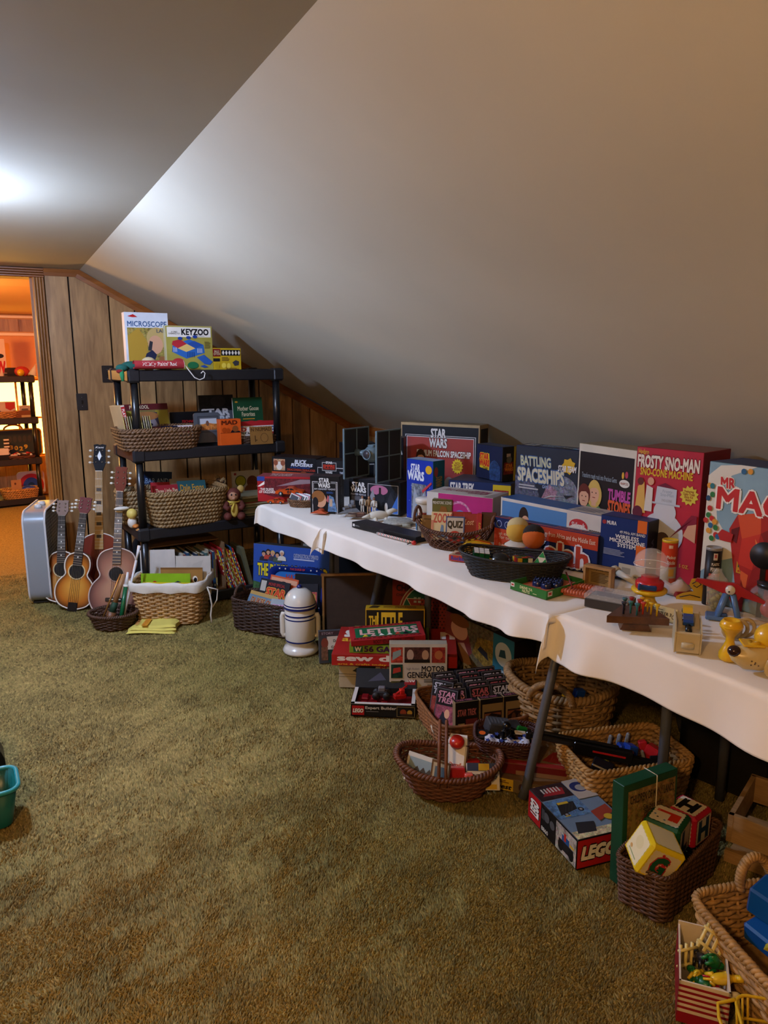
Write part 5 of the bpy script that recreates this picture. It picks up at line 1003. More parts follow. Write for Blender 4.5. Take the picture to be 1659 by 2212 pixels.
q = MB(); q.box((0, .03, .055), (.075, .06, .11), plast('#d8d2c4', .4), bev=.006); q.add([(-.0375, 0, .11), (.0375, 0, .11), (.0375, .06, .11), (-.0375, .06, .11), (-.03, .03, .145), (.03, .03, .145)], [(0, 1, 5, 4), (2, 3, 4, 5), (1, 2, 5), (3, 0, 4)], plast('#d8d2c4', .4)); q.build('carton', t)
q = MB(); q.lathe([(.026, 0), (.027, .012), (.021, .024), (.001, .026)], plast('#c02418'), 20, Matrix.Translation((0, .004, .112)) @ Matrix.Rotation(.9, 4, 'X')); q.build('cap', t); printing(t, *frame(.075, .06, .11, 'front'), [Tx('Darrell', .2, .3, .8, .42, 'red', .02, .3)])
for j in range(3): tb('picture_card', f'{ORD[j]} white picture card from the left in the oval basket', -.12+.022*j, -.02-.012*j, .03, (.09, .004, .10), '#cfc8b8', (-.4, 0, -.5), [Rc(.1, .15, .9, .85, '#8a9a9a'), Po([(.1, .15), (.5, .6), (.9, .15)], '#4a4034')], 'card', 0)
tb('viewer_card', 'brown edged picture card in the oval basket', -.035, -.06, .03, (.07, .005, .10), '#b8a888', (-.3, 0, -.4), [Fr(0, 0, 1, 1, .08, '#6a4a2c'), Rc(.2, .2, .8, .8, '#5a6a70')], 'card', 0)
tb('red_block', 'red plastic block lying in the oval basket', .035, -.065, .03, (.055, .04, .08), '#a81a20', (-.3, 0, .1)); tb('salmon_block', 'salmon plastic block beside the packet in the oval basket', .075, -.08, .03, (.03, .03, .07), '#d05a4c', (-.3, 0, .1)); tb('red_bar', 'red plastic bar at the back of the oval basket', .09, .05, .05, (.06, .03, .03), '#b01c20', (-.2, 0, .3))
tb('card_packet', 'white and yellow numbered packet in the oval basket', .125, -.055, .035, (.115, .02, .09), '#cfc8b8', (-.55, .04, .12), [Rc(0, .7, 1, 1, '#2a3a5a'), Rc(.35, .72, .68, .98, '#c8a428'), Tx('SERIES', .06, .35, .40, .58, 'ink', .03), El(.54, .46, .10, .15, 'ink'), El(.54, .46, .085, .125, '#cfc8b8'), Tx('3', .51, .38, .57, .55, 'ink', .03), Tx('30P', .8, .4, .92, .54, 'ink', .02), Rc(.1, .04, .9, .22, '#c8a428'), Rc(.15, .07, .4, .19, '#2a4a7a')], 'packet', .002)
# dark red basket of figures
cc_ = Vector((1.545, 2.035, .098)); B = basket('dark_red_basket', 'rectangular dark red wicker basket of small toys on old boxes', .118, .09, .062, cc_, R_(-35), 4, .8, 9, 24, '#3c1812', rim=.006, amp=.003)
tb('toy_vehicle', 'dark grey toy walker at the back of the dark red basket', -.03, .02, .03, (.09, .06, .05), '#3a3d42', (.1, .2, .3), [[Rc(.1+.15*i, .2, .2+.15*i, .8, '#55595e') for i in range(6)]], face='top'); tb('toy_ramp', 'ribbed grey toy panel in the dark red basket', .03, .03, .045, (.07, .05, .02), '#4a4d50', (.3, .1, .6), [[Rc(.1, .1+.12*i, .9, .16+.12*i, '#2a2c30') for i in range(7)]], face='top')
tb('black_case', 'flat black case with orange mark in the dark red basket', -.085, -.03, .025, (.06, .05, .03), '#1c1c20', (.1, 0, .2), [El(.5, .5, .2, .25, '#c85a1c')], face='top')
t = thing('toy_gorilla', 'glossy black toy figure sprawled in the dark red basket', 'toy', local(B, (-.005, -.02, .06)), .4); q = MB(); gb = plast('#0e0e12', .2); q.ball((0, 0, .0), (.028, .022, .03), gb); q.ball((0, -.004, .038), (.016, .016, .016), gb); q.tube([(.02, 0, .02), (.045, -.01, .005), (.05, -.03, -.005)], .009, gb); q.tube([(-.02, 0, .02), (-.045, -.01, .0), (-.05, -.03, -.01)], .009, gb); q.tube([(.012, 0, -.02), (.02, -.035, -.025)], .011, gb); q.tube([(-.012, 0, -.02), (-.015, -.04, -.025)], .011, gb); q.build('body', t)
t = thing('star_scarf', 'crumpled white cloth with blue stars in the dark red basket', 'cloth', local(B, (.0, -.055, .05)), B.rotation_euler.z); q = MB(); n = 12; vs = []
for j in range(n+1):
    for i in range(n+1): vs.append(((i/n-.5)*.16, (j/n-.5)*.06, .012*math.sin(i*1.3)+.008*math.cos(j*1.9+i)))
q.add(vs, [(j*(n+1)+i, j*(n+1)+i+1, (j+1)*(n+1)+i+1, (j+1)*(n+1)+i) for j in range(n) for i in range(n)], mat('#c4c8d8', .8), True); q.build('fabric', t)
for i in range(9): q = MB(); q.slab([(.010*(1 if k_ % 2 == 0 else .45)*math.cos(k_*math.pi/5), .010*(1 if k_ % 2 == 0 else .45)*math.sin(k_*math.pi/5)) for k_ in range(10)], .012, .0145, mat('#1a3078', .8), Matrix.Translation((-.07+.0165*i, -.018+.018*(i % 3), .008*math.sin(i)+.004)) @ Matrix.Rotation(.3, 4, 'X')); q.build('star', t)
tb('green_bar', 'bright green plastic strip in the dark red basket', .05, .015, .05, (.04, .012, .03), '#0e6a24', (.2, .3, .2)); tb('white_badge', 'white oval badge in the dark red basket', .05, -.015, .06, (.045, .02, .008), '#d0cab8', (.3, .2, .3)); tb('yellow_badge', 'small yellow badge in the dark red basket', .09, -.03, .055, (.018, .018, .008), '#d8c048', (.4, 0, 0)); tb('red_bar', 'red plastic strip under the scarf in the dark red basket', .05, -.06, .03, (.09, .012, .02), '#a82014', (.1, 0, .1))
# old boxes under it
slabbox('old_chest_box', 'worn old box with a yellow label under the dark red basket', (1.43, 1.98), (1.60, 1.78), .26, 0, .05, dict(front='#6a5a40', body='#5a3c2c', top='#6a5034', left='#b89a28'), {'front': [Rc(0, .05, .34, .95, '#c8a828'), Tx('Chest', .04, .15, .32, .5, 'ink', .05, .3), Li(.05, .6, .3, .85, 2, 'brown'), [El(.45+.09*i, .5, .035, .3, ['#3a2a2a', '#8a3a34', '#b0a090', '#4a4a3a'][i % 4]) for i in range(6)]]})
slabbox('old_red_box', 'worn red lidded old box on top of the chest box', (1.475, 1.965), (1.665, 1.80), .22, .052, .042, dict(front='#6a1c1c', body='#7a5038', top='#7a6040'), {'top': [Rc(.0, .0, 1, .12, '#8a2420'), Po([(.55, .2), (1, .1), (1, .6), (.7, .5)], '#8a2420')], 'front': [Rc(.2, 0, 1, .4, '#8a6a4c')]})
# laundry basket
cc_ = Vector((1.965, 2.225, .001)); B = basket('round_laundry_basket', 'big round pale wicker laundry basket with looped handles', .225, .20, .20, cc_, R_(-30), 2, .80, 13, 26, '#96774c', rim=.017, amp=.006, flare=.8, dip=lambda u, v: .035*u*u)
hoop(B, (-.16, -.16, .19), (.0, -.215, .19), .075, .013, '#8a6a3e', turns=14, strands=3); hoop(B, (.05, .20, .2), (.17, .13, .2), .075, .013, '#8a6a3e', turns=14, strands=3)
for i in range(9):
    a = i*2.4; tb('toy_brick_piece', f'{["grey", "red", "blue", "yellow", "red", "blue", "grey", "black", "blue"][i]} plastic piece {["under the handle", "at the left", "standing up at the right", "beside the grey one", "at the back", "at the far side", "in the middle", "in the centre", "lying low at the right"][i]} in the laundry basket', .10*math.cos(a)-.02, .10*math.sin(a)-.04, .10+.012*(i % 3), (.045, .03, .035), ['#6a6c70', '#a81a1c', '#143c98', '#c8a020', '#8a1418', '#143c98', '#6a6c70', '#141418', '#1c48a8'][i], (.3*math.sin(a), .2, a))
# hyacinth rectangular basket
f0, l0, r0 = Vector((1.60, 1.655, 0)), Vector((1.632, 1.85, 0)), Vector((1.985, 1.56, 0)); xd = r0-f0; rz = math.atan2(xd.y, xd.x); a_ = xd.length/2; b_ = .135
cc_ = f0+Vector((math.cos(rz)*a_-math.sin(rz)*b_, math.sin(rz)*a_+math.cos(rz)*b_, .001))
B = basket('hyacinth_basket', 'rectangular straw braided basket holding a black toy rifle', a_, b_, .175, cc_, rz, 9, .88, 9, 26, '#a07c46', braid=True, rim=.009)
t = thing('toy_rifle', 'long black plastic toy gun sticking out of the braided basket', 'toy gun', local(B, (-.16, .02, .165)), rz-.45); bk = plast('#0c0c0e', .3); t.rotation_euler.y = .10
for nm, c_, s_ in (('barrel', (-.09, 0, .03), (.16, .018, .02)), ('receiver', (.08, 0, .02), (.20, .028, .045)), ('stock', (.25, 0, .0), (.16, .024, .05)), ('muzzle', (-.175, 0, .03), (.02, .026, .028)), ('rail', (.0, 0, .048), (.26, .012, .012))): q = MB(); q.box(c_, s_, bk, bev=.004); q.build(nm, t)
q = MB(); q.box((.10, -.0155, .022), (.11, .002, .006), plast('#b01c1c')); q.build('red_stripe', t)
for i in range(9):
    cl = ['#143c98', '#d8b820', '#143c98', '#a81820', '#a81820', '#d8b820', '#141418', '#8a8c92', '#141418'][i]; tb('plastic_toy_piece', f'{["blue tank piece at the back", "yellow hand piece", "blue tank piece in the middle", "large red piece at the right end", "small red piece", "tiny yellow piece", "black piece at the right", "silver piece", "black piece low at the left"][i]} in the straw braided basket', [.03, -.03, .06, .14, .12, .0, .09, .08, -.12][i], [.05, .03, .02, .03, .05, .01, -.04, -.01, -.06][i], .10+.01*(i % 3), [(.05, .03, .05), (.05, .02, .02), (.06, .035, .04), (.05, .04, .05), (.03, .03, .05), (.04, .02, .02), (.08, .04, .03), (.012, .012, .045), (.07, .05, .03)][i], cl, (.2, .25*(-1)**i, i*.7))
for i in range(3): tb('grey_cylinder_piece', f'{ORD[i]} small grey bottle shaped piece from the left in the straw basket', -.0+.035*i, .085, .13, (.014, .014, .045), '#7c8894', (.1, .1, 0), bev=.005)
# red and black kit box with pictures
f0, l0, r0 = Vector((1.407, 1.489, 0)), Vector((1.412, 1.775, 0)), Vector((1.60, 1.462, 0)); xd = r0-f0; rz = math.atan2(xd.y, xd.x); w_ = xd.length; d_ = (l0-f0).length
g = game_box('vehicle_kit_box', 'black and red vehicle kit box lying on the carpet by the table leg', w_, d_, .103, (f0+r0)/2, rz, dict(front='#121214', body='#121214', top='#64788c', left='#121214'), {
 'front': [Rc(.0, .06, .78, .96, '#a81a1e'), Tx('LEGO', .08, .32, .70, .72, 'white', .08, .2, 0, 'black'), Tx('E', .84, .62, .98, .86, '#d0ccc0', .05)],
 'left': [Rc(.0, .05, .27, .97, '#a81a1e'), Tx('LEGO', .06, .28, .22, .80, 'white', .08, .2, 90, 'black'), Tx('8860', .30, .10, .44, .24, '#c8c4b8', .03), El(.40, .66, .06, .16, '#4a4c50'), El(.52, .6, .05, .14, '#4a4c50'), Rc(.3, .5, .36, .85, '#3a3c40'), Rc(.6, .06, .99, .95, '~#9a968c'), Rc(.66, .2, .94, .5, '#1c1c20'), Rc(.72, .5, .86, .7, '#24508a'), El(.70, .3, .05, .18, '#141416'), El(.9, .3, .05, .18, '#141416'), Rc(.76, .55, .8, .8, '#b83028'), Rc(.87, .55, .95, .62, '#c8a428')],
 'top': [Rc(0, .72, .62, 1, '~#2a1c1e'), Po([(.1, .8), (.3, .95), (.55, .9), (.5, .78)], '#8a2428'), Rc(.0, .36, .62, .70, '~#4a6a8c'), Po([(.1, .42), (.45, .48), (.5, .62), (.2, .64)], '#1c1e20'), El(.2, .42, .05, .035, '#1a1a1c'), El(.5, .46, .05, .035, '#1a1a1c'), El(.2, .42, .025, .018, '#8a8a88'), El(.5, .46, .025, .018, '#8a8a88'), Rc(.15, .385, .25, .4, '#b89a30'), Rc(.2, .6, .4, .64, '#b89a30'), [Po([(.2+.06*i, .46), (.34+.06*i, .6), (.36+.06*i, .6), (.22+.06*i, .46)], '#2c2e30') for i in range(3)], [Rc(.14+.06*i, .84, .17+.06*i, .93, '#b0aca4') for i in range(6)], Rc(0, .0, 1, .12, '~#b0a884'), Po([(.08, .08), (.4, .06), (.5, .22), (.2, .26)], '#24262a'), Rc(.62, .62, 1, 1, '#a09a90'), El(.82, .84, .16, .1, '#1c2a5a'), El(.84, .82, .1, .06, '#8a8a88'), Po([(.6, .2), (.95, .3), (.95, .45), (.6, .38)], '#8a3a2c'), El(.8, .24, .08, .05, '#b89a30')]})
# green boxed pictures
fbox('picture_puzzle_box', 'dark green old picture box tied with string', (1334, 1704), (1472, 1664), 0, .045, dict(front='#17422c', body='#17422c', top='#1c4a32'), {'front': [Rc(.08, .04, .96, .93, '~#7a6238'), Rc(.08, .04, .96, .45, '~#2a3424'), El(.5, .3, .42, .3, '#343c28'), El(.48, .56, .15, .10, '#8a2c20'), El(.75, .58, .14, .09, '#7a3a28'), Po([(.1, .4), (.2, .8), (.26, .4)], '#8a7444'), Tx('CHILDREN OF MANY LANDS', .12, .80, .93, .88, '#1c1a14', .02), Tx('Six beautiful\nPICTURES', .36, .64, .74, .76, '#2a2418', .02)]}, bl=(1340, 1917), lean=.04)
q = MB(); g = bpy.data.objects['picture_puzzle_box']; dm = [o for o in DBG if o[0] == 'picture_puzzle_box'][0]; q.tube([(.02, -.002, .002), (.02, -.002, dm[3]+.002), (.02, .047, dm[3]+.002)], .0018, mat('#c8c0a8', .8), 5); q.build('string', g)
# dark wicker basket of alphabet blocks
f0, l0, r0 = Vector((1.452, 1.195, 0)), Vector((1.405, 1.335, 0)), Vector((1.80, 1.30, 0)); xd = r0-f0; rz = math.atan2(xd.y, xd.x); a_ = xd.length/2; b_ = .078
cc_ = f0+Vector((math.cos(rz)*a_-math.sin(rz)*b_, math.sin(rz)*a_+math.cos(rz)*b_, .001))
B = basket('brown_wicker_basket', 'rectangular brown wicker basket of big alphabet blocks', a_, b_, .150, cc_, rz, 9, .90, 19, 34, '#4e311c', rim=.006, amp=.0035)
def block(label, x_, y_, z_, s_, c_, rot, faces):
    m = MB(); m.box((0, 0, 0), (s_, s_, s_), plast(c_, .3), bev=.008); o = m.build('alphabet_block'); o.location = local(B, (x_, y_, z_)); o.rotation_euler = (rot[0], rot[1], B.rotation_euler.z+rot[2]); tag(o, label, 'block', 'soft alphabet blocks')
    h_ = s_/2
    for f, pr in faces.items():
        o3 = {'front': ((-h_, -h_, -h_), (1, 0, 0), (0, 0, 1), (0, -1, 0)), 'top': ((-h_, -h_, h_), (1, 0, 0), (0, 1, 0), (0, 0, 1)), 'right': ((h_, -h_, -h_), (0, 1, 0), (0, 0, 1), (1, 0, 0)), 'left': ((-h_, h_, -h_), (0, -1, 0), (0, 0, 1), (-1, 0, 0))}[f]
        printing(o, *o3, s_, s_, pr)
    return o
def wavyp(c_): return Po([(.5+.39*max(-1, min(1, 1.35*math.cos(t_)))+.012*math.sin(24*t_), .5+.39*max(-1, min(1, 1.35*math.sin(t_)))+.012*math.cos(24*t_)) for t_ in [2*math.pi*i/96 for i in range(96)]], c_)
block('yellow alphabet block with green letter G tipped on the basket corner', -.125, -.01, .175, .105, '#d8c020', (.12, .45, -.75), {'left': [wavyp('#e0d8b0'), El(.5, .6, .2, .16, '#d8d0a0'), El(.3, .3, .07, .05, '#c8a060'), Rc(.25, .2, .75, .23, '#8aa070')], 'front': [wavyp('#c8bc98'), Tx('G', .28, .18, .62, .72, '#14492c', .08, 0, 0, '#a8242c'), El(.4, .82, .04, .04, 'red')], 'top': [wavyp('#e0d8b0')]})
block('green alphabet block with red letter L on top', -.005, .015, .165, .105, '#0f4a30', (.02, 0, .12), {'top': [wavyp('#d4ccb8'), Tx('L', .34, .25, .68, .75, '#c03018', .08, 0, 90), El(.3, .7, .03, .03, '#2a3a3a'), El(.25, .5, .03, .03, '#4a7ab0'), El(.4, .8, .03, .03, '#4a7ab0')], 'left': [wavyp('#d0c8a8'), El(.55, .42, .22, .24, '#c84a20'), Po([(.5, .6), (.6, .85), (.8, .7), (.7, .5)], '#d84a20'), Rc(.2, .12, .8, .3, '#d8b838'), El(.45, .3, .16, .12, '#7a3418')], 'front': [wavyp('#c8c0a8'), Tx('L', .3, .2, .7, .8, '#1c3c5a', .08)]})
block('red alphabet block with black letter H on top', .115, .005, .150, .10, '#a81a34', (.0, 0, -.08), {'top': [wavyp('#d4ccb8'), Tx('H', .24, .28, .76, .72, '#141416', .09, 0, 90)], 'left': [wavyp('#c8c0a8')], 'front': [wavyp('#c8c0a8'), Tx('H', .25, .2, .75, .8, '#1c3c5a', .08)]})
block('blue alphabet block low in the basket corner', -.045, .0, .075, .08, '#155a8a', (.1, .2, .3), {'left': [wavyp('#c8c0a8'), Tx('M', .3, .2, .8, .7, '#a82a40', .08)], 'top': [wavyp('#c8c0a8'), El(.5, .5, .2, .15, '#8a2a40')]})
# wooden crate at the right edge
t = thing('wooden_crate', 'pale wooden crate with a clear plastic bag at the right edge', 'crate', (1.84, 1.32, 0), R_(-66)); wd = wood('#a8895c', '#7a5c38', 8, (1, 8, 8))
for c_, s_ in (((.22, .008, .115), (.44, .014, .09)), ((.22, .008, .02), (.44, .014, .04)), ((.008, .14, .115), (.014, .28, .09)), ((.22, .28, .115), (.44, .014, .09)), ((.22, .14, .01), (.43, .27, .01))): q = MB(); q.box(c_, s_, wd); q.build('plank', t)
q = MB(); q.ball((0, 0, 0), (.10, .08, .05), clear('#d8dce0', .15, .35), 20); o = q.build('clear_bag'); o.location = local(t, (.2, .13, .12)); tag(o, 'crinkled clear plastic bag lying in the wooden crate', 'bag')
for v in o.data.vertices: v.co *= 1+.12*math.sin(v.co.x*90)*math.cos(v.co.y*80)
# light basket with blue blocks
f0, r0 = Vector((1.45, 1.13, 0)), Vector((1.36, .78, 0)); xd = r0-f0; rz = math.atan2(xd.y, xd.x); a_ = xd.length/2; b_ = .125
cc_ = f0+Vector((math.cos(rz)*a_-math.sin(rz)*b_, math.sin(rz)*a_+math.cos(rz)*b_, .001))
B = basket('handled_willow_basket', 'pale willow basket with twisted handle holding foam shapes', a_, b_, .16, cc_, rz, 7, .80, 14, 30, '#a07c48', rim=.011, amp=.004)
hoop(B, (-a_+.01, .02, .155), (-a_+.01, .12, .155), .075, .012, '#a07c48', turns=12, strands=2, bow=(-.02, 0))
def shp(label, x_, y_, z_, size, c_, rot, tri=False):
    m = MB()
    if tri: m.prism([(-size[0]/2, 0), (size[0]/2, 0), (0, size[2])], -size[1]/2, size[1]/2, plast(c_, .3))
    else: m.box((0, 0, 0), size, plast(c_, .28), bev=.006)
    o = m.build('foam_shape'); o.location = local(B, (x_, y_, z_)); o.rotation_euler = (rot[0], rot[1], rz+rot[2]); tag(o, label, 'block', 'blocks in the willow basket')
shp('blue cube standing highest at the back of the willow basket', -.11, .06, .165, (.075, .085, .075), '#0f4a86', (.1, .1, .4)); shp('blue block under the highest blue cube in the willow basket', -.075, .04, .10, (.09, .09, .05), '#0f4a90', (.15, 0, .2)); shp('red cube at the right of the willow basket', -.10, .16, .12, (.08, .08, .08), '#c03020', (0, .1, .3)); shp('large blue cube at the near end of the willow basket', .06, .05, .11, (.10, .10, .085), '#0f4a86', (.2, .35, .7)); shp('yellow triangle between the blue blocks in the willow basket', -.01, .03, .11, (.09, .05, .06), '#c8b420', (.2, 0, .6), True); shp('small bright blue block at the right of the willow basket', -.03, .17, .11, (.06, .06, .06), '#1546b0', (.1, .2, .1)); shp('red block at the bottom right of the willow basket', .02, .17, .07, (.1, .06, .05), '#c02a34', (0, 0, .2)); shp('yellow bar beside the large blue cube in the willow basket', .02, .10, .09, (.12, .03, .04), '#c0a81c', (.2, .3, .5))
# striped carton
q0 = Vector((1.278, .986, 0)); A = Vector((1.262, .985, 0)); Bq = Vector((1.335, .905, 0)); D = Bq-A; w_ = D.length; t = thing('striped_carton', 'red and white striped open carton of plastic farm toys', 'carton', A, math.atan2(D.y, D.x)); d_, h_ = .19, .11
M_S = card('#d0c4b0'); M_R = card('#8a1424')
for nm, c_, s_ in (('front_wall', (w_/2, .002, h_/2), (w_, .004, h_)), ('back_wall', (w_/2, d_-.002, h_/2+.004), (w_, .004, h_+.008)), ('side_wall', (.002, d_/2, h_/2), (.004, d_, h_)), ('side_wall', (w_-.002, d_/2, h_/2), (.004, d_, h_)), ('bottom', (w_/2, d_/2, .002), (w_, d_, .004))): q = MB(); q.box(c_, s_, M_S); q.build(nm, t)
ST = [Rc(0, 0, 1, .26, '#8a1424')]+[Rc(0, .34+.13*i, 1, .40+.13*i, '#8a1424') for i in range(5)]
printing(t, (0, 0, 0), (1, 0, 0), (0, 0, 1), (0, -1, 0), w_, h_, ST); printing(t, (0, d_, 0), (0, -1, 0), (0, 0, 1), (-1, 0, 0), d_, h_, [Rc(0, 0, 1, .97, '#8a1424')]); printing(t, (w_, 0, 0), (0, 1, 0), (0, 0, 1), (1, 0, 0), d_, h_, [Rc(0, 0, 1, .97, '#8a1424')]); printing(t, (w_, d_, 0), (-1, 0, 0), (0, 0, 1), (0, 1, 0), w_, h_, [Rc(0, .0, 1, 1, '#8a1424')])
B = t; rz = t.rotation_euler.z
def fence(label, x_, y_, z_, rot):
    m = MB(); c_ = plast('#d8c880', .4)
    for i in range(4): m.cyl((-.03+.02*i, 0, -.03), (-.03+.02*i, 0, .03), .0042, c_, 8)
    for z in (-.018, .018): m.cyl((-.04, -.003, z), (.04, -.003, z), .0038, c_, 8)
    o = m.build('toy_fence'); o.location = local(B, (x_, y_, z_)); o.rotation_euler = (rot[0], rot[1], rz+rot[2]); tag(o, label, 'toy fence')
fence('cream plastic toy fence sticking up out of the striped carton', .075, .13, .125, (-.5, .7, .3)); fence('cream plastic toy fence leaning inside the striped carton', .025, .12, .08, (-.2, .2, .8))
def animal(label, x_, y_, z_, c_, rot, s_=1.):
    m = MB(); p_ = plast(c_, .35); m.ball((0, 0, .022*s_), (.026*s_, .011*s_, .013*s_), p_, 12); m.ball((.03*s_, 0, .036*s_), (.011*s_, .007*s_, .008*s_), p_, 10); m.tube([(.02*s_, 0, .026*s_), (.028*s_, 0, .036*s_)], .007*s_, p_, 8)
    for a in (-.016, .016):
        for b in (-.007, .007): m.tube([(a*s_, b*s_, .018*s_), (a*s_*1.1, b*s_, 0)], [.005*s_, .0035*s_], p_, 6)
    m.tube([(-.025*s_, 0, .026*s_), (-.034*s_, 0, .012*s_)], .0025*s_, p_, 5); o = m.build('toy_animal'); o.location = local(B, (x_, y_, z_)); o.rotation_euler = (rot[0], rot[1], rz+rot[2]); tag(o, label, 'toy animal', 'farm toys in the striped carton')
animal('large yellow toy cow in the striped carton', .08, .075, .075, '#d8b41c', (.9, .2, .6), 1.25); animal('yellow toy animal at the left of the striped carton', .03, .06, .06, '#d0b020', (.5, .8, 1.4)); animal('black toy horse in the middle of the striped carton', .05, .10, .07, '#141416', (.3, .6, 2.)); animal('white toy goat at the near end of the striped carton', .075, .03, .065, '#cfc6a8', (.6, .3, .4), 1.1); animal('red toy animal under the yellow cow in the striped carton', .06, .06, .055, '#a8182c', (.2, 1., .3)); animal('green toy animal at the bottom of the striped carton', .04, .035, .06, '#0e5a2c', (.8, .3, 2.4), 1.1); animal('dark green toy animal behind the yellow cow in the striped carton', .06, .095, .085, '#0e6a34', (.5, 1.1, 1.), 1.1)
q = MB(); q.tube([(0, 0, 0), (.004, .0, .05)], .004, plast('#d8b41c')); o = q.build('yellow_post'); o.location = local(B, (.014, .03, .03)); tag(o, 'yellow plastic post in the corner of the striped carton', 'toy')
# yellow wire basket
t = thing('wire_basket', 'yellow plastic coated wire basket at the bottom right corner', 'basket', (1.362, .80, 0), R_(-40)); yw = plast('#c8a41c', .35)
def ring(z, s_): return [(a*s_, b*s_, z) for a, b in rrect(.17, .12, .03, 4)]
q = MB()
for z, s_ in ((.003, .86), (.06, .93), (.115, 1)): q.tube(ring(z, s_), .0035, yw, 7, True)
q.build('hoops', t); q = MB(); R0, R1 = ring(.003, .86), ring(.115, 1)
for i in range(0, len(R0), 1): q.tube([R0[i], R1[i]], .0026, yw, 6)
for k_ in range(5): q.tube([(-.06+.03*k_, -.05, .004), (-.06+.03*k_, .05, .004)], .0026, yw, 6)
u_ = q.build('uprights', t); u_['kind'] = 'stuff'
q = MB(); q.tube([(-.085, -.04, .118), (-.12, -.04, .10), (-.125, 0, .10), (-.12, .04, .10), (-.085, .04, .118)], .004, yw, 8); q.build('handle', t)
for i in range(5): q = MB(); q.ball((0, 0, 0), (.022, .022, .021), plast(['#8a7838', '#a86a70', '#9a8a50', '#8a8a90', '#a08848'][i], .4), 14); o = q.build('plastic_ball'); o.location = local(t, (-.04+.02*i, .014*(-1)**i, .05+.012*(i % 2))); tag(o, f'{ORD[i]} dull plastic ball from the left in the yellow wire basket', 'ball', 'balls in the wire basket')
# teal bin at the left edge
t = thing('plastic_bin', 'teal plastic tub of toy bricks at the left edge', 'bin', (-.235, 2.57, 0), R_(3)); tl = plast('#0e5c58', .35); W_, D_, H_ = .32, .17, .13
q = MB(); O0, O1, O2, O3 = [rrect(W_*a, D_*a, .04*a, 5) for a in (.86, 1, .97, .84)]; n = len(O0)
vs = [(x_, y_, 0) for x_, y_ in O0]+[(x_, y_, H_) for x_, y_ in O1]+[(x_, y_, H_) for x_, y_ in O2]+[(x_, y_, .01) for x_, y_ in O3]
q.add(vs, [(j*n+i, j*n+(i+1) % n, (j+1)*n+(i+1) % n, (j+1)*n+i) for j in range(3) for i in range(n)], tl, True); q.add(vs[3*n:], [tuple(range(n))], tl); q.build('tub', t)
q = MB(); q.tube([(x_*1.02, y_*1.02, H_) for x_, y_ in O1], .008, plast('#2a8a90', .3), 8, True); q.build('rim', t)
B = t
for i in range(22):
    c_ = ['yellow', 'red', 'green', 'blue', 'white'][i % 5]; hx = ['#d8b41c', '#a81a1c', '#12602c', '#1a2a8a', '#c8c8c4'][i % 5]; x_ = -.095+.037*(i % 6); y_ = -.045+.028*(i//6)
    o = tb('toy_brick', f'{c_} toy brick, {ORD[i//5]} of its colour counted from the front of the teal tub', x_+rnd.uniform(-.01, .01), y_, .075+rnd.uniform(0, .02), (.036, .02, .016), hx, (rnd.uniform(-.8, .8), rnd.uniform(-.8, .8), rnd.uniform(0, 3)), bev=.002); o['group'] = 'bricks in the teal tub'
t = thing('black_disc_case', 'round topped black case standing behind the teal tub', 'case', (-.30, 2.80, 0), R_(3)); q = MB(); q.prism([(-.2, 0), (.19, 0)]+[(.19*math.cos(a)+.0, .09+.15*math.sin(a)) for a in [math.pi*.5*i/10 for i in range(11)]]+[(-.2, .24)], -.05, .05, mat('#0c0c0e', .4)); q.build('shell', t)
# ================================================================ on the tables
Z1, Z2, Z3 = .7445, .7515, .7575
SWO = '#d8d8d4'
def sw_logo(a, b, c, d, col=SWO, out=None): h = (d-b); return [Tx('STAR', a+(c-a)*.08, b+h*.53, a+(c-a)*.92, d, col, .05, 0, 0, out), Tx('WARS', a, b, c, b+h*.47, col, .05, 0, 0, out)]
def band(a, b, c, d, col='#c8c8c8', t=.012, ta=None): return Fr(a, b, c, d, t, col, ta or t)
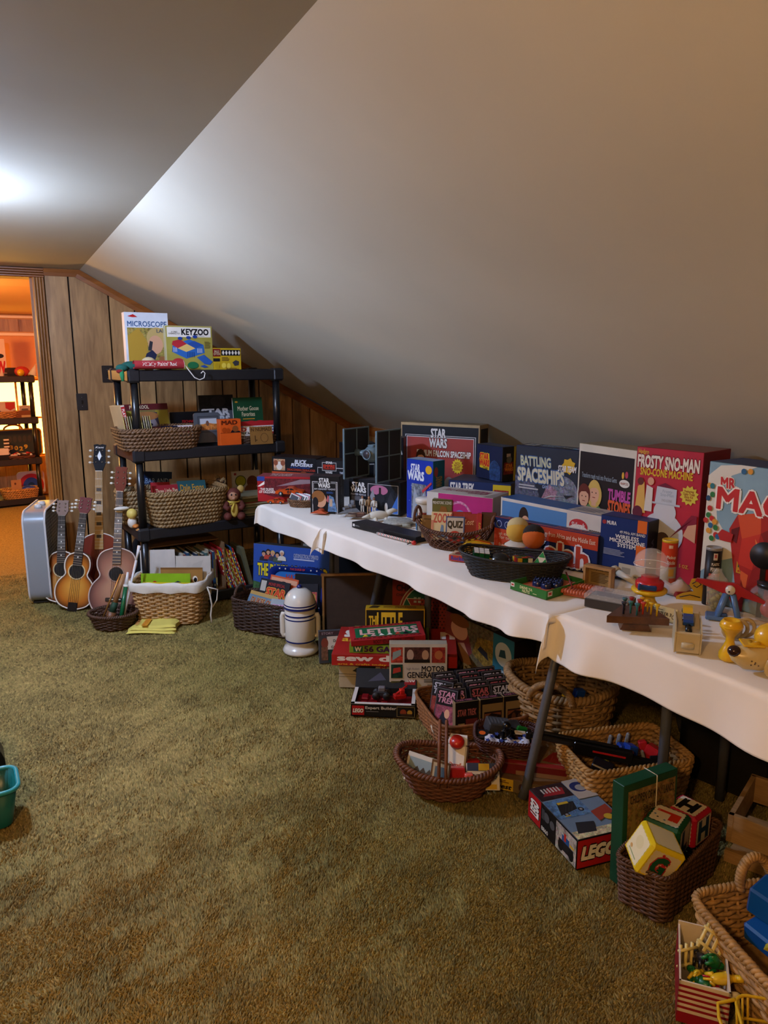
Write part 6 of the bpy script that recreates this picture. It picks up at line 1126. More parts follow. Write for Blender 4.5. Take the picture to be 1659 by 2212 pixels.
# -- far table
fbox('car_window_box', 'red window box with orange toy cars overhanging the far table', (556, 1029), (672, 1031), Z1, .13, dict(front='#a01c24', body='#8a1c24', top='#8a3c40'), {'front': [Rc(0, .82, .14, 1, '#24408a'), Po([(0, .6), (.14, .82), (.14, .7), (.05, .6)], 'white'), Po([(.12, .3), (.14, .93), (.99, .93), (.99, .2), (.3, .2)], '~#5a1c22'), Po([(.35, .62), (.8, .9), (.99, .9), (.99, .75)], '#8a7a80'), Tx('THE DUKES\nOF HAZZARD', .03, .34, .33, .54, '#e0d8d0', .04)], 'top': [Tx('THE DUKES', .2, .2, .6, .8, '#c8b0a8', .03)]}, bl=(557, 1083))
def toy_car(label, loc, rz, s):
    t = thing('toy_car', label, 'toy car', loc, rz); og = plast('#c04a14', .25); L, W, = .15*s, .06*s
    P_ = [(-.5, .12), (-.5, .30), (-.46, .33), (-.22, .36), (-.08, .52), (.12, .53), (.26, .37), (.46, .33), (.5, .28), (.5, .12)]
    q = MB(); q.prism([(a*L, b*L*.55) for a, b in P_], -W/2, W/2, og); q.build('body', t)
    q = MB(); q.prism([(a*L, b*L*.55) for a, b in ((-.16, .385), (-.07, .50), (.02, .505), (.02, .385))], -W/2-.0008, W/2+.0008, mat('#1a1c20', .15)); q.prism([(a*L, b*L*.55) for a, b in ((.04, .385), (.04, .505), (.11, .505), (.21, .385))], -W/2-.0008, W/2+.0008, mat('#1a1c20', .15)); q.build('window', t)
    for x_ in (-.30, .30):
        for y_ in (-1, 1): q = MB(); q.cyl((x_*L, y_*W*.42, .13*L*.55), (x_*L, y_*W*.53, .13*L*.55), .085*L, plast('#121212', .6), 16); q.cyl((x_*L, y_*W*.53, .13*L*.55), (x_*L, y_*W*.545, .13*L*.55), .045*L, mat('#b0b0b0', .3, .8), 12); q.build('wheel', t)
    printing(t, (-L*.5, -W/2, 0), (1, 0, 0), (0, 0, 1), (0, -1, 0), L, L*.55, [Tx('01', .44, .17, .58, .34, 'black', .05)])
    return t
g = bpy.data.objects['car_window_box']; rzc = g.rotation_euler.z
toy_car('orange toy car numbered 01 displayed in the red window box', g.matrix_basis @ Vector((.04, -.001, .045)) + Vector((math.sin(rzc)*.03, -math.cos(rzc)*.03, 0)), rzc, 1.0)
p = U(597, 1087, Z1); toy_car('smaller orange toy car numbered 01 at the lower left of the window box', Vector((p.x, p.y, Z1)), rzc, .62)
def stackbox(*a, **k_): return fbox(*a, **k_)
stackbox('orange_striped_box', 'black box with orange stripe and silver lettering on the far table', (587, 986), (683, 991), .842, .14, dict(front='#0e0e12', body='#1c1214', top='#241414', left='#141c4a'), {'front': [Rc(.04, .24, .3, .88, '~#b08a68'), El(.17, .5, .07, .24, '#d8d0c4'), El(.09, .66, .05, .16, '#8a4a30'), El(.25, .66, .05, .16, '#8a4a30'), Tx('BUCK', .52, .66, .78, .88, '#c8ccd4', .06, .2), Tx('ROGERS', .44, .52, .92, .68, '#c8ccd4', .06, .2), Tx('IN THE 25TH CENTURY', .42, .41, .86, .48, '#2a50a8', .02), Tx('DRACONIAN MARAUDER', .35, .26, .98, .38, '#b8402c', .02), Rc(0, .03, 1, .17, '#b84a24'), El(.72, .14, .07, .12, '#7a3a20')]}, h=.105)
stackbox('badge_toy_box', 'black toy box with red and silver badge on the far table', (682, 993), (744, 996), .842, .12, dict(front='#121216', body='#1a1618', top='#1c1416'), {'front': [band(.06, -.2, 1.1, .58, '#c0c0c0', .015, .04), Rc(.22, .38, .72, .88, '#a8a8a4'), Rc(.24, .42, .70, .84, '#16161a'), Tx('STAR', .36, .80, .58, .93, SWO, .05), Tx('EMPIRE', .27, .58, .67, .74, '#c83a20', .05), Tx('STRIKES BACK', .27, .47, .67, .56, '#c83a20', .03), Tx('WARS', .34, .24, .58, .36, SWO, .05), Tx('TWIN\nCLOUD', .82, .08, 1.0, .36, '#b8c0cc', .04)]}, h=.10)
stackbox('narrow_toy_box', 'narrow black box with a tan picture beside the toy spacecraft', (746, 997), (776, 999), .842, .10, dict(front='#101014', body='#161216'), {'front': [Rc(.03, .22, .55, .9, '~#a88a68'), El(.28, .5, .14, .25, '#d0c8bc'), Tx('RO', .65, .55, .98, .75, '#c0c4cc', .05), Tx('LASERSCOPE', .58, .25, 1.0, .4, '#a83a30', .02)]}, h=.095)
slabbox('black_toy_box', 'plain black toy box behind the orange striped black box', (1.56, 4.16), (1.80, 3.98), .14, Z1, .16, dict(front='#141416', body='#141416', top='#1c1416'))
slabbox('base_box', 'dark box under the orange striped black box on the far table', (1.42, 4.15), (1.62, 3.94), .14, Z1, .096, dict(front='#16161a', body='#16161a')); slabbox('base_box', 'dark box under the red badge box on the far table', (1.585, 3.90), (1.80, 3.72), .13, Z1, .096, dict(front='#16161a', body='#16161a'))
stackbox('navy_toy_box', 'navy toy box with a red badge behind the toy spacecraft', (741, 959), (812, 957), .80, .12, dict(front='#12141c', body='#12141c', top='#1c1c24'), {'front': [Rc(.0, .52, 1, .58, '#2a2c34'), Rc(.25, .1, .75, .45, '#a8a8a4'), Rc(.28, .14, .72, .41, '#16161a'), Tx('EMPIRE', .3, .22, .7, .34, '#c83a20', .05), band(.05, -.2, .95, .4, '#b0b0b0', .01, .03)]}, h=.21)
B = basket('bread_basket', 'small brown braided basket of trading cards beside the headset box', .075, .05, .036, U(652, 1098, Z1)+Vector((.02, .045, .001)), R_(-35), 2.2, .8, 4, 14, '#6a4a2a', braid=True, rim=.006)
for i in range(9): tb('trading_card', f'{ORD[i]} trading card from the left in the small braided basket', -.055+.011*i, -.005, .015, (.062, .0012, .05), ['#c8c4bc', '#a82a30', '#1c1c22', '#d0ccc4'][i % 4], (-.35, .25, -.5+.04*i), [Rc(.08, .1, .92, .9, ['#3a3c44', '#d0ccc4', '#6a7a80', '#b8b4ac'][i % 4])], 'card', 0)
fbox('headset_radio_box', 'black box with a child portrait on the far table', (668, 1028), (733, 1030), Z1, .09, dict(front='#0e0e12', body='#121216', top='#2a2024'), {'front': [band(.07, -.1, .93, .86, '#c8c8c8', .022, .014), band(.115, -.1, .885, .82, '#c8c8c8', .01, .008), Rc(.27, .74, .70, .93, '#0e0e12')]+sw_logo(.28, .70, .68, .95)+[Tx('AM HEADSET RADIO', .14, .64, .86, .68, '#c8ccd0', .02), Po([(.1, .02), (.14, .4), (.3, .56), (.5, .3), (.45, .02)], '#16161c'), El(.36, .36, .19, .2, 'skin'), El(.28, .46, .22, .16, '#8a5a30'), El(.18, .3, .1, .14, '#17171d'), Po([(.6, .06), (.66, .5), (.8, .45), (.92, .06)], '~#5a7aa0'), Rc(.66, .2, .76, .4, '#b8a088'), Po([(.55, .35), (.6, .5), (.66, .46), (.62, .3)], '#a85a60'), Li(.56, .54, .82, .6, 3, '#2a508a')], 'right': sw_logo(.2, .5, .5, .95, '#5a5a60')+[Li(.2, .1, .8, .4, 5, '#3a3a42')]}, bl=(671, 1108))
# -- vehicle boxes, middle table
fbox('spacecraft_toy_box', 'black box with a pink planet scene behind the figures', (754, 1033), (864, 1043), Z1+.006, .08, dict(front='#0e0e12', body='#121216', top='#38343a'), {'front': sw_logo(.04, .60, .34, .90)+[Tx('FIGHTER VEHICLE', .04, .50, .34, .56, '#b8bcc4', .02), Li(.05, .34, .3, .48, 4, '#7a7a80'), El(.08, .14, .035, .06, '#3a90c8'), Rc(.38, .04, .97, .90, '#b8b8b8'), Rc(.39, .055, .96, .885, '~#16181f'), El(.6, .72, .17, .15, '#b06a8a'), Po([(.39, .055), (.39, .3), (.6, .12), (.8, .06)], '#2a50a0'), Po([(.8, .055), (.96, .055), (.96, .6)], '#3a6ab8'), Po([(.42, .5), (.48, .75), (.52, .5), (.46, .35)], '#8a8c94'), Po([(.74, .3), (.82, .68), (.9, .4), (.84, .2)], '#2a2c34'), El(.62, .48, .09, .14, '#24262c'), Rc(.6, .6, .64, .8, '#1a1416'), El(.52, .22, .03, .14, '#c8c4bc'), El(.74, .22, .03, .14, '#c8c4bc')]}, br=(864, 1115))
fbox('tall_black_box', 'tall black box seen behind the toy spacecraft', (812, 945), (872, 946), Z2, .10, dict(front='#121218', body='#121218', top='#241c24'), {'front': [Tx('STA', .45, .76, .95, .88, SWO, .05), Rc(.02, .0, .98, .02, '#c8c8c8')]}, h=.36)
# toy spacecraft: grey pod between two plain dark panels
p = U(835, 1040, .917); t = thing('toy_spacecraft', 'grey toy spacecraft with two tall dark wing panels on the black box', 'toy', (1.615, 3.30, .923), R_(-65)); pm = mat('#5c7078', .4); dkp = mat('#101214', .6)
q = MB(); q.ball((0, 0, .125), (.042, .042, .042), pm, 22); q.box((0, .01, .165), (.04, .05, .012), pm, bev=.004); q.build('pod', t)
q = MB(); q.cyl((0, -.038, .125), (0, -.046, .125), .022, mat('#3a3438', .3), 18); q.tube([(.024*math.cos(a), -.044, .125+.024*math.sin(a)) for a in [2*math.pi*i/20 for i in range(20)]], .004, pm, 6, True); q.build('round_window', t)
for s in (-1, 1):
    q = MB(); q.tube([(s*.038, 0, .125), (s*.07, 0, .125), (s*.10, 0, .125)], [.022, .014, .02], pm, 14); q.build('strut', t)
    q = MB(); q.box((s*.103, 0, .125), (.006, .19, .245), dkp, bev=.003); w_ = q.build('wing_panel', t)
    q = MB()
    for y_ in (-.095, .095): q.box((s*.103, y_, .125), (.010, .006, .25), pm)
    for z_ in (.002, .248): q.box((s*.103, 0, z_), (.010, .195, .006), pm)
    q.box((s*.103, 0, .125), (.010, .006, .245), pm); q.box((s*.103, 0, .125), (.010, .19, .006), pm); q.build('panel_frame', w_)
fbox('blue_space_box', 'bright blue space box with a yellow moon', (874, 990), (936, 997), Z2, .085, dict(front='#16309a', body='#12506a', top='#8a98b0', right='#12506a'), {'front': [Tx('STAR', .16, .80, .5, .92, '#d8dce4', .05, .1), Tx('WARS', .05, .66, .66, .80, '#d8dce4', .06), El(.84, .85, .12, .07, '#d8a820'), Rc(.2, .0, .75, .60, '~#6a7078'), Po([(.22, .0), (.3, .56), (.5, .3), (.7, .5), (.74, .0)], '#9aa0a8'), [El(.07*i+.05, .04+.13*(i*7 % 5), .012, .008, '#8aa0e0', 6) for i in range(13)], Po([(.6, .5), (.95, .66), (.97, .63), (.64, .46)], '#b83a40')], 'right': [El(.25, .82, .16, .08, '#8a3c34'), Tx('STAR WARS', .25, .4, .75, .74, '#8a7a50', .05, 0, 90)]}, bl=(878, 1117))
fbox('spaceship_playset_box', 'biggest black and red spaceship box against the slope', (866, 911), (1037, 919), Z2, .115, dict(front='#a8926a', body='#9a8258', top='#7a6a50'), {'front': [Rc(.018, .02, .985, .965, '#101014'), Rc(.06, .0, .955, .85, '#c0c0c0'), Rc(.068, .0, .947, .842, '#101014'), Rc(.08, .0, .935, .83, '#c0c0c0'), Rc(.088, .0, .927, .82, '#9c3c34')]+sw_logo(.38, .70, .60, .93, SWO, '#101014')+[Tx('ENNIUM FALCON SPACESHIP', .22, .585, .90, .66, '#e0dcd4', .05, 0, 0, '#501814'), Pe(.27, .55, .055, 1.35, '#3a2418', '#4a6a8c'), Bu(.74, .48, .075, .10, '#d8c028'), Tx('WITH\nBATTLE\nALERT\nSOUND', .70, .43, .78, .53, '#8a2a20', .03), Po([(.5, .02), (.62, .28), (.74, .22), (.95, .2), (.92, .06)], '~#8a8682'), El(.64, .2, .07, .14, '#9a9690'), Po([(.6, .08), (.7, .16), (.78, .12), (.74, .04)], '#2a2a2e')], 'right': [Rc(.1, .03, .92, .95, '#141416'), Tx('SPACESHIP', .5, .3, .7, .7, '#6a6a6c', .04, 0, 90)]}, h=.425)
fbox('flat_blue_box', 'flat blue box beneath the shrink wrapped navy box', (969, 1036), (1104, 1046), Z2, .20, dict(front='#20305c', body='#16203c', top='#242c44'), {'front': [Tx('STAR TREK', .03, .72, .42, .94, '#d4d4d0', .05), El(.6, .66, .06, .14, '#3a4a7a'), Pe(.59, .72, .025, .55, '#1c1410', '#2a3a8a'), Rc(.72, .42, 1.0, .96, '#c8b024'), Rc(.74, .46, .97, .84, '~#8a2c2c'), El(.8, .62, .04, .1, '#c8a090'), El(.9, .6, .05, .12, '#d8d0b8')]}, h=.20)
g = fbox('wrapped_space_box', 'shrink wrapped navy box with red and yellow lettering', (1030, 958), (1085, 966), .955, .08, dict(front='#161c38', body='#1a1c20', top='#24283c', right='#1c1c16'), {'front': [Po([(.14, .72), (.5, .76), (.54, .26), (.14, .32)], '#c8b020'), Tx('STAR', .15, .56, .48, .74, '#b82a1c', .08, 0, 0, '#d8b820'), Tx('WARS', .14, .38, .52, .56, '#b82a1c', .08, 0, 0, '#d8b820'), Tx('Club', .28, .28, .46, .36, '#1c1a10', .02, .3), El(.72, .3, .2, .28, '#2c4468'), Po([(.55, .0), (.55, .36), (.72, .6), (.95, .4), (.95, 0)], '~#203458')], 'right': [Rc(.1, .2, .9, .55, '~#6a2418'), Tx('STAR\nWARS', .2, .3, .8, .5, '#c87a24', .05), Rc(.3, .7, .6, .8, '#a89888'), El(.5, .62, .2, .1, '#5a5a50'), Rc(.85, 0, 1, 1, '#9a8c28')]}, br=(1084, 1041))
# pink and white long box
slabbox('electronics_set_box', 'long white and pink box with red script behind the card basket', (1.635, 2.79), (1.795, 2.515), .16, Z2, .185, dict(front='#b02c72', body='#b8b0a4', top='#b4aca4'), {'front': [Rc(0, 0, .18, 1, '#c8c4bc'), El(.5, .45, .2, .4, '~#b87a9a'), El(.5, .45, .17, .34, '#b02c72'), El(.52, .42, .1, .22, '#6a7ab0'), Po([(.2, .3), (.42, .36), (.42, .28), (.2, .2)], '#c89ab0'), Po([(.74, 0), (.78, .6), (1.0, .52), (1.0, 0)], '#a8a088'), Li(.8, .1, .96, .45, 6, '#5a5a58')], 'top': [Tx('Test Kitchen', .12, .45, .55, .8, '#8a3a4a', .01, .3), Tx('STATION', .55, .3, .82, .75, '#8a3a5a', .04, .2), Po([(.85, .0), (1, .0), (1, 1), (.93, 1)], '#8a8078')]})
fbox('prehistoric_model_box', 'small olive model kit box with a prehistoric face', (934, 1078), (977, 1080), Z2, .07, dict(front='#6a6430', body='#4a4424', top='#6a6a3c', right='#2c1410'), {'front': [Rc(0, .86, 1, .98, '#4a4a24'), Tx('PREHISTORIC SCENES', .03, .87, .97, .95, '#d8d4c0', .02), Po([(.25, .1), (.3, .6), (.45, .82), (.7, .8), (.85, .5), (.9, .1)], '#8a5a28'), El(.6, .45, .22, .2, '#b08a68'), El(.62, .34, .12, .09, '#c8c0b0'), El(.55, .52, .05, .03, 'ink'), El(.72, .52, .05, .03, 'ink')], 'right': [Tx('PREHISTORIC SCENES', .03, .87, .97, .95, '#b8b4a8', .02), Po([(.1, .1), (.4, .6), (.6, .3), (.95, .65), (.9, .1)], '~#5a1c18')]}, h=.16)
p = U(912, 1148, Z2); t = thing('snack_canister', 'white lidded cardboard canister with red label beside the card basket', 'canister', Vector((p.x+.03, p.y+.03, Z2))); q = MB(); q.lathe([(.040, 0), (.040, .13)], card('#b8b0a0'), 26); q.build('body', t); q = MB(); q.lathe([(.043, .124), (.044, .142), (.041, .146), (.001, .146)], plast('#d8d4c8'), 26); q.build('lid', t)
q = MB()
for a0, a1, z0, z1, c_ in ((200, 250, .02, .085, '#8a2c1c'), (205, 245, .03, .06, '#c89a40'), (160, 175, .0, .12, '#2a78b0'), (180, 188, .0, .12, '#16161a')):
    vs = [(.0405*math.cos(R_(a0+(a1-a0)*i/6)), .0405*math.sin(R_(a0+(a1-a0)*i/6)), z) for z in (z0, z1) for i in range(7)]; q.add(vs, [(i, i+1, 8+i, 7+i) for i in range(6)], ink(c_), True)
q.build('printed_label', t)
# figures and ships in front of the spacecraft box
def figure(label, px_, py_, h, body, legs, head, rz=0.):
    p = U(px_, py_, Z2); t = thing('toy_figure', label, 'toy figure', Vector((p.x, p.y, Z2)), R_(-30)+rz); k_ = h; q = MB(); b = plast(body, .5)
    q.tube([(0, 0, .47*k_), (0, 0, .62*k_), (0, 0, .80*k_), (0, 0, .84*k_)], [.085*k_, .08*k_, .11*k_, .04*k_], b, 10)
    for s in (-1, 1): q.tube([(s*.12*k_, 0, .79*k_), (s*.15*k_, -.01*k_, .62*k_), (s*.15*k_, -.05*k_, .46*k_)], [.04*k_, .036*k_, .03*k_], b, 7); q.tube([(s*.05*k_, 0, .5*k_), (s*.06*k_, 0, .25*k_), (s*.065*k_, 0, .04*k_), (s*.065*k_, -.07*k_, .015*k_)], [.055*k_, .045*k_, .035*k_, .03*k_], plast(legs, .5), 7)
    q.build('body', t); q = MB(); q.ball((0, 0, .91*k_), (.065*k_, .07*k_, .085*k_), plast(head, .5), 12); q.ball((0, .012*k_, .935*k_), (.07*k_, .07*k_, .075*k_), plast('#5a3a20', .6), 12); q.build('head', t); q = MB(); q.lathe([(.09*k_, .47*k_), (.09*k_, .50*k_)], plast('#4a3420'), 10); q.build('belt', t)
figure('white toy figure with one arm out, leftmost of the standing three', 783, 1108, .088, '#c8c4b8', '#c0bcb0', '#a87a5c'); figure('tan toy figure in the middle of the standing three', 797, 1112, .095, '#8a6a42', '#9a7a50', '#b08460'); figure('white robed toy figure with dark hair, right of the standing three', 808, 1113, .090, '#d0ccc0', '#c8c4b8', '#8a5a40')
figure('small white armoured toy figure in front of the scene box', 820, 1102, .07, '#c8c8c4', '#c0c0bc', '#c8c8c4'); figure('second small white armoured toy figure near the box corner', 838, 1108, .072, '#c8c8c4', '#c0c0bc', '#c8c8c4', .3)
def ship(name, label, px_, py_, rz, build_, z=Z2): p = U(px_, py_, z); t = thing(name, label, 'toy', Vector((p.x, p.y, z)), rz); build_(t); return t
def wedge(t):
    q = MB(); g_ = mat('#6c6e72', .6, var=.25, scale=90); q.add([(-.07, -.02, .012), (.05, -.055, .012), (.05, .055, .012), (.05, 0, .034), (.05, 0, .0), (-.0, 0, .026)], [(0, 1, 3), (0, 3, 2), (0, 4, 1), (0, 2, 4), (1, 4, 2, 3)], g_); q.build('hull', t)
    q = MB(); q.box((.035, 0, .038), (.03, .03, .014), g_, bev=.003); q.box((.04, 0, .055), (.012, .03, .02), g_, bev=.003); q.box((.0, 0, .027), (.03, .02, .012), g_); q.build('tower', t)
ship('wedge_ship', 'grey wedge shaped toy spaceship beside the headset box', 748, 1110, R_(10), wedge)
def brownship(t):
    q = MB(); b_ = plast('#4a2a1c', .5); q.box((0, 0, .012), (.10, .04, .012), b_, bev=.004); q.box((.02, 0, .022), (.04, .03, .012), plast('#6a4a38'), bev=.004); q.build('hull', t)
    for y_ in (-.028, .028): q = MB(); q.cyl((-.05, y_, .014), (.0, y_, .014), .007, plast('#7a6a5c'), 10); q.build('engine', t)
ship('hover_toy', 'brown toy hover vehicle lying on the white cloth', 772, 1118, R_(-40), brownship)
def whitebird(t):
    q = MB(); w_ = plast('#c8c4b4', .5); q.ball((0, 0, .03), (.05, .022, .022), w_, 16); q.tube([(.04, 0, .038), (.07, 0, .052), (.09, 0, .05)], [.016, .012, .005], w_, 8); q.tube([(-.04, 0, .03), (-.08, 0, .02)], [.012, .003], w_, 7)
    for a in (-.02, .03):
        for b in (-.016, .016): q.tube([(a, b, .02), (a+.012, b*1.6, .0)], [.008, .006], w_, 6)
    q.build('body', t)
ship('white_beast', 'white four legged toy beast crouching in front of the figures', 818, 1126, R_(-20), whitebird)
def greydisc(t):
    q = MB(); g_ = mat('#9a9a90', .55, var=.25, scale=80); q.lathe([(.001, .004), (.06, .008), (.075, .014), (.06, .022), (.02, .028), (.001, .029)], g_, 28); q.build('hull', t)
    for s in (-1, 1): q = MB(); q.box((.085, s*.018, .014), (.05, .018, .010), g_, bev=.002); q.build('prong', t)
    q = MB(); q.cyl((.02, -.075, .014), (.055, -.085, .014), .008, mat('#8a8878', .5), 10); q.build('side_pod', t)
ship('disc_ship', 'round grey toy spaceship lying near the card basket', 862, 1133, R_(-30), greydisc)
def rocks(t):
    for i in range(4): q = MB(); q.ball((.02*i-.03, .01*(i % 2), .008), (.016, .012, .009), mat('#8a8a84', .6), 10); q.build('lump', t)
ship('grey_scrap', 'flat grey toy wreckage in front of the white beast', 800, 1134, R_(-30), rocks)
def orangeship(t):
    q = MB(); o_ = plast('#a8441c', .45); q.add([(-.05, -.01, .004), (.04, -.04, .008), (.05, .03, .008), (0, 0, .024), (.045, 0, .006)], [(0, 1, 3), (1, 4, 3), (4, 2, 3), (2, 0, 3), (0, 2, 4, 1)], o_); q.build('hull', t); q = MB(); q.ball((.01, 0, .02), (.018, .012, .010), plast('#8a3414'), 10); q.build('cockpit', t)
ship('orange_ship', 'small orange toy aircraft on the far table edge', 690, 1110, R_(-30), orangeship, Z1)
slabbox('long_black_box', 'long flat black box lying along the middle table edge', (1.378, 3.03), (1.49, 2.63), .09, Z2, .026, dict(front='#0e0e10', body='#0e0e10', top='#1a1a1c'), {'front': [Rc(.02, .3, .05, .75, '#c8c8c4'), Li(.06, .4, .14, .62, 2, '#8a8a88'), Rc(.46, 0, .52, 1, '#2a2a2c')], 'top': [Rc(.46, 0, .52, 1, '#2a2a2c')]})
P0, P1 = U(815, 1152, Z2+.006), U(892, 1172, Z2+.006); t = thing('candy_striped_stick', 'red and white striped stick lying on the cloth edge', 'stick', P0); D = P1-P0; t.rotation_euler = (0, 0, math.atan2(D.y, D.x)); L = D.length
q = MB(); q.cyl((0, 0, 0), (L, 0, 0), .006, plast('#d8d0c4'), 12); q.build('stick', t)
for i in range(22): q = MB(); x_ = L*(i+.3)/22; q.tube([(x_, 0, 0), (x_+L*.016, 0, 0)], .0063, plast('#a81a1c' if i % 2 else '#1c1c1c'), 12, cap=False); q.build('stripe', t)
q = MB(); q.ball((L+.006, 0, 0), .010, plast('#b01c1c')); q.build('end_knob', t)
ship('metal_scrap', 'tiny grey metal tangle near the cloth edge', 880, 1177, 0, lambda t: (lambda q: (q.tube([(0, 0, .003), (.02, .01, .006), (.035, -.005, .003), (.05, .01, .003)], .003, mat('#5a564c', .5, .5), 6), q.build('wire', t)))(MB()))
# card game basket with open lattice
cc_ = U(976, 1190, Z2)+Vector((.045, .05, 0)); cc_.z = Z2+.001; t = thing('lattice_basket', 'open lattice wicker bread basket of card games', 'basket', cc_, R_(-52)); wl = wick('#4e2c16'); a_, b_, h_ = .165, .10, .075
def Lz(u_): return h_+.035*abs(math.cos(u_))**3
q = MB(); N_ = 30
for i in range(N_):
    for s in (-1, 1):
        pts = []
        for j in range(9): f = j/8; u_ = 2*math.pi*(i/N_+s*f*.13); k_ = .62+.38*f**.7; pts.append((a_*k_*math.cos(u_), b_*k_*math.sin(u_), .003+(Lz(u_)-.003)*f))
        q.tube(pts, .0026, wl, 5)
lt = q.build('lattice', t); lt['kind'] = 'stuff'
q = MB(); rope(q, [(a_*math.cos(u_), b_*math.sin(u_), Lz(u_)) for u_ in [2*math.pi*i/60 for i in range(60)]], .007, wl, 2, 40, 6, True); q.build('rim', t); q = MB(); rope(q, [(a_*.63*math.cos(u_), b_*.63*math.sin(u_), .005) for u_ in [2*math.pi*i/60 for i in range(60)]], .006, wl, 2, 30, 6, True); q.build('foot_ring', t); q = MB(); q.slab([(a_*.62*math.cos(u_), b_*.62*math.sin(u_)) for u_ in [2*math.pi*i/40 for i in range(40)]], 0, .004, wl); q.build('base', t)
hoop(t, (-a_, -.04, .10), (-a_, .04, .10), .055, .006, '#5a341c', turns=10); hoop(t, (a_, -.04, .10), (a_, .04, .10), .04, .006, '#5a341c', turns=10)
B = t; rz = t.rotation_euler.z
def cg(label, x_, y_, w_, h_, th, c_, art, tilt=-.3, roll=0., rz_=.25, z_=.03, cols=None): return game_box('card_game', label, w_, th, h_, local(B, (x_, y_, z_)), rz+rz_, dict(front=c_, body=cols or c_), art and {'front': art}, -tilt, 'card game', 'card games in the lattice basket')
g = cg('cream card game with red letters and a plane in the lattice basket', -.05, -.03, .085, .115, .016, '#c8b488', [Tx('ZOOM', .1, .62, .98, .94, '#b04038', .03), Po([(.4, .1), (.5, .55), (.6, .52), (.65, .1)], '#5a7a98'), Po([(.2, .15), (.9, .3), (.9, .22), (.3, .08)], '#7a98b0'), Rc(0, 0, .12, .7, '#b87a60')], -.25, .12)
cg('blue edged quiz card game in the lattice basket', .015, -.045, .075, .105, .016, '#b8b0a0', [Fr(0, 0, 1, 1, .06, '#2a4a7a', .05), Rc(.06, .45, .94, .9, '#b8b0a0'), Tx('QUIZ', .1, .52, .9, .82, '#141416', .06), El(.5, .2, .36, .24, '#b02c24'), Rc(.38, .1, .62, .28, '#1c1c1c')], -.2, .06)
cg('red card game with white script in the lattice basket', .075, -.01, .07, .115, .018, '#8a1c24', [Tx('Lost', .05, .6, .6, .8, '#d8b8b0', .02, .3), Rc(0, 0, 1, .06, '#5a1014')], -.2, -.1); cg('red card game with gold script in the lattice basket', .108, -.02, .02, .12, .07, '#a0202a', [Tx('Authors', .2, .08, .8, .7, '#c89a40', .02, .3, 90)], -.15, -.12)
cg('dark maroon card box at the right of the lattice basket', .135, .02, .06, .12, .03, '#3c1216', None, -.2, -.15); cg('red and cream narrow card box at the far right of the lattice basket', .155, .035, .035, .10, .02, '#7a1c1c', [Rc(.0, .6, .4, 1, '#c8b070'), Tx('QUEEN', .5, .1, .9, .8, '#c8a060', .02, 0, 90)], -.2, -.25); cg('tan card game with red figure at the left of the lattice basket', -.105, -.015, .07, .095, .014, '#7a5c38', [El(.6, .2, .12, .2, '#a8301c'), Rc(.1, .8, .9, .84, '#3a2814')], -.25, .0); cg('red card box behind the quiz game in the lattice basket', .01, .03, .09, .11, .02, '#8a1c1c', None, -.2)
p = U(1000, 1212, Z2); slabbox('rocket_box', 'small red and cream box with blue script beside the yellow toy', (p.x-.045, p.y+.03), (p.x+.015, p.y-.045), .07, Z2, .024, dict(front='#b03a24', body='#b03a24', top='#c4a888'), {'front': [Tx('Rocket', .1, .2, .7, .85, '#2a3a8a', .04)], 'top': [El(.3, .5, .15, .3, '#7a3a30'), El(.6, .5, .15, .3, '#3a4a6a'), Li(.1, .1, .9, .3, 2, '#5a3a28')]})
p = U(1036, 1199, Z2); t = thing('toy_view_camera', 'yellow plastic toy camera with orange stripe and black window', 'toy', Vector((p.x, p.y+.02, Z2)), R_(-35)); yl = plast('#d0a018', .3)
q = MB(); q.prism([(-.065, 0), (.07, 0), (.075, .02), (.05, .045), (.0, .056), (-.04, .05), (-.07, .022)], -.03, .03, yl); q.build('body', t); q = MB(); q.prism([(-.068, .022), (-.04, .05), (-.02, .052), (-.05, .022)], -.031, .031, plast('#24282c', .15)); q.build('window', t); q = MB(); q.prism([(-.01, .0555), (.0, .0575), (.05, .0465), (.075, .0215), (.072, .019)], -.008, .008, plast('#c85a1c')); q.build('stripe', t)
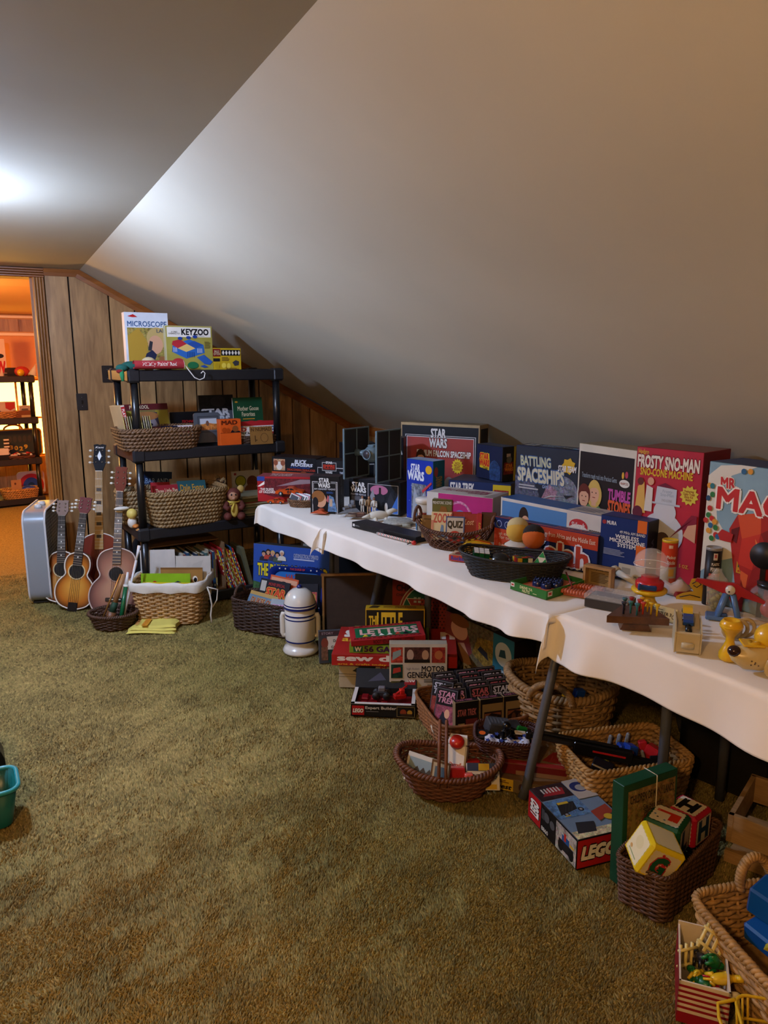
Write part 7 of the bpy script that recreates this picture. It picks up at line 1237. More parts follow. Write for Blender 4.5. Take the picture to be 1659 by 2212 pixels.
# -- tall boxes at the back
fbox('spaceship_game_box', 'dark blue game box picturing battling spaceships', (1116, 961), (1251, 974), Z2, .10, dict(front='#22242e', body='#1c2448', top='#20222c', right='#16181c'), {'front': [Po([(0, .42), (0, .68), (.1, .6), (.25, .7), (.4, .5), (.5, .3), (.3, .42)], '~#4a4c5c'), El(.78, .52, .24, .2, '~#6a6e78'), Po([(.35, .3), (.55, .62), (.7, .55), (.6, .3)], '~#8a6a78'), Tx('BATTLING', .08, .79, .58, .89, '#b8b890', .04, -.15, 0, '#3a5a8a'), Tx('SPACESHIPS', .04, .62, .80, .76, '#c0bca0', .05, -.15, 0, '#3a5a8a'), Tx('GAME', .46, .565, .56, .60, '#8aa0c0', .03), Li(.07, .53, .42, .59, 2, '#a8a8a8'), Bu(.86, .83, .11, .09, '#c8a020', 7), Tx('STAR TEAM', .7, .77, .98, .83, '#d0d0cc', .05, .2), Po([(.25, .38), (.62, .42), (.64, .31), (.3, .33)], '#c8b080'), Po([(.6, .32), (.66, .45), (.85, .42), (.88, .33), (.7, .29)], '~#2c2e34'), Po([(.8, .52), (.95, .53), (.84, .49)], '#24262c'), Po([(.4, .43), (.6, .5), (.82, .51), (.6, .485)], '#b0b0b0'), [El(.05+.09*i, .34+.5*((i*5) % 7)/7+.1, .006, .004, '#c8c8d0', 6) for i in range(10)]], 'top': [Rc(.06, .25, .24, .85, '#a8a094'), Po([(.1, .35), (.15, .75), (.21, .6), (.17, .35)], '#24405a'), Tx('SPACESHIPS', .3, .45, .62, .85, '#8a98a8', .04, 0, 180), Tx('BATTLING', .36, .1, .58, .38, '#6a7a90', .03, 0, 180), Tx('STAR', .66, .35, .84, .6, '#b0b0a8', .04, 0, 180), Rc(.86, .1, .98, .9, '#6a9ab8'), El(.92, .5, .04, .2, '#a84a34')]}, h=.395)
fbox('rock_kit_box', 'black and white rock polishing kit box with two children', (1252, 957), (1377, 974), Z2, .13, dict(front='#c4bca8', body='#b0a488', top='#8a7c60'), {'front': [Rc(.03, .04, .97, .93, '#1c1210'), Tx('Transform rough rock into Precious Gems', .08, .68, .7, .74, '#8a98a0', .01), El(.83, .70, .085, .035, '#d0ccc0'), Tx('RAPCO', .77, .69, .89, .71, '#8a2a24', .02), El(.80, .77, .02, .03, '#c89a30'), El(.86, .78, .025, .03, '#a83a50'), Tx('TUMBLE', .57, .54, .94, .63, '#b04890', .06), Tx('STONES', .58, .43, .95, .53, '#c8562a', .06), Tx('A Complete Rock Polishing\nKit for Family Use', .56, .30, .94, .37, '#b8b4a8', .0), Li(.64, .2, .94, .27, 3, '#6a6458'), Pe(.33, .57, .10, .75, '#c0a050', '#5a7a50', long=True), Pe(.15, .52, .10, .75, '#5a2418', '#4a7a98'), Rc(.3, .17, .6, .24, '#a8281c'), Rc(.36, .18, .5, .26, '#c8a838')]}, h=.43)
fbox('snow_cone_box', 'tall red snow cone machine box', (1377, 964), (1522, 978), Z3, .18, dict(front='#a82434', body='#7a1824', top='#7a5040', right='#6a1420'), {'front': [Tx('Hasbro', .03, .945, .19, .985, '#c8a830', .02), Tx('FROSTY SNO-MAN', .03, .85, .95, .94, '#d8d0c0', .05, 0, 0, '#6a101c'), Tx('SNO-CONE MACHINE', .08, .79, .87, .845, '#c8a828', .04), Bu(.84, .68, .14, .075, '#c8b840', 12), Tx('Featuring\nTasty Treat\nShop Kit\nInside', .75, .64, .92, .72, '#8a2420', .02), El(.48, .37, .32, .16, '#b8bcc0'), El(.5, .53, .17, .09, '#bcc0c4'), Rc(.30, .585, .72, .60, '#a8b0b8'), Po([(.34, .595), (.36, .72), (.66, .71), (.66, .595)], '#b4bcc4'), Po([(.36, .72), (.48, .75), (.66, .71)], '#6a1c30'), Tx('Frosty\nSno-Man', .42, .65, .62, .70, '#8a98a8', .0), Tx('SNO-CONE', .44, .61, .60, .63, '#9aa0a8', .0), Po([(.03, .5), (.06, .7), (.16, .74), (.2, .5)], '#c8a050'), El(.1, .74, .05, .03, '#5a2a20'), Po([(.18, .52), (.2, .72), (.3, .7), (.3, .52)], '#c8c4bc'), El(.26, .75, .05, .03, '#c89878'), El(.08, .5, .08, .05, '#5a1c2c'), Po([(.58, .33), (.72, .42), (.98, .44), (.98, .54), (.9, .54), (.7, .4)], '#7a1c30'), Po([(.8, .38), (.98, .34), (.98, .48), (.86, .46)], 'skin'), Tx('5 OZ.', .78, .14, .92, .165, '#c8a038', .02), El(.5, .3, .12, .08, '#4a3a34')]}, h=.455)
fbox('machine_toy_box', 'tall pale blue box with coloured balls at the right edge', (1534, 996), (1712, 1019), Z3, .16, dict(front='#7a98a4', body='#58808c', top='#2c3a5a'), {'front': [Po([(.0, .2), (.0, .9), (.15, .98), (.4, 1), (.6, 1), (.3, .92), (.12, .78), (.16, .6), (.3, .5), (.5, .5), (.4, .35), (.2, .3)], '#c8c4b4'), Po([(.33, .55), (.42, .66), (.7, .7), (.95, .66), (.99, .5), (.95, .12), (.5, .08), (.42, .3)], '#9c241c'), Po([(.42, .66), (.7, .7), (.72, .56), (.5, .5)], '#c04a26'), Po([(.72, .56), (.95, .66), (.99, .5), (.84, .44)], '#7a1a16'), Po([(.5, .5), (.72, .56), (.66, .3), (.48, .32)], '#b83222'), Po([(.66, .52), (.8, .4), (.74, .3)], '#d87a3a'), Po([(.66, .3), (.84, .44), (.9, .16), (.6, .12)], '#861c18'), Po([(.52, .28), (.62, .26), (.6, .14), (.54, .16)], '#c85a2c'), Po([(.36, .55), (.46, .58), (.44, .46), (.37, .48)], '#5a1412'), Tx('MR.', .17, .83, .38, .90, '#b02824', .05, -.1, 0, '#d8d0c0'), Tx('MAC', .15, .68, .98, .83, '#b02824', .04, 0, 0, '#d8d4c8'), [El(u_, v_, .032, .02, c_, 14) for u_, v_, c_ in ((.45, .96, '#2a5a80'), (.53, .965, '#c88a2c'), (.03, .83, '#c88a2c'), (.07, .83, '#2a6a70'), (.08, .77, '#2a6a34'), (.03, .74, '#24405a'), (.06, .67, '#a82a24'), (.05, .62, '#2a6a34'), (.1, .6, '#b02a24'), (.02, .58, '#a82a24'), (.14, .58, '#c88a2c'), (.09, .55, '#2a5a80'), (.16, .54, '#2a6a34'), (.07, .51, '#c88a2c'), (.17, .49, '#a82a24'), (.2, .48, '#2a5a80'), (.12, .46, '#2a6a34'))], Po([(.2, .5), (.25, .54), (.4, .52), (.38, .46), (.24, .46)], '#a02420')]}, h=.44)
# -- long boxes in front
fbox('telescope_box', 'long blue and white telescope box behind the strategy game', (1083, 1073), (1302, 1115), Z2, .11, dict(front='#c0bab0', body='#24487c', top='#1c4478', right='#b8b0a4'), {'front': [Rc(.015, .0, .68, .93, '#4a78a8'), El(.25, .68, .05, .2, '#2a1c14'), El(.27, .55, .045, .16, 'skin'), Rc(.0, .0, .012, 1, '#c8c4b8'), El(.79, .72, .085, .14, '#a82a2c'), El(.79, .66, .085, .09, '#c0bab0'), Tx('Skilcraft', .73, .69, .85, .79, '#d8d0c8', .02), Tx('PRECISION', .89, .62, 1.0, .7, '#24262a', .02), Tx('TELESCOPE', .70, .25, .99, .5, '#2a68a8', .02)], 'top': [Rc(.68, 0, 1, 1, '#a8a298'), Li(.7, .2, .95, .8, 4, '#4a5a6a')]}, h=.20)
fbox('strategy_game_box', 'orange and navy game box about strategy from Africa and the Middle East', (1069, 1116), (1293, 1158), Z2, .045, dict(front='#14204c', body='#14204c', top='#1a2450'), {'front': [Rc(0, .0, .35, .70, '#a83a1c'), Rc(.35, .62, 1, .98, '#a83a1c'), Rc(.0, .70, .24, .95, '#16204c'), [El(.05+.085*i, .83, .028, .10, '#8a98b8') for i in range(3)], [El(.05+.085*i, .83, .022, .08, '#16204c') for i in range(3)], Tx('an exciting game\nfor two players', .05, .40, .34, .62, '#c8a888', .01), Tx('for all ages\nfrom seven', .05, .1, .26, .32, '#c8a888', .01), Tx('strategy from Africa and the Middle East', .44, .72, .98, .88, '#d8c0a8', .01), Tx('Kalah', .38, .1, .92, .62, '#a03420', .05, 0, 0, '#c8c8cc')], 'top': [Rc(0, 0, 1, .2, '#a83a1c'), Tx('KALAH', .1, .3, .3, .8, '#a84a38', .03), Tx('KALAH', .6, .3, .9, .8, '#8a3c34', .03)]}, h=.145)
fbox('microphone_box', 'blue and orange wireless microphone box', (1299, 1111), (1402, 1128), Z3, .085, dict(front='#16285c', body='#141830', top='#1c2c5c', right='#141422'), {'front': [Rc(.78, .80, .97, 1.0, '#c8601c'), Rc(.78, .28, .97, .6, '#c8601c'), Tx('MURA', .14, .86, .34, .92, '#d0d0cc', .04), El(.08, .89, .045, .035, '#8a2c30'), Tx('49 MHz AM BAND', .42, .745, .95, .79, '#c8c8c4', .02), Tx('WIRELESS\nMICROPHONE\nSYSTEM', .22, .52, .95, .72, '#d4d4d0', .03), Li(.1, .36, .58, .47, 5, '#8a90a0'), Rc(.45, .02, 1, .26, '#b0a894'), Rc(.52, .1, .7, .2, '#8a8474'), Tx('MURA', .78, .05, .95, .09, '#24242a', .03)], 'right': [Tx('MURA', .3, .3, .5, .7, '#4a4a5c', .03, 0, 90)]}, h=.215)
p = U(1335, 1285, Z3); slabbox('blue_base_box', 'low navy and orange box lying under the toy microphone', (1.90, 1.93), (1.93, 1.80), .05, Z3, .03, dict(front='#14204a', body='#14204a'), {'front': [Rc(.4, .1, .7, .9, '#c8601c')]})
# toy microphone
P0, P1 = U(1322, 1228, Z3+.045), U(1376, 1262, Z3+.02); t = thing('toy_microphone', 'cream toy microphone lying in front of the blue box', 'toy', P0); D = P1-P0; t.rotation_euler = D.to_track_quat('Z', 'Y').to_euler(); L = D.length
q = MB(); q.tube([(0, 0, L*.22), (0, 0, L)], [.012, .008], plast('#c0b8a4', .4), 14); q.build('handle', t); q = MB(); q.tube([(0, 0, 0), (0, 0, L*.08), (0, 0, L*.24)], [.010, .017, .016], plast('#b0a894', .5), 14); q.build('head', t)
# two soft dolls, plain
def doll(label, loc, rz, head, cap, body, stripe, s=1.):
    t = thing('soft_doll', label, 'doll', loc, rz); q = MB(); q.lathe([(.001, 0), (.048*s, .004), (.050*s, .03*s), (.040*s, .055*s), (.024*s, .066*s), (.001, .068*s)], mat(body, .95, bump=.002), 22); q.build('body', t)
    if stripe:
        for z_, r_ in ((.014, .0502), (.026, .0508), (.038, .0478), (.05, .0432)): q = MB(); q.lathe([(r_*s+.0008, z_*s), (r_*s+.0004, (z_+.005)*s)], mat(stripe, .95), 22, cap=False); q.build('stripe', t)
    q = MB(); q.ball((0, 0, .098*s), (.036*s, .034*s, .036*s), mat(head, .95, bump=.001), 20); q.build('head', t); q = MB(); q.ball((0, .006*s, .113*s), (.034*s, .032*s, .028*s), mat(cap, .95), 18); q.build('cap', t)
p = U(1150, 1226, Z2); doll('orange headed soft doll in a purple striped top behind the black basket', Vector((p.x, p.y, Z2)), R_(-35), '#b85a1c', '#1a1614', '#3a1848', '#1c1428', 1.15)
p = U(1116, 1212, Z2); doll('yellow headed soft doll in white half hidden behind the orange one', Vector((p.x, p.y, Z2)), R_(-35), '#c09a3c', '#b8a878', '#b8b4a8', '#a8623c', 1.2)
# black oval basket of puzzles
cc_ = U(1126, 1252, Z2)+Vector((.0, .045, 0)); cc_.z = Z2+.001
B = basket('black_oval_basket', 'shallow black oval basket of cube puzzles', .195, .10, .075, cc_, R_(-48), 2.6, .78, 14, 40, '#0f0d0c', rim=.005, amp=.0012, rimrope=False, dip=lambda u, v: .012*u*u)
def cube(label, x_, y_, z_, s_, rot, top, front):
    t = thing('puzzle_cube', label, 'puzzle', local(B, (x_, y_, z_))); t.rotation_euler = (rot[0], rot[1], B.rotation_euler.z+rot[2]); q = MB(); q.box((0, 0, 0), (s_, s_, s_), plast('#101012', .3), bev=.002); q.build('core', t); h_ = s_/2; c_ = s_/3
    for f in range(3):
        for i in range(3):
            for j in range(3):
                a, b = -h_+c_*(i+.5), -h_+c_*(j+.5); col = top[(i+2*j) % len(top)] if f == 0 else front[(i*2+j+f) % len(front)]; q = MB(); g_ = c_*.86
                if f == 0: q.box((a, b, h_), (g_, g_, .0012), plast(col, .25))
                elif f == 1: q.box((a, -h_, b), (g_, .0012, g_), plast(col, .25))
                else: q.box((-h_, a, b), (.0012, g_, g_), plast(col, .25))
                q.build('sticker', t)
cube('white topped cube puzzle with green side at the left of the black basket', -.12, .0, .055, .056, (.1, .1, .3), ['#d0ccc4'], ['#0e4a30', '#0e4a30', '#14603c']); cube('mixed colour cube puzzle in the middle of the black basket', .03, .0, .045, .056, (-.1, .05, .5), ['#0e4a30', '#a82a1c', '#0e4a30'], ['#0e4a30', '#a82a1c', '#d0ccc4', '#c8a42c', '#7a1c20'])
t = thing('puzzle_pyramid', 'green pyramid puzzle at the right of the black basket', 'puzzle', local(B, (.10, .0, .035)), B.rotation_euler.z-.3); s_ = .05; a0 = [Vector((s_*math.cos(R_(a)), s_*math.sin(R_(a)), 0)) for a in (210, 330, 90)]; ap = Vector((0, 0, .065))
q = MB(); q.add([*a0, ap], [(0, 1, 3), (1, 2, 3), (2, 0, 3), (0, 2, 1)], plast('#c0b89c', .3)); q.build('core', t)
for fi, (i, j) in enumerate(((0, 1), (1, 2), (2, 0))):
    A_, B_, C_ = a0[i], a0[j], ap; nn = (B_-A_).cross(C_-A_).normalized()*.0008
    for r_ in range(3):
        for c2 in range(3-r_):
            def bp(u_, v_): return A_+(B_-A_)*u_/3+(C_-A_)*v_/3
            T_ = [bp(c2, r_), bp(c2+1, r_), bp(c2, r_+1)]; m_ = sum(T_, Vector())/3; q = MB(); q.add([m_+(p_-m_)*.86+nn for p_ in T_], [(0, 1, 2)], plast('#12722c', .25)); q.build('sticker', t)
t = thing('puzzle_ball', 'black rounded puzzle with yellow marks in the black basket', 'puzzle', local(B, (-.05, .0, .045)), B.rotation_euler.z); q = MB(); q.ball((0, 0, 0), (.042, .036, .036), plast('#0e0e10', .2), 20); q.build('body', t)
for i in range(3): q = MB(); a = R_(200+28*i); q.ball((.039*math.cos(a), .034*math.sin(a), .012), (.008, .006, .006), plast('#c8a81c'), 8); q.build('mark', t)
# puzzle tray with blue nuts
slabbox('small_leaflet', 'small folded leaflet on the cloth beside the green puzzle tray', (1.60, 2.135), (1.635, 2.10), .04, Z2, .003, dict(front='#8a7a68', body='#7a8a98'), {'top': [Rc(.1, .1, .9, .9, '#5a7890'), Li(.2, .3, .8, .7, 3, '#c8b8a0')]})
c0, c1, c2 = U(1102, 1272, Z2), U(1180, 1296, Z2), U(1257, 1262, Z2); xd = c1-c0; t = thing('nuts_puzzle', 'green cardboard puzzle tray with blue hexagon nuts', 'puzzle', c0, math.atan2(xd.y, xd.x)); w_ = xd.length; d_ = (c2-c1).length*.88; gr = card('#2c6a2a')
for nm, c_, s_ in (('front_wall', (w_/2, .002, .014), (w_, .003, .028)), ('back_wall', (w_/2, d_, .014), (w_, .003, .028)), ('side_wall', (.002, d_/2, .014), (.003, d_, .028)), ('side_wall', (w_-.002, d_/2, .014), (.003, d_, .028)), ('bottom', (w_/2, d_/2, .002), (w_, d_, .003))): q = MB(); q.box(c_, s_, gr); q.build(nm, t)
q = MB(); q.box((w_/2, d_/2, .008), (w_-.02, d_-.02, .008), plast('#b05a38', .5), bev=.003); q.build('orange_insert', t); printing(t, (0, 0, 0), (1, 0, 0), (0, 0, 1), (0, -1, 0), w_, .028, [Rc(.02, .4, .12, .9, '#c8c4b8'), Rc(.04, .55, .1, .75, '#a82a24'), Tx('DRIVE YA\nNUTS', .28, .1, .62, .8, '#c8c890', .04), Li(.64, .2, .78, .35, 1, '#c8c890')]); printing(t, (w_, 0, 0), (0, 1, 0), (0, 0, 1), (1, 0, 0), d_, .028, [Rc(.03, .3, .14, .9, '#c8c4b8'), Rc(.05, .45, .12, .75, '#a82a24')])
bl_ = plast('#101c48', .25); cx_, cy_ = w_/2, d_/2
for i in range(7):
    a = i*math.pi/3; r_ = 0 if i == 6 else .036; q = MB(); X = Matrix.Translation((cx_+r_*math.cos(a), cy_+r_*math.sin(a), .012)); q.lathe([(.019, 0), (.019, .014), (.016, .017), (.009, .017), (.009, .01)], bl_, 6, X, cap=False)
    for k_ in range(6): q.cyl(X @ Vector((.013*math.cos(k_*1.047), .013*math.sin(k_*1.047), .016)), X @ Vector((.013*math.cos(k_*1.047), .013*math.sin(k_*1.047), .021)), .0032, bl_, 6)
    q.build('hexagon_nut', t)
# wooden skill game
p = U(1258, 1266, Z3); t = thing('wooden_skill_game', 'small open wooden skill game box on the nearest table', 'game', Vector((p.x, p.y, Z3)), R_(-68)); wd = wood('#b08a58', '#8a6438', 10, (1, 8, 8)); w_, h_, d_ = .098, .075, .032
for nm, c_, s_ in (('top_rail', (w_/2, d_/2, h_-.004), (w_, d_, .008)), ('bottom_rail', (w_/2, d_/2, .004), (w_, d_, .008)), ('side_rail', (.004, d_/2, h_/2), (.008, d_, h_-.016)), ('side_rail', (w_-.004, d_/2, h_/2), (.008, d_, h_-.016)), ('back_panel', (w_/2, d_-.002, h_/2), (w_, .004, h_))): q = MB(); q.box(c_, s_, wd); q.build(nm, t)
printing(t, (.008, d_-.0045, .008), (1, 0, 0), (0, 0, 1), (0, -1, 0), w_-.016, h_-.016, [Rc(0, 0, 1, 1, '#8a7448'), Tx('Try Your Skill', .2, .78, .85, .93, '#24180c', .02), Li(.1, .1, .9, .7, 7, '#4a3820')]); printing(t, (0, 0, h_), (1, 0, 0), (0, 1, 0), (0, 0, 1), w_, d_, [Li(.4, .4, .7, .7, 1, '#5a4020')])
# fluted orange tray
cc_ = U(1268, 1290, Z2)+Vector((.01, .03, 0)); t = thing('ribbed_ashtray', 'coral orange ribbed plastic dish with a red stick', 'dish', Vector((cc_.x, cc_.y, Z2+.001)), R_(-58)); co = plast('#b05a3c', .4)
q = MB(); q.slab(rrect(.115, .085, .012), 0, .010, co); q.build('base', t)
for i in range(12):
    x_ = -.054+.0098*i
    for y0, y1 in ((-.052, -.022), (.022, .052)): q = MB(); q.tube([(x_, y0, .010), (x_, y0*.96, .017), (x_, y1*.96, .017), (x_, y1, .010)], .0052, co, 8); q.build('rib', t)
for s in (-1, 1):
    for i in range(4): q = MB(); y_ = -.016+.0107*i; q.tube([(s*.062, y_, .010), (s*.056, y_, .017), (s*.034, y_, .017), (s*.03, y_, .010)], .0052, co, 8); q.build('rib', t)
q = MB(); q.tube([(-.03, -.02, .022), (-.075, .05, .05)], .0028, plast('#6a1416'), 6); q.build('red_stick', t)
# clear lidded box
cc_ = U(1322, 1318, Z3)+Vector((.02, .03, 0)); t = thing('clear_lid_box', 'dark flat game box with a clear plastic lid', 'game', Vector((cc_.x, cc_.y, Z3)), R_(-62)); q = MB(); q.box((0, 0, .014), (.13, .095, .028), mat('#2a241f', .5), bev=.002); q.build('base', t)
q = MB(); q.box((0, 0, .036), (.134, .099, .016), clear('#cfd2d4', .05, .3), bev=.002); q.build('clear_lid', t); printing(t, (-.06, -.043, .0285), (1, 0, 0), (0, 1, 0), (0, 0, 1), .12, .086, [Rc(0, 0, 1, 1, '#7c7a76'), [Rc(.05+.1*i, .1+.12*((i*3) % 6), .1+.1*i, .16+.12*((i*3) % 6), '#a8a6a0') for i in range(9)]])
# gumball bank
p = U(1405, 1312, Z3); t = thing('gumball_bank', 'clear globe toy gumball bank on a red and yellow base', 'toy', Vector((p.x, p.y+.01, Z3)), R_(-50))
q = MB(); q.lathe([(.030, 0), (.034, .004), (.022, .02), (.018, .032), (.030, .042), (.048, .046), (.053, .052), (.053, .058), (.040, .060)], plast('#d0a818', .25), 30); q.build('yellow_base', t)
q = MB(); q.lathe([(.038, .058), (.042, .062), (.042, .080), (.036, .086), (.026, .088), (.026, .098)], plast('#a81c22', .25), 30); q.build('red_body', t)
q = MB(); q.box((0, -.040, .071), (.046, .012, .016), plast('#163a70', .3), bev=.003); q.box((-.026, -.043, .072), (.010, .014, .02), plast('#163a70', .3), bev=.003); q.build('blue_coin_slot', t)
q = MB(); q.ball((0, 0, .138), (.050, .050, .047), clear('#f0ece8', .04, .24), 32); gl = q.build('clear_globe', t); q = MB(); q.tube([(.0505*math.cos(a), .0505*math.sin(a), .136) for a in [2*math.pi*i/40 for i in range(40)]], .0014, clear('#f0ece8', .1, .4), 6, True); q.build('seam', gl)
# peg game
c0 = U(1376, 1362, Z3); t = thing('peg_game', 'wooden triangular peg game with coloured golf tee pegs on a stand', 'game', Vector((c0.x+.01, c0.y+.02, Z3)), R_(-38)); wd = wood('#5c3a22', '#3c2414', 9, (8, 1, 8))
q = MB(); q.prism([(-.042, 0), (.042, 0), (.034, .02), (-.034, .02)], -.025, .025, wd); q.build('stand', t); q = MB(); q.box((0, 0, .023), (.012, .03, .008), mat('#15100c')); q.build('pivot', t)
q = MB(); q.slab([(-.082, -.045), (.085, -.04), (.055, .055), (-.03, .06)], .026, .046, wd); q.build('board', t)
for i, (x_, y_, c_) in enumerate(((-.035, -.02, '#16182c'), (-.028, .018, '#2a5a64'), (-.015, -.01, '#2a6a70'), (.0, -.026, '#2a6a74'), (-.008, .03, '#8a2024'), (.012, .012, '#a82a20'), (.018, -.012, '#b83a24'), (.022, .034, '#c89a18'), (.034, .012, '#c8a018'), (.04, -.01, '#c8a418'), (.054, -.022, '#c8a81c'))):
    q = MB(); q.lathe([(.0025, .044), (.0028, .066), (.0042, .072), (.0072, .078), (.0075, .081), (.001, .081)], plast(c_, .35), 12, Matrix.Translation((x_, y_, 0))); q.build('peg', t)
p = U(1432, 1345, Z3); o = game_box('puzzle_card', 'cream lettered card leaning behind the peg game', .085, .003, .042, Vector((p.x+.01, p.y+.015, Z3)), R_(-72), dict(front='#b8a878', body='#b8a878'), {'front': [Tx('PUZZLER 3', .14, .4, .8, .62, '#2a2214', .03), El(.1, .78, .05, .12, '#2a2214'), Li(.15, .72, .6, .8, 1, '#2a2214'), El(.9, .4, .07, .16, '#3a3020'), El(.9, .4, .05, .11, '#b8a878'), Li(.1, .1, .8, .28, 2, '#6a5c3c')]}, .25, 'card')
# car ramp toy
p = U(1484, 1412, Z3); t = thing('car_ramp_toy', 'cream plastic ramp toy with a blue car and black belt', 'toy', Vector((p.x, p.y, Z3)), R_(-46)); cr = plast('#b8ac8c', .35); w_, l_ = .062, .115
q = MB(); q.box((0, l_*.32, .028), (w_, l_*.62, .056), cr, bev=.003); q.build('housing', t)
for s in (-1, 1): q = MB(); q.prism([(0, 0), (l_, 0), (l_, .080), (.035, .078), (0, .056)], -.0016, .0016, cr, Matrix.Translation((s*w_/2, 0, 0)) @ Matrix.Rotation(math.pi/2, 4, 'Z')); q.build('side_wall', t)
q = MB(); q.add([(-w_/2, 0.0, .05), (w_/2, 0.0, .05), (w_/2, .04, .056), (-w_/2, .04, .056), (w_/2, l_, .074), (-w_/2, l_, .074)], [(0, 1, 2, 3), (3, 2, 4, 5)], cr); q.build('ramp', t); q = MB(); q.tube([(0, .008, .058), (0, .03, .060), (0, .05, .068)], .008, mat('#0e0e10', .3), 12); q.build('black_belt', t)
q = MB(); q.lathe([(.016, 0), (.016, .012), (.013, .014)], cr, 20, Matrix.Translation((0, -.002, .016)) @ Matrix.Diagonal((1, .6, 1, 1))); q.build('button', t)
def minicar(label, y_, z_, c_):
    m = MB(); m.prism([(-.022, 0), (-.022, .008), (-.012, .011), (-.006, .019), (.010, .019), (.017, .011), (.022, .009), (.022, 0)], -.012, .012, plast(c_, .3))
    for x_ in (-.013, .013): m.cyl((x_, -.0135, .001), (x_, .0135, .001), .005, plast('#121214'), 10)
    o = m.build('mini_car'); o.location = local(t, (0, y_, z_)); o.rotation_euler = (0, -.12, t.rotation_euler.z+math.pi/2); tag(o, label, 'toy car')
minicar('small blue toy car on the cream ramp', .055, .068, '#163c80'); minicar('small yellow toy car at the top of the cream ramp', .098, .078, '#c8a41c')
# canisters of pick up sticks
def canister(label, px_, py_, r, h, base, top, art, dx=0., dy=0., cap='#c8a41c'):
    p = U(px_, py_, Z3); t = thing('stick_canister', label, 'canister', Vector((p.x+dx, p.y+dy, Z3))); q = MB(); q.lathe([(r, 0), (r, h)], card(base), 28); q.build('tube', t); q = MB(); q.lathe([(r*1.02, h-.004), (r*1.03, h+.004), (r*.98, h+.005), (r*.9, h+.001), (.001, h+.001)], plast(cap), 28); q.build('lid', t)
    for a0, a1, z0, z1, c_, tx in art:
        q = MB(); n_ = int(abs(a1-a0)/7)+2
        if tx is None:
            vs = [((r+.0004)*math.cos(R_(a0+(a1-a0)*i/n_)), (r+.0004)*math.sin(R_(a0+(a1-a0)*i/n_)), z*h) for z in (z0, z1) for i in range(n_+1)]; q.add(vs, [(i, i+1, n_+2+i, n_+1+i) for i in range(n_)], ink(c_), True); q.build('printed_band', t)
        else:
            vs, fs, x0, x1, y0, y1 = textmesh(tx, .03); q.add([((r+.0008)*math.cos(R_(a0+(a1-a0)*(x-x0)/(x1-x0))), (r+.0008)*math.sin(R_(a0+(a1-a0)*(x-x0)/(x1-x0))), h*(z0+(z1-z0)*(y-y0)/(y1-y0))) for x, y in vs], fs, ink(c_)); q.build('lettering', t)
canister('tall red and cream canister of pickup sticks with yellow rim', 1449, 1276, .0245, .172, '#b8ae94', '#c8a41c', [(0, 360, .52, .98, '#b83a1c', None), (205, 275, .66, .74, '#d8d0c0', 'Pickup'), (210, 270, .57, .64, '#d8d0c0', 'Sticks'), (215, 245, .88, .94, '#d8d0c0', None), (230, 290, .06, .3, '#a84a34', None), (225, 265, .34, .48, '#c89a40', None)], -.02, -.0)
canister('black canister of pickup sticks with a red label', 1532, 1304, .0225, .178, '#141214', '#141214', [(205, 275, .62, .69, '#c8c4bc', 'PIX PIX'), (210, 270, .72, .77, '#c8c4bc', 'PLASTIC'), (195, 285, .26, .58, '#b04a38', None), (205, 275, .44, .54, '#5a1c14', 'pickup'), (205, 275, .31, .41, '#5a1c14', 'sticks'), (220, 250, .82, .94, '#c8c0b8', None), (226, 244, .86, .92, '#a82a34', None)]+[(195+9*i, 199+9*i, .02, .22, ['#c8b8a0', '#a85a30', '#c8a060'][i % 3], None) for i in range(10)], 0, 0, '#8a8a88')
# clutter between
p = U(1470, 1288, Z3); t = thing('paper_bag', 'crumpled white and red paper bag behind the ramp toy', 'bag', Vector((p.x, p.y+.02, Z3)), R_(-40)); q = MB(); q.ball((0, 0, .022), (.05, .04, .024), mat('#b8a498', .7), 12); o = q.build('paper', t)
for v in o.data.vertices: v.co.x *= 1+.2*math.sin(v.co.z*260+v.co.y*90); v.co.z = max(0, v.co.z*(1+.3*math.sin(v.co.x*140)))
q = MB(); q.box((.02, -.03, .012), (.06, .02, .02), card('#7a1c20'), bev=.003, rz=.3); q.build('red_panel', t)
p = U(1505, 1300, Z3); t = thing('yellow_cutout', 'yellow printed card cut-out with black outlines behind the ramp toy', 'card', Vector((p.x, p.y+.015, Z3)), R_(-45)); q = MB(); q.prism([(-.05, 0), (.03, 0), (.03, .03), (.028, .06), (.012, .074), (-.008, .07), (-.014, .05), (.0, .03), (-.03, .022), (-.05, .01)], 0, .003, card('#b89428')); q.build('cutout', t); q = MB(); q.tube([(-.006, -.001, .055), (.008, -.001, .066), (.02, -.001, .055), (.008, -.001, .044), (-.002, -.001, .05)], .0016, mat('#18120a'), 5); q.tube([(-.04, -.001, .008), (-.01, -.001, .018), (.02, -.001, .012)], .0016, mat('#18120a'), 5); q.build('ink_line', t)
p = U(1556, 1330, Z3); t = thing('clear_tumbler', 'tall clear plastic tumbler of yellowish beads', 'cup', Vector((p.x+.01, p.y+.03, Z3))); q = MB(); q.lathe([(.022, .001), (.030, .105), (.022, .112), (.010, .13), (.012, .135)], clear('#d8d8c8', .08, .3), 26); q.build('cup', t)
q = MB()
for i in range(26): q.ball((rnd.uniform(-.014, .014), rnd.uniform(-.014, .014), .01+.0022*i), .007, plast(['#8a8440', '#a09a50', '#6a6a34'][i % 3]), 8)
o = q.build('beads', t); o['kind'] = 'stuff'
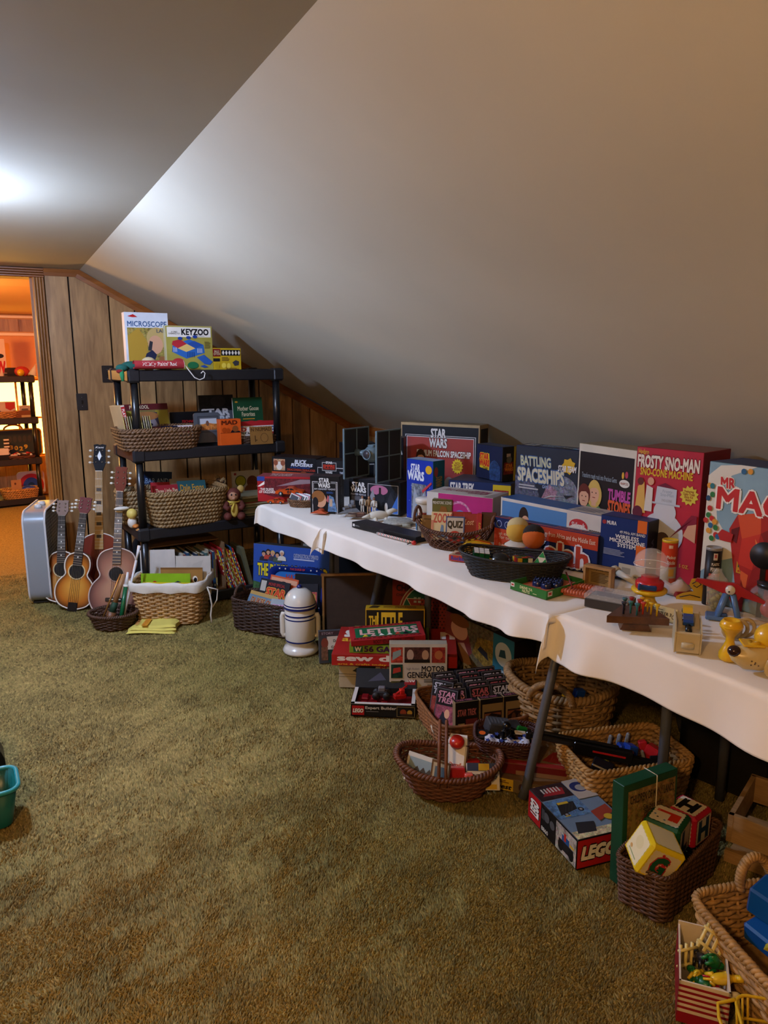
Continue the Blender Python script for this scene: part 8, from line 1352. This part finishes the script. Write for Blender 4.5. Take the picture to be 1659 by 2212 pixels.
# seesaw bird toy
p = U(1590, 1345, Z3); t = thing('pecking_bird_toy', 'red beam toy with a white eye on blue trestle legs', 'toy', Vector((p.x+.0, p.y+.03, Z3)), R_(-50)); rd = plast('#a01c26', .3); bl_ = plast('#4a6a94', .35)
q = MB(); q.prism([(-.095, .108), (-.09, .116), (-.01, .112), (.015, .112), (.095, .068), (.09, .06), (.03, .075), (.012, .04), (-.004, .075)], -.006, .006, rd); q.build('beam', t); q = MB(); q.cyl((0, -.0065, .094), (0, -.0195, .094), .013, plast('#d0c8b4'), 20); q.cyl((-.003, -.0193, .090), (-.003, -.0205, .090), .0025, plast('#121212'), 10); q.build('eye', t)
for s in (-1, 1):
    for y_ in (-.016, .016): q = MB(); q.tube([(s*.008, y_*.6, .080), (s*.030, y_, .0)], [.009, .008], bl_, 8); q.build('leg', t)
q = MB(); q.box((-.03, 0, .006), (.06, .05, .012), bl_, bev=.003); q.build('foot', t)
# yellow hour-glass vase
p = U(1573, 1424, Z3); t = thing('yellow_bubble_pipe', 'yellow plastic hourglass shaped toy holder', 'toy', Vector((p.x, p.y, Z3))); q = MB(); q.lathe([(.022, 0), (.024, .004), (.024, .018), (.016, .034), (.0105, .048), (.0105, .062), (.020, .076), (.027, .086), (.027, .096), (.022, .103), (.020, .106), (.016, .103), (.012, .096)], plast('#d0a418', .25), 28); q.build('body', t); q = MB(); q.lathe([(.0275, .088), (.0282, .090), (.0275, .092)], plast('#d8ae20'), 28, cap=False); q.build('ridge', t)
# dog pull toy at the right edge
p = U(1622, 1450, Z3); t = thing('toy_dog', 'cream plastic toy dog head with a yellow cap at the right edge', 'toy dog', Vector((p.x, p.y, Z3)), R_(-38)); cr = plast('#c0ac78', .3)
q = MB(); q.tube([(-.052, -.012, .046), (-.045, -.011, .044), (-.02, -.005, .038), (.01, 0, .040), (.05, .01, .05), (.09, .02, .05)], [.008, .016, .030, .036, .034, .02], cr, 18); q.build('muzzle', t); q = MB(); q.ball((-.046, -.013, .054), (.016, .016, .014), plast('#2a120e', .12), 16); q.build('nose', t)
for i in range(5): q = MB(); q.ball((-.012+.008*(i % 3), -.036-.001*i, .030+.008*(i//3)+.003*(i % 2)), (.0018, .0012, .0018), plast('#3a2a18'), 6); q.build('freckle', t)
q = MB(); q.ball((.045, .012, .086), (.042, .038, .036), plast('#d0a41c', .25), 20); q.tube([(.01, -.01, .074), (-.012, -.012, .068), (-.006, .01, .07)], .008, plast('#d0a41c', .25), 8); q.box((-.004, .0, .072), (.05, .05, .005), plast('#d0a41c', .25), bev=.002); q.build('cap', t)
q = MB(); q.tube([(.045+.022*math.cos(a), -.034, .026+.026*math.sin(a)) for a in [2*math.pi*i/20 for i in range(20)]], .006, cr, 8, True); q.cyl((.045, -.03, .026), (.045, -.034, .026), .02, plast('#a89058'), 16); q.build('wheel', t)
# bone coloured curly toy behind
p = U(1612, 1390, Z3); t = thing('curly_toy', 'tan ring shaped plastic toy behind the yellow holder', 'toy', Vector((p.x+.01, p.y+.03, Z3)), R_(-40)); q = MB()
for i in range(3): q.tube([(.02*i-.02+.022*math.cos(a), .012*i, .026+.024*math.sin(a)) for a in [2*math.pi*j/18 for j in range(18)]], .0055, plast('#b09a6c', .4), 8, True)
q.build('rings', t)
p = U(1650, 1345, Z3); q = MB(); q.ball((0, 0, .03), .03, plast('#b82a24', .3), 18); o = q.build('red_ball'); o.location = Vector((p.x+.05, p.y+.02, Z3)); tag(o, 'red plastic ball at the right edge behind the toy dog', 'ball')
p = U(1662, 1345, Z3); t = thing('clear_jar', 'round clear plastic jar with black lid at the right edge', 'jar', Vector((p.x+.02, p.y+.02, Z3))); q = MB(); q.lathe([(.035, .002), (.05, .02), (.058, .05), (.052, .085), (.036, .10)], clear('#c8ccd0', .05, .25), 28); q.build('globe', t); q = MB(); q.lathe([(.037, .098), (.039, .112), (.001, .114)], plast('#141416'), 24); q.build('lid', t)
t = thing('paddle_toy', 'red and yellow lettered paddle leaning on the tall box', 'paddle', U(1596, 1320, Z3), R_(-70)); t.location.z = Z3; t.rotation_euler.x = -.12; q = MB(); q.prism([(-.028, .11), (.02, .10), (.03, .15), (.018, .195), (-.018, .19), (-.03, .15)], 0, .006, plast('#8a1c1c', .4)); q.build('blade', t); q = MB(); q.box((0, .003, .052), (.014, .006, .104), plast('#7a1a1a')); q.build('handle', t); printing(t, (-.028, 0, .10), (1, 0, 0), (0, 0, 1), (0, -1, 0), .056, .095, [Po([(.08, .16), (.84, .1), (.96, .5), (.8, .95), (.2, .9), (.06, .5)], '#b88a24'), Tx('MAD', .16, .36, .86, .64, '#1c5a34', .08), [El(.2+.12*i, .22, .05, .03, ['#a82a20', '#1c5a34'][i % 2]) for i in range(5)], [El(.25+.12*i, .8, .05, .03, ['#a82a20', '#1c5a34'][i % 2]) for i in range(4)]])
t = thing('black_paddle', 'round black paddle standing against the tall box', 'paddle', U(1637, 1334, Z3), R_(-70)); t.location.z = Z3; q = MB(); q.cyl((0, 0, .188), (0, .006, .188), .040, plast('#0c0c0e', .5), 32); q.build('blade', t); q = MB(); q.box((0, .003, .075), (.014, .006, .150), plast('#16100c')); q.build('handle', t)
# ================================================================ next room: shelving and its things
NA, NB = Vector((-.64, 8.49, 0)), Vector((.315, 8.69, 0)); NR = math.atan2(NB.y-NA.y, NB.x-NA.x); NL = [.065, .485, .915, 1.345]
shelf_unit('black shelving unit seen through the doorway in the next room', NA, NB, .40, NL)
def nx(px_, k, v=.06, dz=0.):
    for u in [i*.002 for i in range(500)]:
        p = Vector((NA.x+u*math.cos(NR)-v*math.sin(NR), NA.y+u*math.sin(NR)+v*math.cos(NR), NL[k]+dz))
        if PX(p)[0] >= px_: return p
    return p
def nbox(name, label, px_, k, w, d, h, cols, art=None, v=.08, cat='box', lean=0.): return game_box(name, label, w, d, h, nx(px_, k, v), NR, cols, art, lean, cat)
nbox('red_letter_box', 'white box with red letters on the top shelf through the doorway', 3, 3, .12, .06, .38, dict(front='#c8a898'), {'front': [Tx('W', .2, .1, .9, .4, '#a81c20', .06), El(.5, .55, .35, .06, 'ink')]})
nbox('black_engine', 'black toy engine on the top shelf through the doorway', 21, 3, .13, .06, .09, dict(front='#1c100c', body='#1c100c'), {'front': [El(.3, .7, .2, .25, '#2c1810'), Rc(.1, .1, .9, .3, '#0c0806')]}, cat='toy')
t = thing('red_pouch', 'red pouch with a yellow round badge on the top shelf next door', 'pouch', nx(48, 3, .08), NR); q = MB(); q.ball((0, 0, .05), (.075, .03, .055), mat('#a8241c', .6), 16); q.build('pouch', t); q = MB(); q.cyl((-.02, -.03, .04), (-.02, -.036, .04), .035, plast('#d0a01c'), 18); q.build('badge', t)
t = thing('paper_cone', 'white paper party cone at the shelf end next door', 'cone', nx(69, 3, .07), NR); q = MB(); q.lathe([(.001, .13), (.045, .0)], card('#c8b8a8'), 20, Matrix.Rotation(.35, 4, 'Y') @ Matrix.Translation((0, 0, .01))); q.build('cone', t)
nbox('red_panel_box', 'white box with red shield on the second shelf next door', 14, 2, .20, .02, .17, dict(front='#b89888'), {'front': [Po([(.5, .95), (.95, .95), (.95, .6), (.72, .45), (.5, .6)], '#a82a24'), El(.15, .35, .15, .12, '#2a3a6a')]}, .16)
nbox('photo_frame', 'small framed picture on the second shelf next door', 56, 2, .11, .015, .13, dict(front='#b8a090'), {'front': [Fr(.1, .1, .9, .9, .06, '#8a6a50'), Rc(.2, .2, .8, .75, '#5a4a40')]}, .10, 'picture', .2)
basket('round_tan_basket', 'open weave tan basket on the second shelf next door', .13, .09, .07, nx(14, 2, .10, .001), NR, 2.2, .8, 6, 18, '#a06a38', rim=.006)
nbox('wooden_tray_box', 'low wooden tray on the second shelf next door', 55, 2, .19, .10, .075, dict(front='#6a3a1c', body='#6a3a1c'), {'front': [Rc(.3, .1, .9, .4, '#a88a60')]}, .04)
t = thing('easel_board', 'dark chalkboard with yellow frame, handle and magnetic numbers next door', 'board', nx(30, 1, .22), NR); q = MB(); q.prism(rrect(.56, .30, .04, cx=.02, cy=.155), 0, .02, plast('#c88a1c')); q.build('frame', t); q = MB(); q.prism(rrect(.53, .27, .03, cx=.02, cy=.155), -.002, 0, mat('#1c241c', .7)); q.build('slate', t); q = MB(); q.tube([(.02+.09*math.cos(a), .01, .30+.05*math.sin(a)) for a in [math.pi*i/12 for i in range(13)]], .010, plast('#c8701c'), 8); q.build('handle', t); printing(t, (-.25, -.002, 0), (1, 0, 0), (0, 0, 1), (0, -1, 0), .54, .30, [Tx(c_, .40+.09*i, .3-.03*(i % 3), .46+.09*i, .44-.03*(i % 3), '#b89030', .05) for i, c_ in enumerate('3029')]+[El(.42+.09*i, .66, .035, .12, '#3a342c') for i in range(5)])
t = thing('domino_tower', 'tall pack of black and white dominoes on the third shelf next door', 'dominoes', nx(17, 1, .10), NR)
for i in range(12): q = MB(); q.box((0, 0, .009+.018*i), (.05, .025, .016), plast('#c8b8a8' if i % 2 else '#1a1412')); q.build('domino', t)
nbox('white_black_box', 'white box on a black base on the third shelf next door', 4, 1, .15, .08, .12, dict(front='#c8b8b0', body='#c8b8b0'), {'front': [Rc(0, 0, 1, .45, '#141010')]}, .06)
B = basket('twig_tray', 'low twig tray of jumbled dolls on the third shelf next door', .16, .08, .03, nx(52, 1, .09, .001), NR, 2.2, .85, 3, 18, '#5a2c18', rim=.006)
for i in range(8):
    q = MB(); q.tube([(-.04, 0, 0), (.04, .01*(i % 3), .012*(i % 2))], [.009, .012], mat(['#c8a898', '#a82a24', '#d0c0b8', '#3a2018'][i % 4], .7), 8); o = q.build('doll_piece'); o.location = local(B, (-.1+.028*i, .02*math.sin(i*2), .04+.006*(i % 3))); o.rotation_euler.z = i*.8; tag(o, f'{ORD[i]} doll piece from the left in the twig tray next door', 'doll', 'doll pieces in the twig tray')
B = basket('bottom_tan_basket', 'tan braided basket on the bottom shelf next door', .19, .10, .10, nx(46, 0, .10, .001), NR, 3, .85, 5, 18, '#a8783c', braid=True, rim=.008)
book('kraft_card', 'kraft coloured card standing in the bottom basket next door', .10, .16, .004, local(B, (-.03, .02, .03)), (-.1, 0, NR), '#a8784c', [El(.4, .75, .1, .08, '#5a3018')], cat='card', pages=False)
q = MB(); q.ball((0, 0, 0), (.07, .05, .04), plast('#1c3c98', .4), 16); o = q.build('blue_ball'); o.location = local(B, (.08, -.02, .09)); tag(o, 'blue ball in the bottom basket next door', 'ball')
t = thing('ring_plate', 'white square plate with red and blue arcs on the bottom shelf next door', 'plate', nx(70, 0, .22), NR); q = MB(); q.prism(rrect(.28, .26, .04, cx=0, cy=.13), 0, .012, card('#b8a8a0')); q.build('plate', t); printing(t, (-.14, 0, 0), (1, 0, 0), (0, 0, 1), (0, -1, 0), .28, .26, [El(.5, .4, .46, .5, '#a82430', 30), El(.5, .38, .3, .36, '#24408a', 30), El(.5, .34, .14, .2, '#16305a', 24)])
# ================================================================ dark clutter far under the tables
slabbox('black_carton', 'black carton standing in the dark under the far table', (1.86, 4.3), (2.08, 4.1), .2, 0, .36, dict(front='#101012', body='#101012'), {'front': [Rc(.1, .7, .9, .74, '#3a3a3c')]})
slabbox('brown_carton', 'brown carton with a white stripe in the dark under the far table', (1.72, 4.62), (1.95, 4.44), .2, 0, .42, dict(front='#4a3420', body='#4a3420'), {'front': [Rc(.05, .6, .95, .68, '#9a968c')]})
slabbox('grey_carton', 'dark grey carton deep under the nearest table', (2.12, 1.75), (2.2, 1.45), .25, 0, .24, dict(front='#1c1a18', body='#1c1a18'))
